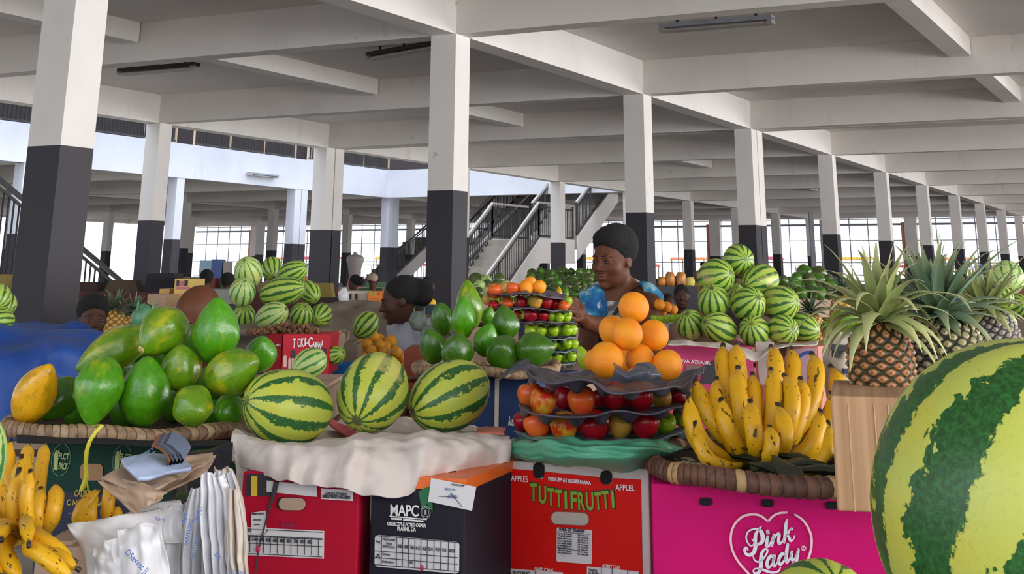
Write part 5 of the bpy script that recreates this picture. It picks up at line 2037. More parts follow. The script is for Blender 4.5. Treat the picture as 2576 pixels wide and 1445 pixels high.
tag(o, 'brown sacking spread under the left watermelon pile', 'cloth')
o = loft('green_plastic', [
    [(1306, 1104, 2.74), (1400, 1098, 2.60), (1500, 1108, 2.52), (1600, 1108, 2.50), (1680, 1100, 2.52), (1738, 1122, 2.6)],
    [(1297, 1118, 2.64), (1400, 1114, 2.52), (1500, 1122, 2.44), (1600, 1124, 2.43), (1670, 1124, 2.45), (1728, 1130, 2.54)],
    [(1300, 1135, 2.62), (1400, 1140, 2.50), (1500, 1148, 2.43), (1600, 1148, 2.42), (1650, 1146, 2.46), (1700, 1142, 2.52)],
    [(1308, 1155, 2.64), (1400, 1166, 2.53), (1500, 1172, 2.47), (1590, 1182, 2.46), (1640, 1168, 2.5), (1670, 1154, 2.55)]],
    M['green_film'], 110, 40, .010, 14, None, .0012, 4.0, fold=.022, fsc=(4, 5))
tag(o, 'thin green plastic bag wrapped round the bottom of the near apple tower', 'plastic bag')
tag(loft('wrapping_sheet', [[(1700, 852, 4.72), (1830, 858, 4.7), (1920, 880, 4.66), (1960, 862, 4.7), (2070, 850, 4.75)], [(1695, 862, 4.64), (1830, 868, 4.62), (1915, 898, 4.62), (1960, 872, 4.62), (2070, 858, 4.7)]], M['kraft_pale'], 60, 8, .012, 12, None, .003), 'pale paper liner sticking out under the tall melon pile', 'paper')
tag(loft('paper_bag', [[(2095, 842, 2.9), (2125, 830, 2.9), (2172, 838, 2.86)], [(2090, 870, 2.82), (2130, 866, 2.78), (2175, 870, 2.8)], [(2088, 920, 2.8), (2130, 925, 2.76), (2176, 930, 2.78)], [(2092, 1010, 2.8), (2130, 1010, 2.76), (2180, 1010, 2.78)]], M['kraft_pale'], 30, 30, .02, 12, None, .003, 8.0), 'crumpled grey paper bag with dark print left of the pineapples', 'paper bag')
pb = bpy.data.objects['paper_bag']
for (x0, y0, x1, y1, mt) in ((2108, 858, 2156, 872, M['dark_ink']), (2116, 872, 2124, 890, M['dark_ink']), (2140, 918, 2160, 930, flat('navy_mark', (.03, .04, .18))), (2129, 948, 2145, 970, flat('red_mark2', (.65, .08, .03)))):
    m = MB()
    q = [at(x, y, 2.735) - pb.location for x, y in ((x0, y0), (x1, y0 + 2), (x1, y1 + 2), (x0, y1))]
    m.prism(q, (0, .03, 0)).build('printed_mark', mt, pb, smooth=0)


# ---------------------------------------------------------------- pulp trays
def tray(front, back, mat, label, cups=(7, 4), group='pulp fruit trays', depth=.016, wr=.006, nu=112, nv=44, lift=.0):
    F_ = [at(*p) for p in front]
    B_ = [at(*p) for p in back]

    def f(u, v):
        p = spline(F_, u).lerp(spline(B_, u), v)
        d = -depth * max(0, math.sin(PI * cups[0] * u) ** 2 * math.sin(PI * cups[1] * v) ** 2 - .1)
        e = lift * (abs(u - .5) * 2) ** 4
        return p + Vector((0, 0, d + e + wr * nz(p, 14, 3)))
    o_ = MB().grid(f, nu, nv).build('fruit_tray', mat, smooth=180, origin=f(.5, .5))
    md = o_.modifiers.new('thickness', 'SOLIDIFY')
    md.thickness = .003
    md.offset = 0
    return tag(o_, label, 'tray', group)


tray([(1332, 928, 2.66), (1372, 952, 2.52), (1430, 965, 2.47), (1500, 962, 2.46), (1560, 984, 2.44), (1640, 974, 2.46), (1710, 972, 2.52), (1760, 942, 2.64)],
     [(1352, 918, 3.0), (1400, 932, 3.02), (1460, 940, 3.05), (1520, 940, 3.05), (1580, 945, 3.05), (1650, 944, 3.05), (1715, 940, 3.02), (1790, 925, 3.0)], M['tray'], 'dark pulp tray carrying the oranges on top of the near tower', depth=.020, wr=.012)
tray([(1320, 1020, 2.66), (1352, 1042, 2.54), (1430, 1052, 2.50), (1500, 1046, 2.50), (1560, 1034, 2.52), (1640, 1036, 2.52), (1710, 1024, 2.56), (1752, 1010, 2.66)],
     [(1335, 1012, 3.0), (1375, 1022, 3.0), (1430, 1024, 3.0), (1500, 1022, 3.0), (1570, 1020, 3.0), (1640, 1018, 3.0), (1700, 1012, 3.0), (1756, 1002, 3.0)], M['tray'], 'dark pulp tray between the two apple tiers of the near tower', depth=.018)
tray([(1310, 1086, 2.70), (1372, 1104, 2.56), (1440, 1112, 2.53), (1510, 1112, 2.52), (1580, 1106, 2.52), (1650, 1108, 2.53), (1710, 1090, 2.60), (1756, 1072, 2.7)],
     [(1330, 1080, 3.0), (1375, 1086, 3.0), (1430, 1088, 3.0), (1500, 1086, 3.0), (1570, 1084, 3.0), (1640, 1082, 3.0), (1700, 1074, 3.0), (1754, 1064, 3.0)], M['tray_blue'], 'blue grey pulp tray under the lower apple tier of the near tower', depth=.016)
tray([(1350, 1128, 2.62), (1450, 1136, 2.6), (1550, 1140, 2.6), (1650, 1132, 2.62), (1765, 1118, 2.66)], [(1350, 1112, 3.0), (1450, 1115, 3.0), (1550, 1116, 3.0), (1650, 1112, 3.0), (1770, 1104, 3.0)], M['tray'], 'lowest pulp tray of the near tower half wrapped in green plastic', depth=.008)
for i, (yl, yp, yr, xl, xr, mt, lab) in enumerate(((742, 733, 752, 1236, 1438, 'tray', 'dark pulp tray with oranges on top of the far tower, lifted by the hand'), (776, 771, 784, 1250, 1448, 'tray', 'second dark pulp tray from the top of the far tower'),
                                       (808, 806, 812, 1290, 1460, 'tray', 'third pulp tray of the far tower under red and green apples'), (848, 850, 848, 1330, 1464, 'tray_blue', 'fourth pulp tray of the far tower'),
                                       (880, 882, 880, 1340, 1468, 'tray_blue', 'fifth pulp tray of the far tower'), (912, 914, 912, 1340, 1464, 'tray_blue', 'lowest pulp tray of the far tower'))):
    w = xr - xl
    fr = [(xl, yl - 4, 4.35), (xl + w * .25, (yl + yp) / 2 + 4, 4.22), (xl + w * .5, yp + 4, 4.2), (xl + w * .75, (yp + yr) / 2 + 3, 4.22), (xr, yr - 2, 4.32)]
    bk = [(xl + 4, yl - 8, 4.9), (xl + w * .25, yp - 6, 4.9), (xl + w * .5, yp - 6, 4.9), (xl + w * .75, yp - 4, 4.9), (xr, yr - 10, 4.9)]
    tray(fr, bk, M[mt], lab, (6, 3), depth=.014, wr=.006, nu=84, nv=24)
# hidden further rows that hold the far tower's trays
for (y, n0) in ((758, 1260), (793, 1320), (830, 1360), (865, 1370), (898, 1370)):
    for x in range(n0, 1450, 30):
        place('apple', 'apple', 1, M['apple_green'], x, y, 4.62, 14, 14, (0, 0, 1), x, 'green apple deep inside the far tray tower', 'apple', 'apples deep inside the far tower')
# dark plastic scraps
tag(loft('plastic_scrap', [[(1562, 905, 2.50), (1590, 930, 2.48), (1620, 912, 2.48), (1655, 915, 2.5), (1672, 940, 2.5)], [(1560, 925, 2.45), (1590, 945, 2.43), (1620, 936, 2.42), (1650, 938, 2.43), (1676, 950, 2.46)], [(1556, 950, 2.47), (1590, 960, 2.45), (1620, 962, 2.44), (1650, 962, 2.45), (1674, 958, 2.48)]], M['clear_film'], 50, 24, .012, 26, None, .0012, 3), 'crumpled clear dark plastic on the tray before the oranges', 'plastic')
place('wrapped_plum', 'orange', 0, flat('bluish_grey_skin', (.07, .07, .10), .15), 1632, 930, 2.47, 27, 22, (0, 0, 1), 0, 'dark round fruit wrapped in plastic before the oranges', 'fruit')
tag(loft('plastic_scrap', [[(1280, 940, 3.45), (1310, 915, 3.42), (1345, 900, 3.40)], [(1275, 955, 3.42), (1310, 935, 3.38), (1352, 925, 3.36)]], M['clear_film'], 20, 10, .01, 20, None, .0012), 'dark plastic at the rim of the middle basket', 'plastic')


# ---------------------------------------------------------------- people, each body one continuous surface
def nets(F, org, h):
    """surface nets over a scalar field (negative inside)"""
    S = F < 0
    nx, ny, nz_ = F.shape
    c = np.zeros((nx - 1, ny - 1, nz_ - 1, 3), np.float32)
    cnt = np.zeros((nx - 1, ny - 1, nz_ - 1), np.float32)
    corners = [(i, j, k) for i in (0, 1) for j in (0, 1) for k in (0, 1)]

    def sl(o):
        return tuple(slice(o[a], F.shape[a] - 1 + o[a]) for a in range(3))
    for a in corners:
        for ax in range(3):
            if a[ax] == 1:
                continue
            b = list(a)
            b[ax] = 1
            fa, fb = F[sl(a)], F[sl(b)]
            m = (fa < 0) != (fb < 0)
            t = np.where(m, fa / np.where(fa == fb, 1, fa - fb), 0)
            for q in range(3):
                c[..., q] += np.where(m, a[q] + (t if q == ax else 0), 0)
            cnt += m
    act = cnt > 0
    idx = -np.ones(act.shape, np.int64)
    ii = np.argwhere(act)
    idx[act] = np.arange(len(ii))
    V = (c[act] / cnt[act][:, None] + ii) * h + np.array(org)
    Q = []
    for ax in range(3):
        o1, o2 = [(1, 2), (2, 0), (0, 1)][ax]
        A = S[tuple(slice(0, -1) if a == ax else slice(1, -1) for a in range(3))]
        B = S[tuple(slice(1, None) if a == ax else slice(1, -1) for a in range(3))]
        for flip, m in ((False, A & ~B), (True, ~A & B)):
            p = np.argwhere(m)
            if not len(p):
                continue
            p = p.copy()
            for a in range(3):
                if a != ax:
                    p[:, a] += 1
            e1 = np.zeros(3, int); e1[o1] = 1
            e2 = np.zeros(3, int); e2[o2] = 1
            g = [p - e1 - e2, p - e2, p, p - e1]
            q = np.stack([idx[tuple(x.T)] for x in g], 1)
            Q.append(q[:, ::-1] if flip else q)
    Q = np.concatenate(Q)
    Q = Q[(Q >= 0).all(1)]
    return V, Q


class SDF:
    def __init__(s, lo, hi, h):
        s.h = h
        s.lo = np.array(lo, np.float32)
        n = np.ceil((np.array(hi) - s.lo) / h).astype(int) + 1
        ax = [s.lo[i] + h * np.arange(n[i], dtype=np.float32) for i in range(3)]
        s.X, s.Y, s.Z = np.meshgrid(*ax, indexing='ij')
        s.P = np.stack([s.X, s.Y, s.Z], -1)
        s.F = np.full(s.X.shape, 9.0, np.float32)

    def cone(s, a, b, ra, rb=None):
        rb = ra if rb is None else rb
        a, b = np.array(a, np.float32), np.array(b, np.float32)
        d = b - a
        t = np.clip(((s.P - a) @ d) / max(1e-9, d @ d), 0, 1)
        q = s.P - a - t[..., None] * d
        return np.sqrt((q ** 2).sum(-1)) - (ra + (rb - ra) * t)

    def ell(s, c, r, R_=None):
        q = s.P - np.array(c, np.float32)
        if R_ is not None:
            q = q @ np.array(R_, np.float32)
        r = np.array(r, np.float32)
        k0 = np.sqrt(((q / r) ** 2).sum(-1))
        k1 = np.sqrt(((q / r ** 2) ** 2).sum(-1)) + 1e-6
        return k0 * (k0 - 1) / k1

    @staticmethod
    def su(a, b, k):
        h_ = np.clip(.5 + .5 * (b - a) / k, 0, 1)
        return b + (a - b) * h_ - k * h_ * (1 - h_)

    def add(s, d, k=.015):
        s.F = s.su(s.F, d, k)
        return s

    def cut(s, d, k=.01):
        s.F = -s.su(-s.F, d, k)
        return s

    def mesh(s, name, mat, parent, F=None, smooth=180, relax=1):
        V, Q = nets(s.F if F is None else F, s.lo, s.h)
        me = bpy.data.meshes.new(name)
        me.from_pydata(V.tolist(), [], Q.tolist())
        me.materials.append(mat)
        me.polygons.foreach_set('use_smooth', [True] * len(me.polygons))
        o = bpy.data.objects.new(name, me)
        COL.objects.link(o)
        o.parent = parent
        if relax:
            md = o.modifiers.new('relax', 'SMOOTH')
            md.iterations = 2 * relax
            md.factor = .5
        return o


def skin_mat(name, col, lo=.5):
    t = NT(name)
    v = t.obj()
    c = t.ramp(t.noise(v, 14, 4), [(.3, tuple(q * .82 for q in col)), (.7, tuple(q * 1.08 for q in col))])
    t.b.inputs['Subsurface Weight'].default_value = 0.0
    return t.out(c, .52, t.noise(v, 120, 2), .06, .002, Specular_IOR_Level=.28)


M['skin'] = skin_mat('warm_brown_skin', (.135, .046, .022))
M['skin_dark'] = skin_mat('dark_brown_skin', (.085, .034, .022))
M['hair'] = plain('black_hair', (.006, .005, .006), .9, .4, 60, .5)
M['eye_white'] = flat('eye_white', (.20, .16, .14), .35)
M['iris'] = flat('dark_iris', (.015, .008, .005), .15)
M['lips'] = flat('brown_lips', (.16, .052, .038), .4)


def head_frame(c, yaw, pitch, roll=0.0, s=1.0):
    """matrix from head space (face towards -y) to the person's space"""
    return Matrix.Translation(c) @ (Matrix.Rotation(yaw, 4, 'Z') @ Matrix.Rotation(roll, 4, 'Y') @ Matrix.Rotation(pitch, 4, 'X')) @ Matrix.Scale(s, 4)


def add_head(S, Mh, detail=True):
    R3 = np.array(Mh.to_3x3())
    s = Mh.to_scale()[0]
    Rn = R3 / s

    def T(p):
        return tuple(Mh @ Vector(p))

    def E(c, r):
        return S.ell(T(c), tuple(q * s for q in r), Rn)

    def Cn(a, b, ra, rb=None):
        return S.cone(T(a), T(b), ra * s, (rb if rb is not None else ra) * s)
    S.add(E((0, .014, .030), (.072, .092, .080)), .012)
    S.add(E((0, -.018, -.022), (.061, .070, .080)), .02 * s)
    S.add(E((0, -.036, -.066), (.043, .044, .032)), .02 * s)
    S.add(E((.036, -.052, -.022), (.026, .026, .026)), .016 * s)
    S.add(E((-.036, -.052, -.022), (.026, .026, .026)), .016 * s)
    S.add(E((0, -.070, -.090), (.020, .017, .014)), .014 * s)
    S.add(Cn((-.034, -.077, .024), (.034, -.077, .024), .0075), .014 * s)
    if detail:
        for q in (-1, 1):
            S.cut(E((q * .031, -.096, .006), (.017, .014, .010)), .010 * s)
        for q in (-1, 1):
            S.add(E((q * .031, -.0745, .0055), (.0150, .0105, .0095)), .003 * s)
    S.add(Cn((0, -.082, .016), (0, -.101, -.020), .0065, .0110), .008 * s)
    for q in (-1, 1):
        S.add(E((q * .0135, -.092, -.0245), (.0095, .0110, .0075)), .005 * s)
    S.add(E((0, -.0865, -.046), (.025, .013, .0075)), .006 * s)
    S.add(E((0, -.0850, -.0585), (.022, .013, .0080)), .005 * s)
    for q in (-1, 1):
        S.add(E((q * .072, .012, -.006), (.0075, .017, .027)), .006 * s)
    if detail:
        for q in (-1, 1):
            S.cut(E((q * .080, .006, -.004), (.005, .009, .015)), .004 * s)


def hair_of(Mh, parent, mat, kind='afro', h=.005, name='hair', grow=1.0):
    s = Mh.to_scale()[0]
    c = Mh @ Vector((0, .03, .03))
    r = .17 * s * grow
    S = SDF((c.x - r, c.y - r, c.z - r), (c.x + r, c.y + r, c.z + r), h)
    Rn = np.array(Mh.to_3x3()) / s

    def T(p):
        return tuple(Mh @ Vector(p))
    if kind == 'afro':
        S.add(S.ell(T((0, .034, .052)), (.088 * s, .098 * s, .092 * s), Rn))
        S.add(S.ell(T((0, -.020, .088)), (.066 * s, .058 * s, .042 * s), Rn), .02)
        S.cut(S.ell(T((0, -.094, -.012)), (.071 * s, .072 * s, .086 * s), Rn), .006)
        S.cut(S.ell(T((0, -.02, -.115)), (.12 * s, .12 * s, .078 * s), Rn), .006)
    elif kind == 'bun':
        S.add(S.ell(T((0, .030, .042)), (.082 * s, .098 * s, .084 * s), Rn))
        S.add(S.ell(T((0, .125, .015)), (.062 * s, .060 * s, .070 * s), Rn), .02)
        S.cut(S.ell(T((0, -.098, -.012)), (.071 * s, .075 * s, .082 * s), Rn), .006)
        S.cut(S.ell(T((0, -.03, -.13)), (.12 * s, .10 * s, .085 * s), Rn), .006)
    else:                                     # cropped
        S.add(S.ell(T((0, .018, .034)), (.0755 * s, .0955 * s, .0835 * s), Rn))
        S.cut(S.ell(T((0, -.094, -.015)), (.070 * s, .062 * s, .080 * s), Rn), .006)
        S.cut(S.ell(T((0, -.02, -.125)), (.12 * s, .12 * s, .085 * s), Rn), .006)
    n = np.sin(S.X * 190) * np.sin(S.Y * 170 + 1) * np.sin(S.Z * 180 + 2)
    S.F = S.F + .0016 * s * n
    return S.mesh(name, mat, parent)


def face_parts(Mh, root, look=(0, 0), lids=.0, detail=True):
    s = Mh.to_scale()[0]
    for q in (-1, 1):
        m = MB()
        c = Mh @ Vector((q * .031, -.0775, .0045))
        R3 = Mh.to_3x3() * (1 / s)
        m.ball(c, (.0112 * s, .0088 * s, .0026 * s), 14, 0, R3)
        p = Mh @ Vector((q * .031 + look[0], -.0835, .0035 + look[1]))
        m.ball(p, (.0050 * s, .0032 * s, .0032 * s), 12, 1, R3)
        m.build('eye', [M['eye_white'], M['iris']], root)
        m = MB()
        pts = [Mh @ Vector((q * (.012 + .040 * t), -.0865 + .020 * t ** 2 - .001 * math.sin(PI * t), .0245 + .006 * math.sin(PI * min(1, t * 1.2)) - .003 * t)) for t in (0, .25, .5, .75, 1)]
        m.tube(pts, [.0016 * s, .0026 * s, .0026 * s, .002 * s, .001 * s], 6)
        m.build('eyebrow', M['hair'], root)
        m = MB()
        pts = [Mh @ Vector((q * (.017 + .028 * t), -.0855 + .010 * (t - .35) ** 2 * 2.4, .0065 + .0035 * math.sin(PI * t))) for t in (0, .25, .5, .75, 1)]
        m.tube(pts, [.0008 * s, .0014 * s, .0014 * s, .0013 * s, .0008 * s], 6)
        m.build('eyelid', M['iris'], root)
    S = SDF(tuple(Mh @ Vector((0, -.09, -.052)) + Vector((-.045, -.045, -.045)) * s), tuple(Mh @ Vector((0, -.09, -.052)) + Vector((.045, .045, .045)) * s), .0022 * s)
    Rn = np.array(Mh.to_3x3()) / s
    S.add(S.ell(tuple(Mh @ Vector((0, -.0880, -.0468))), (.0235 * s, .0128 * s, .0066 * s), Rn), .002)
    S.add(S.ell(tuple(Mh @ Vector((0, -.0868, -.0588))), (.0200 * s, .0130 * s, .0072 * s), Rn), .0015)
    S.mesh('lips', M['lips'], root)


def rel(o, *p):
    return tuple(at(*p) - o)


# the vendor -------------------------------------------------------------
def vendor():
    O = at(1570, 800, 5.5)
    O.z = 0
    root = thing('person', O, 'woman vendor in a blue and white patterned top with dark strap, reaching to the trays', 'person')
    P = lambda x, y, Y: rel(O, x, y, Y)
    Mh = head_frame(Vector(P(1553, 652, 5.42)), math.radians(-40), math.radians(8), math.radians(2), .985)
    ch = Vector(P(1572, 800, 5.50))
    S = SDF((ch.x - .30, ch.y - .82, ch.z - .22), (ch.x + .30, ch.y + .28, ch.z + .44), .0045)
    add_head(S, Mh)
    nb = P(1578, 738, 5.50)
    S.add(S.cone(tuple(Mh @ Vector((0, .025, -.06))), nb, .050, .060), .02)
    Rt = np.array(rotm(0, 0, math.radians(-28)))
    S.add(S.ell((ch.x, ch.y, ch.z), (.165, .105, .16), Rt), .03)
    S.add(S.ell((ch.x, ch.y, ch.z - .15), (.150, .110, .18), Rt), .04)
    shR, shL = P(1645, 764, 5.42), P(1503, 762, 5.50)
    S.add(S.cone(P(1600, 742, 5.48), shR, .045, .052), .04)
    S.add(S.cone(P(1545, 745, 5.46), shL, .045, .050), .04)
    elb, wr = P(1632, 852, 5.16), P(1488, 808, 4.93)
    S.add(S.cone(shR, elb, .050, .040), .02)
    S.add(S.cone(elb, P(1560, 828, 5.05), .040, .040), .015)
    S.add(S.cone(P(1560, 828, 5.05), wr, .040, .0255), .015)
    # the other arm hangs down behind the trays
    S.add(S.cone(shL, P(1492, 868, 5.30), .047, .038), .02)
    S.add(S.cone(P(1492, 868, 5.30), P(1470, 905, 5.10), .036, .026), .012)
    # hand: palm, four curled fingers and a thumb
    S.add(S.cone(wr, P(1472, 792, 4.88), .024, .026), .010)
    S.add(S.ell(P(1468, 783, 4.86), (.030, .024, .030), None), .012)
    S.add(S.cone(P(1474, 774, 4.87), P(1464, 796, 4.84), .016, .015), .010)
    F4 = [[(1472, 766, 4.88), (1459, 751, 4.85), (1445, 751, 4.82), (1437, 757, 4.81)],
          [(1468, 770, 4.86), (1454, 757, 4.82), (1442, 759, 4.79), (1435, 766, 4.78)],
          [(1465, 778, 4.84), (1450, 768, 4.79), (1441, 771, 4.77), (1437, 778, 4.77)],
          [(1463, 786, 4.82), (1450, 780, 4.78), (1443, 783, 4.76), (1441, 789, 4.76)]]
    for f in F4:
        q = [P(*p) for p in f]
        for a, b, ra, rb in ((q[0], q[1], .0098, .0088), (q[1], q[2], .0088, .0080), (q[2], q[3], .0080, .0070)):
            S.add(S.cone(a, b, ra, rb), .004)
    th = [P(1478, 798, 4.86), P(1462, 803, 4.81), P(1448, 799, 4.78), P(1440, 794, 4.77)]
    for a, b, ra, rb in ((th[0], th[1], .0125, .0105), (th[1], th[2], .0105, .0095), (th[2], th[3], .0095, .008)):
        S.add(S.cone(a, b, ra, rb), .005)
    S.mesh('body', M['skin'], root)
    face_parts(Mh, root, (-.002, -.002))
    hair_of(Mh, root, M['hair'], 'afro', .0045)
    # top: torso shell open at the neck, with cap sleeves
    t = NT('blue_white_patterned_cloth')
    v = t.obj()
    n1 = t.noise(v, 9, 3, .6)
    n2 = t.noise(v, 26, 4, .7)
    c = t.ramp(n1, [(.40, (.012, .14, .40)), (.50, (.04, .30, .52)), (.56, (.30, .55, .62)), (.64, (.02, .05, .12))])
    c = t.mix(t.smooth(n2, .56, .62), c, (.55, .62, .66))
    M['blue_cloth'] = t.out(c, .8)
    t = NT('white_floral_cloth')
    v = t.obj()
    c = t.mix(t.smooth(t.noise(v, 20, 3, .6), .54, .58), (.55, .52, .48), (.16, .14, .13))
    M['floral'] = t.out(c, .8)
    S = SDF((ch.x - .27, ch.y - .30, ch.z - .66), (ch.x + .27, ch.y + .25, ch.z + .20), .0065)
    S.add(S.ell((ch.x, ch.y, ch.z), (.175, .116, .17), Rt), .03)
    S.add(S.ell((ch.x, ch.y, ch.z - .15), (.160, .122, .18), Rt), .04)
    S.add(S.ell((ch.x, ch.y + .01, ch.z - .40), (.185, .150, .26), Rt), .05)
    S.cut(S.ell(P(1566, 716, 5.36), (.088, .13, .062), Rt), .008)
    S.mesh('blouse_front', M['floral'], root)
    S = SDF((ch.x - .30, ch.y - .28, ch.z - .16), (ch.x + .30, ch.y + .22, ch.z + .20), .0055)
    S.add(S.ell(P(1511, 772, 5.44), (.056, .075, .078), np.array(rotm(0, .35, 0))), .02)
    S.add(S.cone(P(1530, 738, 5.45), P(1500, 752, 5.46), .040, .050), .02)
    S.add(S.cone(P(1604, 728, 5.47), P(1640, 738, 5.44), .030, .046), .02)
    S.add(S.cone(P(1640, 738, 5.44), P(1650, 750, 5.44), .046, .050), .02)
    S.add(S.cone(P(1600, 790, 5.32), P(1606, 740, 5.40), .042, .040), .03)
    S.cut(S.ell(P(1568, 724, 5.34), (.090, .14, .074), Rt), .008)
    F0 = S.F + .0045 * np.sin(S.X * 60 + S.Z * 85)
    S.mesh('sleeve', M['blue_cloth'], root, F=F0)
    m = MB()
    pts = [Vector(P(*p)) for p in ((1622, 716, 5.50), (1606, 724, 5.39), (1588, 748, 5.355), (1568, 776, 5.345), (1548, 806, 5.34), (1528, 838, 5.35), (1515, 870, 5.37))]
    for i in range(len(pts) - 1):
        m.bar(pts[i], pts[i + 1] + (pts[i + 1] - pts[i]) * .12, .034, .008, up=(0, -1, .2)) if False else None
    V, F = [], []
    for p in pts:
        V += [p + Vector((-.018, 0, -.012)), p + Vector((.018, 0, .012)), p + Vector((.018, .010, .012)), p + Vector((-.018, .010, -.012))]
    for i in range(len(pts) - 1):
        for q in range(4):
            F.append((i * 4 + q, i * 4 + (q + 1) % 4, (i + 1) * 4 + (q + 1) % 4, (i + 1) * 4 + q))
    MB().add(V, F).build('shoulder_strap', flat('black_strap', (.012, .011, .014), .7), root)
    S = SDF((ch.x - .24, ch.y - .22, -.02), (ch.x + .24, ch.y + .24, ch.z - .14), .013)
    S.add(S.ell((ch.x, ch.y, ch.z - .36), (.18, .145, .20), Rt), .03)
    S.add(S.cone((ch.x, ch.y, ch.z - .36), (ch.x, ch.y, .10), .15, .20), .04)
    S.mesh('skirt', flat('black_skirt', (.012, .010, .012), .85), root)
    return root


vendor()


def figure(x, y, Y, hpx, yaw, pitch, label, shirt, hair='crop', skin='skin_dark', tors=True, res=.007, face=True, roll=0.0, hat=None, hairmat=None, sh=1.0, lean=0.0, group=None, up=0.0, side=0.0):
    """person whose head is centred on (x, y), hpx pixels tall, facing yaw (0 = to the viewer, negative = picture left)"""
    k = mpp(x, y, Y)
    s = hpx * k / .215
    H = at(x, y, Y)
    O = Vector((H.x, H.y, 0))
    root = thing('person', O, label, 'person', group)
    Mh = head_frame(Vector((0, 0, H.z)), math.radians(yaw), math.radians(pitch), math.radians(roll), s)
    bw = math.radians(yaw * .7)
    Rt = np.array(rotm(0, 0, bw))
    hz = H.z + up * s
    zc = hz - .33 * s
    bx, by = -math.sin(bw) * lean + side, math.cos(bw) * lean
    S = SDF((-.34 * s, -.24 * s, H.z - .60 * s), (.36 * s, .28 * s, H.z + .16 * s), res * s)
    add_head(S, Mh, face)
    S.add(S.cone(tuple(Mh @ Vector((0, .025, -.06))), (bx, by + .03 * s, hz - .17 * s), .048 * s, .056 * s), .02)
    S.add(S.ell((bx, by + .03 * s, zc), (.16 * s, .10 * s, .16 * s), Rt), .03)
    S.add(S.ell((bx, by + .03 * s, zc - .14 * s), (.14 * s, .10 * s, .16 * s), Rt), .03)
    sx, sy = math.cos(bw), math.sin(bw)
    for q in (-1, 1):
        a = (bx + q * sx * .155 * s, by + q * sy * .155 * s + .03 * s, hz - .235 * s)
        S.add(S.cone((bx, by + .03 * s, hz - .19 * s), a, .045 * s, .052 * s), .03)
        S.add(S.cone(a, (a[0] * 1.1 + .02 * sy * q, a[1] - .04 * s, hz - .50 * s), .050 * s, .038 * s), .02)
    S.mesh('body', M[skin], root)
    if face:
        face_parts(Mh, root)
    if hair:
        hair_of(Mh, root, hairmat or M['hair'], hair, .006 * s)
    if hat:
        m = MB().ball(Mh @ Vector((0, .015, .05)), (.088 * s, .105 * s, .075 * s), 20)
        m.build('knitted_cap', hat, root)
    S = SDF((-.34 * s, -.24 * s, .45), (.36 * s, .28 * s, hz - .08 * s), .010 * s)
    S.add(S.ell((bx, by + .03 * s, zc), (.172 * s, .113 * s, .17 * s), Rt), .03)
    S.add(S.cone((bx, by + .03 * s, zc - .1 * s), (bx, by + .03 * s, .75), .125 * s, .16 * s), .05)
    for q in (-1, 1):
        a = (bx + q * sx * .155 * s, by + q * sy * .155 * s + .03 * s, hz - .235 * s)
        S.add(S.cone((bx, by + .03 * s, hz - .20 * s), a, .055 * s, .064 * s), .03)
        S.add(S.cone(a, (a[0] * 1.1, a[1] - .03 * s, hz - .40 * s), .066 * s, .060 * s), .02)
    S.cut(S.ell((bx, by - .02 * s, hz - .135 * s), (.068 * s, .085 * s, .055 * s), Rt), .01)
    F0 = S.F + .004 * s * np.sin(S.X * 40 + S.Z * 60 + 2)
    S.mesh('shirt', shirt, root, F=F0)
    m = MB()
    for q in (-1, 1):
        m.tube([(q * .09 * s, .03, .80), (q * .095 * s, .0, .45), (q * .10 * s, .02, .02)], [.11 * s, .08 * s, .06 * s], 10)
    m.build('trousers', flat('dark_trousers', (.02, .02, .028), .85), root)
    return root


shirt = lambda n, c: flat(n, c, .85)
figure(1018, 762, 6.75, 104, -82, 14, 'seated woman in a pale grey shirt with big black hair, in profile beside the tangerines', shirt('pale_grey_shirt', (.42, .43, .50)), 'bun', sh=1, lean=.03, up=.085, side=.045)
figure(247, 818, 5.5, 98, 24, 4, 'girl in dark clothes with shadowed face behind the blue tarpaulin', shirt('ochre_dress', (.30, .16, .04)), 'afro', 'skin_dark')
figure(512, 808, 4.72, 142, -38, 32, 'man with shaved head bending behind the papayas', shirt('navy_dotted_shirt', (.02, .03, .09)), None, 'skin', lean=.10)
figure(372, 838, 6.95, 92, 170, 0, 'person with black hair seen from behind the green papayas, back turned', shirt('black_shirt', (.015, .012, .014)), 'afro', face=False)
figure(924, 756, 12.0, 34, 175, 0, 'boy with cropped hair and pale blue shirt seen from behind beyond the sacking', shirt('pale_blue_shirt', (.45, .52, .66)), 'crop', face=False, res=.012)
figure(903, 716, 14.0, 34, -120, 0, 'distant person with black hair between the orange crate and the mannequin', shirt('grey_pattern_shirt', (.20, .20, .22)), 'bun', face=False, res=.012)
figure(951, 712, 15.0, 34, 160, 0, 'distant person wearing a beige knitted cap and white shirt', shirt('white_shirt', (.55, .54, .55)), None, face=False, res=.012, hat=flat('beige_cap', (.42, .32, .24), .9))
figure(1728, 742, 8.6, 56, -6, 0, 'smiling young woman with dark face behind the tall melon pile', shirt('white_collar_shirt', (.5, .52, .58)), 'crop', res=.009)
figure(1694, 757, 9.3, 42, 10, 0, 'small shadowed face of a child left of the smiling woman', shirt('brown_shirt', (.16, .08, .04)), 'crop', res=.011)
figure(1779, 662, 21.0, 16, 0, 0, 'tiny distant passer-by in orange beside the tall melon pile', shirt('orange_shirt', (.55, .2, .08)), 'crop', face=False, res=.016)
figure(532, 716, 12.5, 42, 190, 0, 'distant person with black hair near the yellow printed box', shirt('dark_maroon_shirt', (.10, .02, .04)), 'afro', face=False, res=.012)
figure(587, 722, 13.0, 40, 160, 0, 'distant person in black beside the one with a pink hair tie', shirt('black_top', (.015, .015, .02)), 'afro', face=False, res=.012)
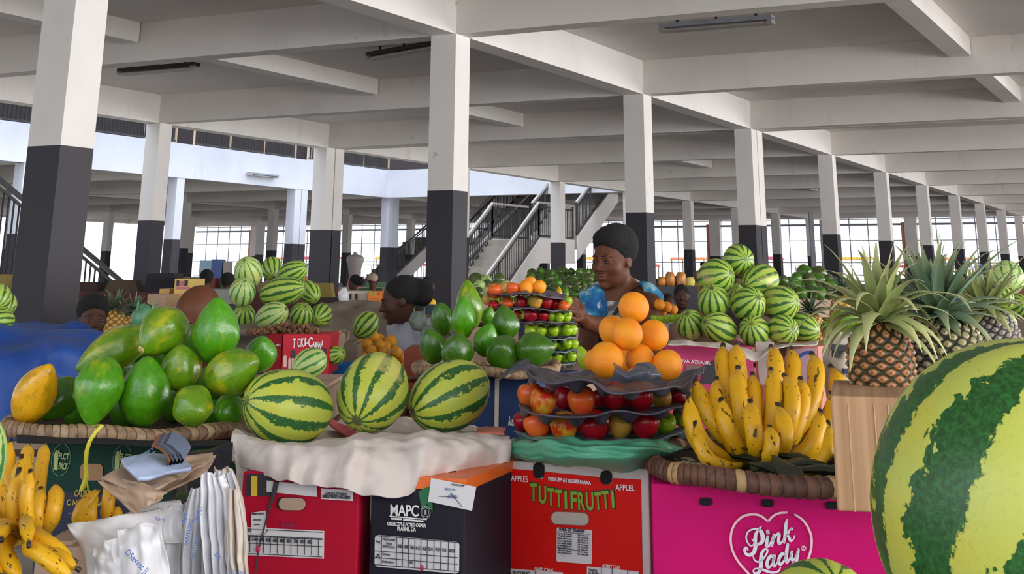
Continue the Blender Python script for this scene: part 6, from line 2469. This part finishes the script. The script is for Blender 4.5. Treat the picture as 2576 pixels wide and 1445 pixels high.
figure(1092, 722, 13.0, 40, 150, 0, 'distant person with yellow scarf just left of the middle column', shirt('yellow_scarf', (.75, .48, .03)), 'bun', face=False, res=.012)
figure(1120, 690, 18.0, 30, 40, 0, 'distant person hidden by the middle column', shirt('grey_top', (.2, .2, .22)), 'afro', face=False, res=.014) if False else None


# ---------------------------------------------------------------- stall counters and crates that carry the heaps
def zat(y, Y):
    return at(1288, y, Y).z


def counter(x0, x1, y0, y1, z, label):
    m = MB()
    cx, cy = (x0 + x1) / 2, (y0 + y1) / 2
    root = thing('market_counter', (cx, cy, 0), label, 'counter', 'concrete market counters')
    MB().box((0, 0, z - .03), (x1 - x0, y1 - y0, .06)).build('counter_top', M['concrete'], root, smooth=0)
    for sx in (-1, 1):
        MB().box((sx * ((x1 - x0) / 2 - .12), 0, (z - .06) / 2), (.12, y1 - y0 - .1, z - .06)).build('support', M['black_paint'], root, smooth=0)
    return root


counter(-1.45, 1.35, 2.22, 3.34, .88, 'concrete counter under the cartons of the nearest stall')
counter(-.62, 1.5, 3.44, 4.94, .88, 'concrete counter under the middle papayas and the far apple tower')
counter(-1.95, -.66, 3.78, 4.44, .88, 'concrete counter under the blue tarpaulin')
counter(-.90, -.66, 4.48, 4.99, .88, 'concrete counter under the red cartons')
counter(-1.32, -.62, 5.02, 6.1, .88, 'concrete counter under the left melon pile')
counter(-.60, .12, 5.2, 6.3, .88, 'concrete counter under the tangerines')
counter(.66, 1.62, 4.97, 6.4, .88, 'concrete counter under the tall melon pile')
counter(.08, .64, 6.95, 9.3, .88, 'concrete counter under the mango heap')
counter(1.3, 2.3, 6.8, 8.45, .88, 'concrete counter under the mangoes beyond the tall melon pile')
counter(-.25, .07, 6.35, 7.4, .88, 'concrete counter under the green melons behind the papayas')


def crate(x0, x1, y0, y1, z0, z1, label, mt='kraft'):
    cx, cy = (x0 + x1) / 2, (y0 + y1) / 2
    root = thing('wooden_crate', (cx, cy, z0), label, 'crate', 'wooden crates under the heaps')
    w, d, h = x1 - x0, y1 - y0, z1 - z0
    m = MB()
    n = max(2, int(h / .09))
    for i in range(n):
        zz = h * (i + .5) / n
        for s_ in (-1, 1):
            m.box((0, s_ * (d / 2 - .008), zz), (w, .014, h / n * .8))
            m.box((s_ * (w / 2 - .008), 0, zz), (.014, d - .03, h / n * .8))
    m.build('slats', M[mt], root, smooth=0)
    MB().box((0, 0, h - .012), (w - .03, d - .03, .02)).build('lid', M[mt], root, smooth=0)
    return root


crate(.04, .34, 4.30, 4.90, .88, zat(917, 4.5) - .012, 'wooden crate under the far apple tower')
crate(-.72, -.50, 3.86, 4.36, .88, zat(962, 4.05), 'wooden crate under the watermelon before the red carton')
crate(-.89, -.64, 4.50, 4.95, .88, 1.166, 'wooden crate under the red cartons')
crate(-1.30, -.66, 5.10, 5.7, .88, zat(838, 5.1) - .01, 'wooden crate under the left melon pile')
crate(-.60, -.20, 5.5, 6.28, .88, zat(930, 5.9), 'wooden crate under the tangerines')
crate(1.19, 1.55, 5.36, 6.2, .88, zat(852, 5.5), 'wooden crate under the small pineapples')
crate(.70, 1.16, 5.34, 5.75, .88, 1.262, 'wooden crate behind the pink carton')
crate(.67, 1.3, 4.99, 5.30, .88, .955, 'low wooden crate under the pink carton')
crate(.10, .60, 7.05, 9.1, .88, zat(772, 7.2), 'wooden crate under the mango heap')
crate(1.45, 2.1, 6.9, 8.35, .88, zat(745, 7.0), 'wooden crate under the far green mangoes')
crate(-.22, .04, 6.05, 7.2, .88, zat(757, 6.1), 'wooden crate under the green melons')
crate(1.14, 1.48, 2.95, 3.33, .88, zat(848, 3.1), 'wooden crate under the melons at the right edge')
crate(-1.85, -1.3, 4.22, 4.43, .88, zat(880, 4.4), 'wooden crate under the blue tarpaulin')
crate(-.55, -.20, 2.82, 3.2, .88, 1.165, 'wooden crate behind the crimson carton')
crate(.61, .76, 5.0, 5.25, .96, zat(806, 5.2), 'wooden crate behind the vendor')
counter(.12, .95, 1.15, 2.1, 1.01, 'low counter just before the viewer under the huge watermelon')
crate(.45, .80, 1.25, 1.6, 1.01, at(2585, 1640, 1.42).z, 'low crate under the huge watermelon')
counter(-1.0, -.42, 1.72, 2.18, 1.02, 'counter corner at the left under the pale watermelon and bananas')
crate(-.99, -.79, 1.85, 2.1, 1.02, at(-62, 1312, 1.95).z, 'low crate under the pale green watermelon')

# blue bowl and white crate by the tangerines
p = at(874, 945, 5.2)
m = MB().lathe([(0, 0), (.055, 0), (.085, .03), (.095, .062), (.099, .064), (.088, .03), (.05, .008), (0, .008)], 32)
tag(m.build('blue_bowl', flat('blue_plastic', (.02, .14, .42), .3), loc=(p.x, p.y, zat(962, 5.2))), 'blue plastic bowl beside the tangerines', 'bowl')
c = Carton('white_crate', 'pale grey crate edge under the blue bowl', 836, 963, 985, 965, zat(962, 5.1), .35, .14, M['kraft_pale'], ang=2)

# teal rails and boards of the stalls behind
tag(MB().bar(at(985, 778, 6.9), at(1110, 782, 6.9), .05, .05).build('stall_rail', flat('teal_paint', (.10, .20, .24), .5), smooth=0, origin=at(1050, 780, 6.9)), 'teal painted stall rail beside the middle column', 'rail')
# peanuts heaped on the red cartons
m = MB()
for i in range(420):
    u = R.random()
    x, Y = 640 + 178 * u, R.uniform(4.70, 4.88)
    top = 845 - 24 * math.exp(-((x - 745) / 70) ** 2) * R.random() - 6 * R.random()
    q = at(x, min(848, top + 4), Y)
    m.ball(q, (.009 * R.uniform(.7, 1.3), .006, .006), 6, 0, rotm(R.random() * 6, R.random() * 6, R.random() * 6))
tag(m.build('peanut_heap', plain('brown_root_skin', (.20, .10, .045), .85, .4, 40)), 'brown knobbly roots heaped on the red cartons', 'roots', kind='stuff')

# ---------------------------------------------------------------- carrier bags, papers and belts in front of the green carton
def sheet(name, pts_rows, mat, label, parent=None, **k):
    o = loft(name, pts_rows, mat, parent=parent, **k)
    if label:
        tag(o, label, 'bag', 'carrier bags hanging in a bundle')
    return o


root = thing('bag_bundle', at(560, 1210, 2.2), 'bundle of white carrier bags hanging pleated beside the crimson carton', 'bags')


def pl(n, amp, ph=0.0):
    def f(u, v):
        a = amp * (.35 + .65 * v)
        q = u * n + ph
        tri = abs((q % 1) - .5) * 4 - 1
        return Vector((0, -a * tri, 0))
    return f


spec = [  # top x0,x1,y ; bottom x0,x1,y ; Y, mat, pleats
    (468, 520, 1272, 440, 560, 1470, 2.24, 'white_film', 4, .012),
    (500, 560, 1235, 470, 590, 1470, 2.20, 'white_film', 5, .014),
    (522, 580, 1205, 540, 610, 1470, 2.16, 'white_film', 4, .014),
    (560, 602, 1196, 570, 640, 1470, 2.20, 'white_film', 4, .014),
    (590, 622, 1240, 600, 645, 1470, 2.15, 'cream_film', 3, .010),
    (556, 600, 1190, 575, 632, 1330, 2.26, 'cream_film', 3, .012),
    (420, 480, 1288, 400, 500, 1470, 2.22, 'white_film', 3, .010),
]
for i, (a, b, y0, c_, d_, y1, Y, mt, n, am) in enumerate(spec):
    rows = []
    for j in range(6):
        t = j / 5
        w = t ** .8
        xa, xb = a + (c_ - a) * w - 10 * math.sin(PI * t), b + (d_ - b) * w + 10 * math.sin(PI * t)
        yy = y0 + (y1 - y0) * t
        rows.append([(xa + (xb - xa) * q / 4, yy + (5 * math.sin(q * 2 + i) if j < 5 else 0), Y + .006 * math.sin(q * 3 + i * 2)) for q in range(5)])
    o = loft('carrier_bag', rows, M[mt], 64, 40, .008, 20, None, .0012, i * 2.3, pleat=pl(n, am, i * .3), smooth=50)
    o.location = o.location - root.location
    o.parent = root
# flat bag faces turned to the left
faces = [
    ([[(190, 1334, 2.16), (250, 1320, 2.14), (330, 1306, 2.14), (420, 1292, 2.18)], [(205, 1360, 2.14), (262, 1352, 2.12), (340, 1345, 2.12), (430, 1330, 2.14)], [(232, 1400, 2.12), (290, 1398, 2.10), (360, 1395, 2.10), (440, 1390, 2.12)], [(240, 1470, 2.12), (300, 1470, 2.10), (370, 1470, 2.10), (450, 1470, 2.12)]], 'white_film'),
    ([[(255, 1388, 2.07), (290, 1372, 2.05), (330, 1360, 2.06)], [(258, 1420, 2.06), (300, 1420, 2.04), (335, 1420, 2.05)], [(262, 1470, 2.06), (305, 1470, 2.04), (340, 1470, 2.05)]], 'white_film'),
    ([[(318, 1350, 2.07), (360, 1334, 2.05), (410, 1330, 2.06)], [(320, 1400, 2.05), (365, 1392, 2.03), (420, 1380, 2.05)], [(326, 1470, 2.05), (370, 1470, 2.03), (430, 1470, 2.05)]], 'white_film'),
    ([[(300, 1322, 2.22), (380, 1290, 2.22), (470, 1272, 2.24)], [(310, 1340, 2.20), (390, 1318, 2.20), (480, 1300, 2.22)], [(330, 1400, 2.2), (400, 1380, 2.2), (490, 1370, 2.2)]], 'white_film'),
]
for i, (rows, mt) in enumerate(faces):
    o = loft('carrier_bag', rows, M[mt], 50, 40, .014, 9, None, .0012, 20 + i * 3.1, fold=.012, fsc=(5, 3), smooth=60)
    o.location = o.location - root.location
    o.parent = root


def flat_text(txt, x, y, Y, hpx, rot, mat, parent, w=None, shear=0.0, ext=.0004):
    cu = bpy.data.curves.new('lettering', 'FONT')
    cu.body = txt
    k = mpp(x, y, Y)
    cu.size = hpx * k / .7
    cu.extrude = ext
    cu.shear = shear
    cu.materials.append(mat)
    tmp = bpy.data.objects.new('tmp_text', cu)
    me = bpy.data.meshes.new_from_object(tmp)
    bpy.data.objects.remove(tmp)
    o = bpy.data.objects.new('lettering', me)
    COL.objects.link(o)
    o.parent = parent
    o.location = at(x, y, Y) - parent.location
    o.rotation_euler = (PI / 2, -math.radians(rot), 0)
    if w:
        xs_ = [v.co.x for v in me.vertices]
        o.scale = (w * k / (max(xs_) - min(xs_)), 1, 1)
    return o


o_ = flat_text('OSexvac JL', 334, 1404, 2.005, 15, -40, M['blue_ink'], root, 78)
flat_text('tort', 408, 1318, 2.05, 9, -14, M['blue_ink'], root, 28)
flat_text('SANTUAG', 492, 1385, 2.13, 10, 80, M['blue_ink'], root, 60)
flat_text('Art', 486, 1330, 2.13, 12, 80, M['blue_ink'], root, 26)
flat_text('Boot', 522, 1322, 2.12, 12, 82, M['blue_ink'], root, 34)
flat_text('Sumara', 508, 1420, 2.13, 8, 84, M['blue_ink'], root, 60)
flat_text('ED', 560, 1405, 2.10, 10, -50, M['blue_ink'], root, 16)
flat_text('SILLENT', 600, 1452, 2.1, 10, -10, M['blue_ink'], root, 40)
# folded kraft bags above them
rootk = thing('kraft_bags', at(420, 1230, 2.25), 'stack of folded brown paper bags lying before the green carton', 'paper bags')
for i, rows in enumerate((
        [[(270, 1222, 2.22), (340, 1195, 2.26), (430, 1175, 2.34), (560, 1155, 2.44)], [(300, 1242, 2.18), (370, 1225, 2.22), (450, 1198, 2.30), (552, 1175, 2.40)], [(360, 1300, 2.16), (410, 1268, 2.18), (470, 1235, 2.26), (540, 1200, 2.34)]],
        [[(276, 1216, 2.20), (350, 1186, 2.24), (440, 1166, 2.32), (556, 1150, 2.42)], [(310, 1232, 2.17), (380, 1214, 2.20), (450, 1192, 2.27), (545, 1168, 2.36)], [(380, 1250, 2.15), (430, 1238, 2.17), (470, 1214, 2.24), (530, 1184, 2.32)]],
        [[(268, 1226, 2.20), (330, 1220, 2.18), (380, 1232, 2.16), (440, 1250, 2.16)], [(310, 1262, 2.17), (350, 1258, 2.15), (390, 1262, 2.14), (430, 1262, 2.15)], [(366, 1306, 2.16), (375, 1298, 2.14), (390, 1290, 2.13), (412, 1272, 2.14)]])):
    o = loft('paper_sheet', rows, M['kraft'], 50, 24, .006, 16, None, .003, 30 + i, fold=.012, fsc=(5, 3), smooth=60)
    o.location = o.location - rootk.location
    o.parent = rootk
o = loft('printed_bag', [[(322, 1172, 2.20), (360, 1160, 2.22), (400, 1155, 2.26), (470, 1165, 2.3)], [(335, 1190, 2.17), (380, 1178, 2.19), (430, 1176, 2.22), (490, 1180, 2.26)], [(368, 1218, 2.15), (400, 1214, 2.16), (440, 1204, 2.2), (500, 1190, 2.24)]], plain('pale_blue_print', (.42, .52, .74), .5, .1, 9), 40, 20, .004, 18, None, .006, 41)
tag(o, 'folded white and pale blue printed plastic bag on the paper bags', 'bag')
flat_text('Cundlengers', 338, 1186, 2.125, 9, 32, flat('grey_blue_ink', (.16, .22, .34)), o, 74)
flat_text('lo Leg. a 19 aus', 358, 1178, 2.125, 5, 28, flat('grey_blue_ink2', (.2, .3, .5)), o, 56)
# folded belts
rootb = thing('belt_roll', at(440, 1155, 2.24), 'folded brown and blue leather belts lying on the bags', 'belts')
for i, (dy, col) in enumerate(((0, (.26, .09, .035)), (-5, (.06, .08, .12)), (-10, (.11, .13, .18)), (-15, (.05, .06, .10)), (-20, (.16, .20, .28)))):
    pts = [at(x + i * 9, y + dy * .3, Y - i * .004 + .02) - rootb.location for x, y, Y in ((398, 1135, 2.22), (418, 1142, 2.2), (436, 1158, 2.18), (445, 1175, 2.17), (440, 1184, 2.18), (425, 1180, 2.22))]
    V, F = [], []
    dn = Vector((.0, .035, .012))
    for p_ in pts:
        V += [p_, p_ + dn, p_ + dn + Vector((.002, 0, .0025)), p_ + Vector((.002, 0, .0025))]
    for a in range(len(pts) - 1):
        for q in range(4):
            F.append((a * 4 + q, a * 4 + (q + 1) % 4, (a + 1) * 4 + (q + 1) % 4, (a + 1) * 4 + q))
    MB().add(V, F).build('belt', flat('leather_%d' % i, col, .45), rootb, smooth=50)
# black bag behind
tag(loft('black_bag', [[(490, 1150, 2.52), (540, 1145, 2.5), (600, 1130, 2.5)], [(470, 1200, 2.46), (530, 1190, 2.44), (600, 1170, 2.46)], [(440, 1290, 2.40), (500, 1260, 2.38), (560, 1220, 2.42)]], flat('black_plastic', (.012, .012, .018), .2), 30, 20, .02, 14, None, .002, 51), 'black plastic bag squeezed behind the paper bags', 'bag')
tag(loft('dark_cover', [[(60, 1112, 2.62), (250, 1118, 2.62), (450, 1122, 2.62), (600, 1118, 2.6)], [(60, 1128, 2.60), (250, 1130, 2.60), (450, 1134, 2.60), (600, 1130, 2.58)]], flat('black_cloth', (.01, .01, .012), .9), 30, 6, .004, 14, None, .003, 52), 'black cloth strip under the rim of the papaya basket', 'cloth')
# yellow plastic tie over the basket rim
m = MB()
pts = [at(*p) for p in ((248, 1088, 2.56), (262, 1084, 2.54), (274, 1083, 2.53), (258, 1100, 2.52), (243, 1125, 2.52), (236, 1150, 2.52), (234, 1180, 2.53), (236, 1215, 2.54), (230, 1235, 2.54), (222, 1250, 2.54))]
m.tube(pts, [.003, .0035, .0035, .0035, .0035, .0038, .0038, .0042, .005, .003], 8, sq=.4)
m.tube([pts[7], at(240, 1238, 2.54), at(242, 1255, 2.54)], [.003, .003, .002], 8, sq=.4)
tag(m.build('yellow_tie', flat('yellow_plastic', (.62, .58, .04), .4)), 'yellow plastic tie hanging over the rim of the papaya basket', 'tie')


# green and grey plastic bags behind
def puff(name, x, y, Y, rx, rz, mat, label, seed, ears=True):
    k = mpp(x, y, Y)

    def g(p):
        q = p * (1 + .28 * nz(p, 1.6, seed) + .1 * nz(p, 4, seed))
        return Vector((q.x * rx * k, q.y * rx * k * .7, q.z * rz * k))
    n = 18
    m_ = MB().lathe([(math.sin(PI * i / n) if 0 < i < n else 0, -math.cos(PI * i / n)) for i in range(n + 1)], 28, fn=g)
    if ears:
        for s_ in (-.5, .5):
            m_.tube([(s_ * rx * k, 0, rz * k * .6), (s_ * 1.15 * rx * k, 0, rz * k * 1.15), (s_ * 1.2 * rx * k, 0, rz * k * 1.5)], [.35 * rx * k, .18 * rx * k, .01 * rx * k], 8, sq=.4)
    return tag(m_.build(name, mat, loc=at(x, y, Y)), label, 'plastic bag')


M['green_bag'] = plain('pale_green_plastic', (.10, .27, .13), .35, .2, 8, .2)
M['grey_bag'] = plain('grey_green_plastic', (.16, .20, .17), .4, .2, 8, .2)
puff('green_bag', 378, 812, 4.6, 34, 30, M['green_bag'], 'green knotted plastic bag behind the top papaya', 3)
puff('green_bag', 1068, 812, 5.4, 22, 24, M['grey_bag'], 'dull green knotted plastic bag behind the seated woman', 5)
puff('green_bag', 1092, 842, 5.3, 20, 18, M['grey_bag'], 'second dull green plastic bag touching the middle papayas', 6, False)
puff('white_bag', 878, 752, 8.5, 14, 22, M['white_film'], 'white plastic bag peaked up beyond the sacking', 7, False)
puff('green_cloth', 1715, 860, 4.9, 26, 8, flat('bright_green_cloth', (.01, .22, .04)), 'bright green cloth edge at the left of the pink carton', 8, False)


def pillar_bag(name, x0, y0, x1, y1, Y, mat, label):
    A_, B_ = at(x0, y1, Y), at(x1, y0, Y)
    m_ = MB()
    w, h_ = B_.x - A_.x, B_.z - A_.z

    def g(p):
        q = Vector((p.x * w / 2, p.y * w * .3, p.z * h_ / 2))
        return q * (1 + .12 * nz(p, 2.5, x0))
    prof = [(0, -1), (.7, -1), (.95, -.8), (1, 0), (.9, .7), (.6, 1), (0, .95)]
    m_.lathe(prof, 20, fn=g)
    return tag(m_.build(name, mat, loc=(A_ + B_) / 2), label, 'bag')


crisp = plain('orange_brown_snack_bag', (.50, .19, .03), .3, .5, 30, .3)
for i, (x0, x1) in enumerate(((1687, 1710), (1714, 1738), (1668, 1688))):
    pillar_bag('snack_bag', x0, 680 + (i == 2) * 12, x1, 714, 10.0, crisp, ('clear bag of orange brown snacks, left of the tall pair', 'clear bag of orange brown snacks, right of the tall pair', 'low bag of orange brown snacks at the end by the thick column')[i])
pillar_bag('yellow_bag', 1738, 692, 1760, 714, 10.0, flat('lemon_bag', (.55, .45, .08)), 'small lemon yellow bag beside the snack bags')
def plinth(x0, x1, y, Y0, Y1, label, mt='black_paint'):
    a_, b_, z_ = at(x0, y, Y0).x, at(x1, y, Y0).x, at((x0 + x1) / 2, y, (Y0 + Y1) / 2).z
    return tag(MB().box(((a_ + b_) / 2, (Y0 + Y1) / 2, z_ / 2), (b_ - a_, Y1 - Y0, z_)).build('stall_stand', M[mt], smooth=0, origin=((a_ + b_) / 2, (Y0 + Y1) / 2, 0)), label, 'stand')


plinth(1660, 1768, 714, 9.85, 10.2, 'dark stand under the snack bags')
plinth(866, 976, 773, 8.45, 9.2, 'stand under the orange box beyond the beige sacking', 'beige_sack')
plinth(380, 502, 801, 7.2, 7.5, 'stand under the brown cardboard box', 'beige_sack')
plinth(412, 502, 770, 7.52, 8.0, 'stand under the yellow printed box', 'beige_sack')
plinth(512, 594, 712, 26, 26.4, 'stand under the wrapped goods')
plinth(502, 604, 775, 6.4, 6.75, 'stand under the grey green board')
plinth(1408, 1446, 752, 6.5, 6.75, 'narrow stand under the yellow papaya')
crate(-.80, -.73, 2.44, 2.58, .88, zat(1352, 2.5), 'small crate under the few bananas before the green carton')
plinth(232, 366, 872, 5.8, 6.5, 'stand under the shadowed pineapples')
plinth(1968, 2096, 760, 8.5, 8.95, 'stand under the dark mangoes')
M['brick_plastic'] = flat('brick_red_plastic', (.28, .045, .015), .5)
crate(-.40, -.30, 5.26, 5.48, .88, zat(872, 5.35), 'narrow brick red crate under the dull green plastic bags', 'brick_plastic')
crate(.12, .58, 8.05, 9.08, zat(772, 7.2), zat(716, 8.5), 'upper wooden crate inside the mango heap')
crate(-.69, -.61, 5.52, 5.72, .88, zat(860, 5.6), 'narrow crate under the leaning watermelon', 'beige_sack')

# printed boxes further back
def small_box(name, x0, y0, x1, y1, Y, col, label, ang=5, win=None, dep=.3):
    zt = at(x0, y0, Y).z
    zb = at(x0, y1, Y).z
    c_ = Carton(name, label, x0, y0, x1, y0, zt, dep, zt - zb, flat(name + '_print', col), ang=ang) if False else None
    A_, B_ = at(x0, y0, Y), at(x1, y0, Y)
    root_ = thing(name, ((A_.x + B_.x) / 2, Y + dep / 2, zb), label, 'box')
    MB().box((0, 0, (zt - zb) / 2), (B_.x - A_.x, dep, zt - zb)).build('box_body', flat(name + '_print', col), root_, smooth=0)
    k = mpp(x0, y0, Y)
    for (a, b, c__, d__, cl) in (win or ()):
        MB().box(((a + c__) / 2 * k - (x0 + x1) / 2 * k, -dep / 2 - .002, (y1 - (b + d__) / 2) * k), ((c__ - a) * k, .004, (d__ - b) * k)).build('printed_panel', flat(name + '_ink', cl), root_, smooth=0)
    return root_


small_box('yellow_box', 453, 712, 498, 768, 7.5, (.66, .45, .10), 'yellow printed display box beyond the shaved man', win=((458, 718, 464, 732, (.02, .015, .01)), (478, 718, 486, 732, (.02, .015, .01)), (466, 720, 476, 732, (.45, .12, .18)), (458, 734, 492, 740, (.5, .16, .2))))
MB_ = MB()
small_box('yellow_box', 415, 738, 440, 770, 7.6, (.60, .38, .10), 'small open yellow box left of the printed display box')
small_box('kraft_box', 385, 752, 432, 800, 7.2, (.40, .26, .15), 'brown cardboard box beside the small yellow one')
small_box('orange_box', 940, 738, 972, 772, 8.6, (.85, .24, .02), 'orange printed box beyond the beige sacking', win=((944, 742, 950, 748, (.3, .45, .05)), (954, 742, 960, 748, (.3, .45, .05)), (964, 742, 969, 748, (.6, .05, .02)), (946, 756, 968, 757, (.55, .08, .01)), (946, 761, 968, 762, (.55, .08, .01)), (946, 766, 968, 767, (.55, .08, .01))))
small_box('cream_box', 884, 738, 938, 772, 8.8, (.60, .55, .45), 'cream coloured box with dark windows beyond the beige sacking', win=((889, 746, 898, 760, (.03, .02, .02)), (906, 746, 913, 760, (.03, .02, .02)), (886, 764, 936, 770, (.75, .3, .06))))
small_box('grey_box', 505, 738, 600, 775, 6.4, (.20, .21, .18), 'grey green board leaning behind the shaved man')
for i, (x0, y0, x1, y1, Y, col, lb) in enumerate(((515, 665, 545, 712, 26, (.16, .24, .30), 'pale blue wrapped goods on the far stall'), (545, 662, 572, 712, 26, (.03, .06, .16), 'navy wrapped goods on the far stall'), (575, 668, 590, 712, 26, (.2, .18, .16), 'grey sacks on the far stall'))):
    small_box('goods_pack', x0, y0, x1, y1, Y, col, lb)

# dressmaker's torso hanging from the beam
k = mpp(905, 672, 21)
q = at(905, 672, 21)
prof = [(0, -1), (.55, -.95), (.68, -.6), (.80, -.1), (1.0, .35), (.98, .62), (.7, .78), (.25, .86), (.2, 1.05), (0, 1.08)]
root = thing('mannequin_torso', q, 'pale dress form torso on a stand far behind the tangerines', 'mannequin')
MB().lathe(prof, 24, fn=lambda p_: Vector((p_.x * 22 * k, p_.y * 14 * k, p_.z * 30 * k))).build('torso', flat('mannequin_shell', (.30, .26, .25), .5), root)
MB().tube([(0, 0, -29 * k), (0, 0, -q.z)], .02, 6).build('stand_pole', M['black_metal'], root)

# rows of low stalls deeper in the hall
gc = [(.02, .018, .02), (.05, .04, .035), (.10, .03, .03), (.03, .04, .08), (.12, .09, .06), (.04, .07, .03)]
st = [(-5.2, 12, 3.0), (-3.4, 19.8, 2.2), (-4.6, 17, 4.0), (.2, 16, 3.2), (4.0, 12.5, 2.6), (5.6, 17.5, 3.4), (-2.2, 24, 4), (3.6, 25, 4), (9.2, 22, 4), (9.6, 31, 5), (-5.5, 33, 5), (13.5, 28, 4), (15, 38, 5), (8.0, 42, 5), (4.5, 48, 5), (20, 40, 5)]
for i, (x, y, w) in enumerate(st):
    root = thing('market_stall', (x, y, 0), None, 'stall', 'stalls standing deeper in the hall')
    root['label'] = 'dark low stall heaped with %s goods, %s from the near end of the hall' % (('grey', 'brown', 'mixed')[i % 3], (ORD + ['fourteenth', 'fifteenth', 'last'])[sorted(range(len(st)), key=lambda q: st[q][1]).index(i)])
    h_ = 1.05 + .1 * (i % 3)
    MB().box((0, 0, h_ / 2), (w, 1.1, h_)).build('stall_body', flat('stall_cloth_%d' % (i % 6), gc[i % 6], .9), root, smooth=0)
    for j in range(int(w * 2)):
        xx = -w / 2 + .25 + j * .5
        bw, bh = R.uniform(.3, .46), R.uniform(.08, .24)
        MB().box((xx, R.uniform(-.2, .2), h_ + bh / 2), (bw, R.uniform(.3, .6), bh), None, 0, R.uniform(.7, 1)).build('goods', flat('goods_%d' % ((i * 3 + j) % 9), ((.10, .07, .04), (.02, .02, .03), (.20, .04, .03), (.03, .09, .03), (.22, .15, .08), (.02, .03, .10), (.30, .22, .05), (.15, .14, .13), (.05, .02, .02))[(i * 3 + j) % 9], .7), root, smooth=0)

# street stalls outside the far windows
oc = [(.75, .06, .05), (.85, .45, .05), (.80, .75, .70), (.65, .10, .20), (.10, .15, .45), (.8, .25, .08)]
PKo = G(PK, 0)
for i in range(30):
    p_ = G(PK, -1.2 + i * .24, 0, 3.5 + (i % 3) * 1.2)
    root = thing('street_stall', p_, None, 'stall', 'street stalls outside the far windows')
    root['label'] = '%s roofed street stall outside the %s far window bay from the right' % (('red', 'orange', 'white', 'pink', 'blue', 'coral')[i % 6], ORD[i // 3])
    Rz = rotm(0, 0, ROTG)
    hh = 1.9 + .35 * (i % 2)
    MB().box((0, 0, hh), (1.8, 1.9, .12), Rz, 0, .9).build('awning', flat('awning_%d' % (i % 6), oc[i % 6], .8), root, smooth=0)
    for sx in (-1, 1):
        for sy in (-1, 1):
            o_ = Rz @ Vector((sx * .8, sy * .85, 0))
            MB().bar(o_, o_ + Vector((0, 0, hh)), .05, .05).build('pole', M['steel'], root, smooth=0)
    m_ = MB()
    for j in range(5):
        for l in range(3):
            o_ = Rz @ Vector((-.5, -.75 + j * .37, 0))
            m_ = MB().box(o_ + Vector((0, 0, .25 + l * .42)), (.3, .3, .36), Rz)
            if (j + l + i) % 3 != 1:
                m_.build('goods', flat('outdoor_goods_%d' % ((i + j * 2 + l) % 6), oc[(i + j * 2 + l) % 6], .7), root, smooth=0)
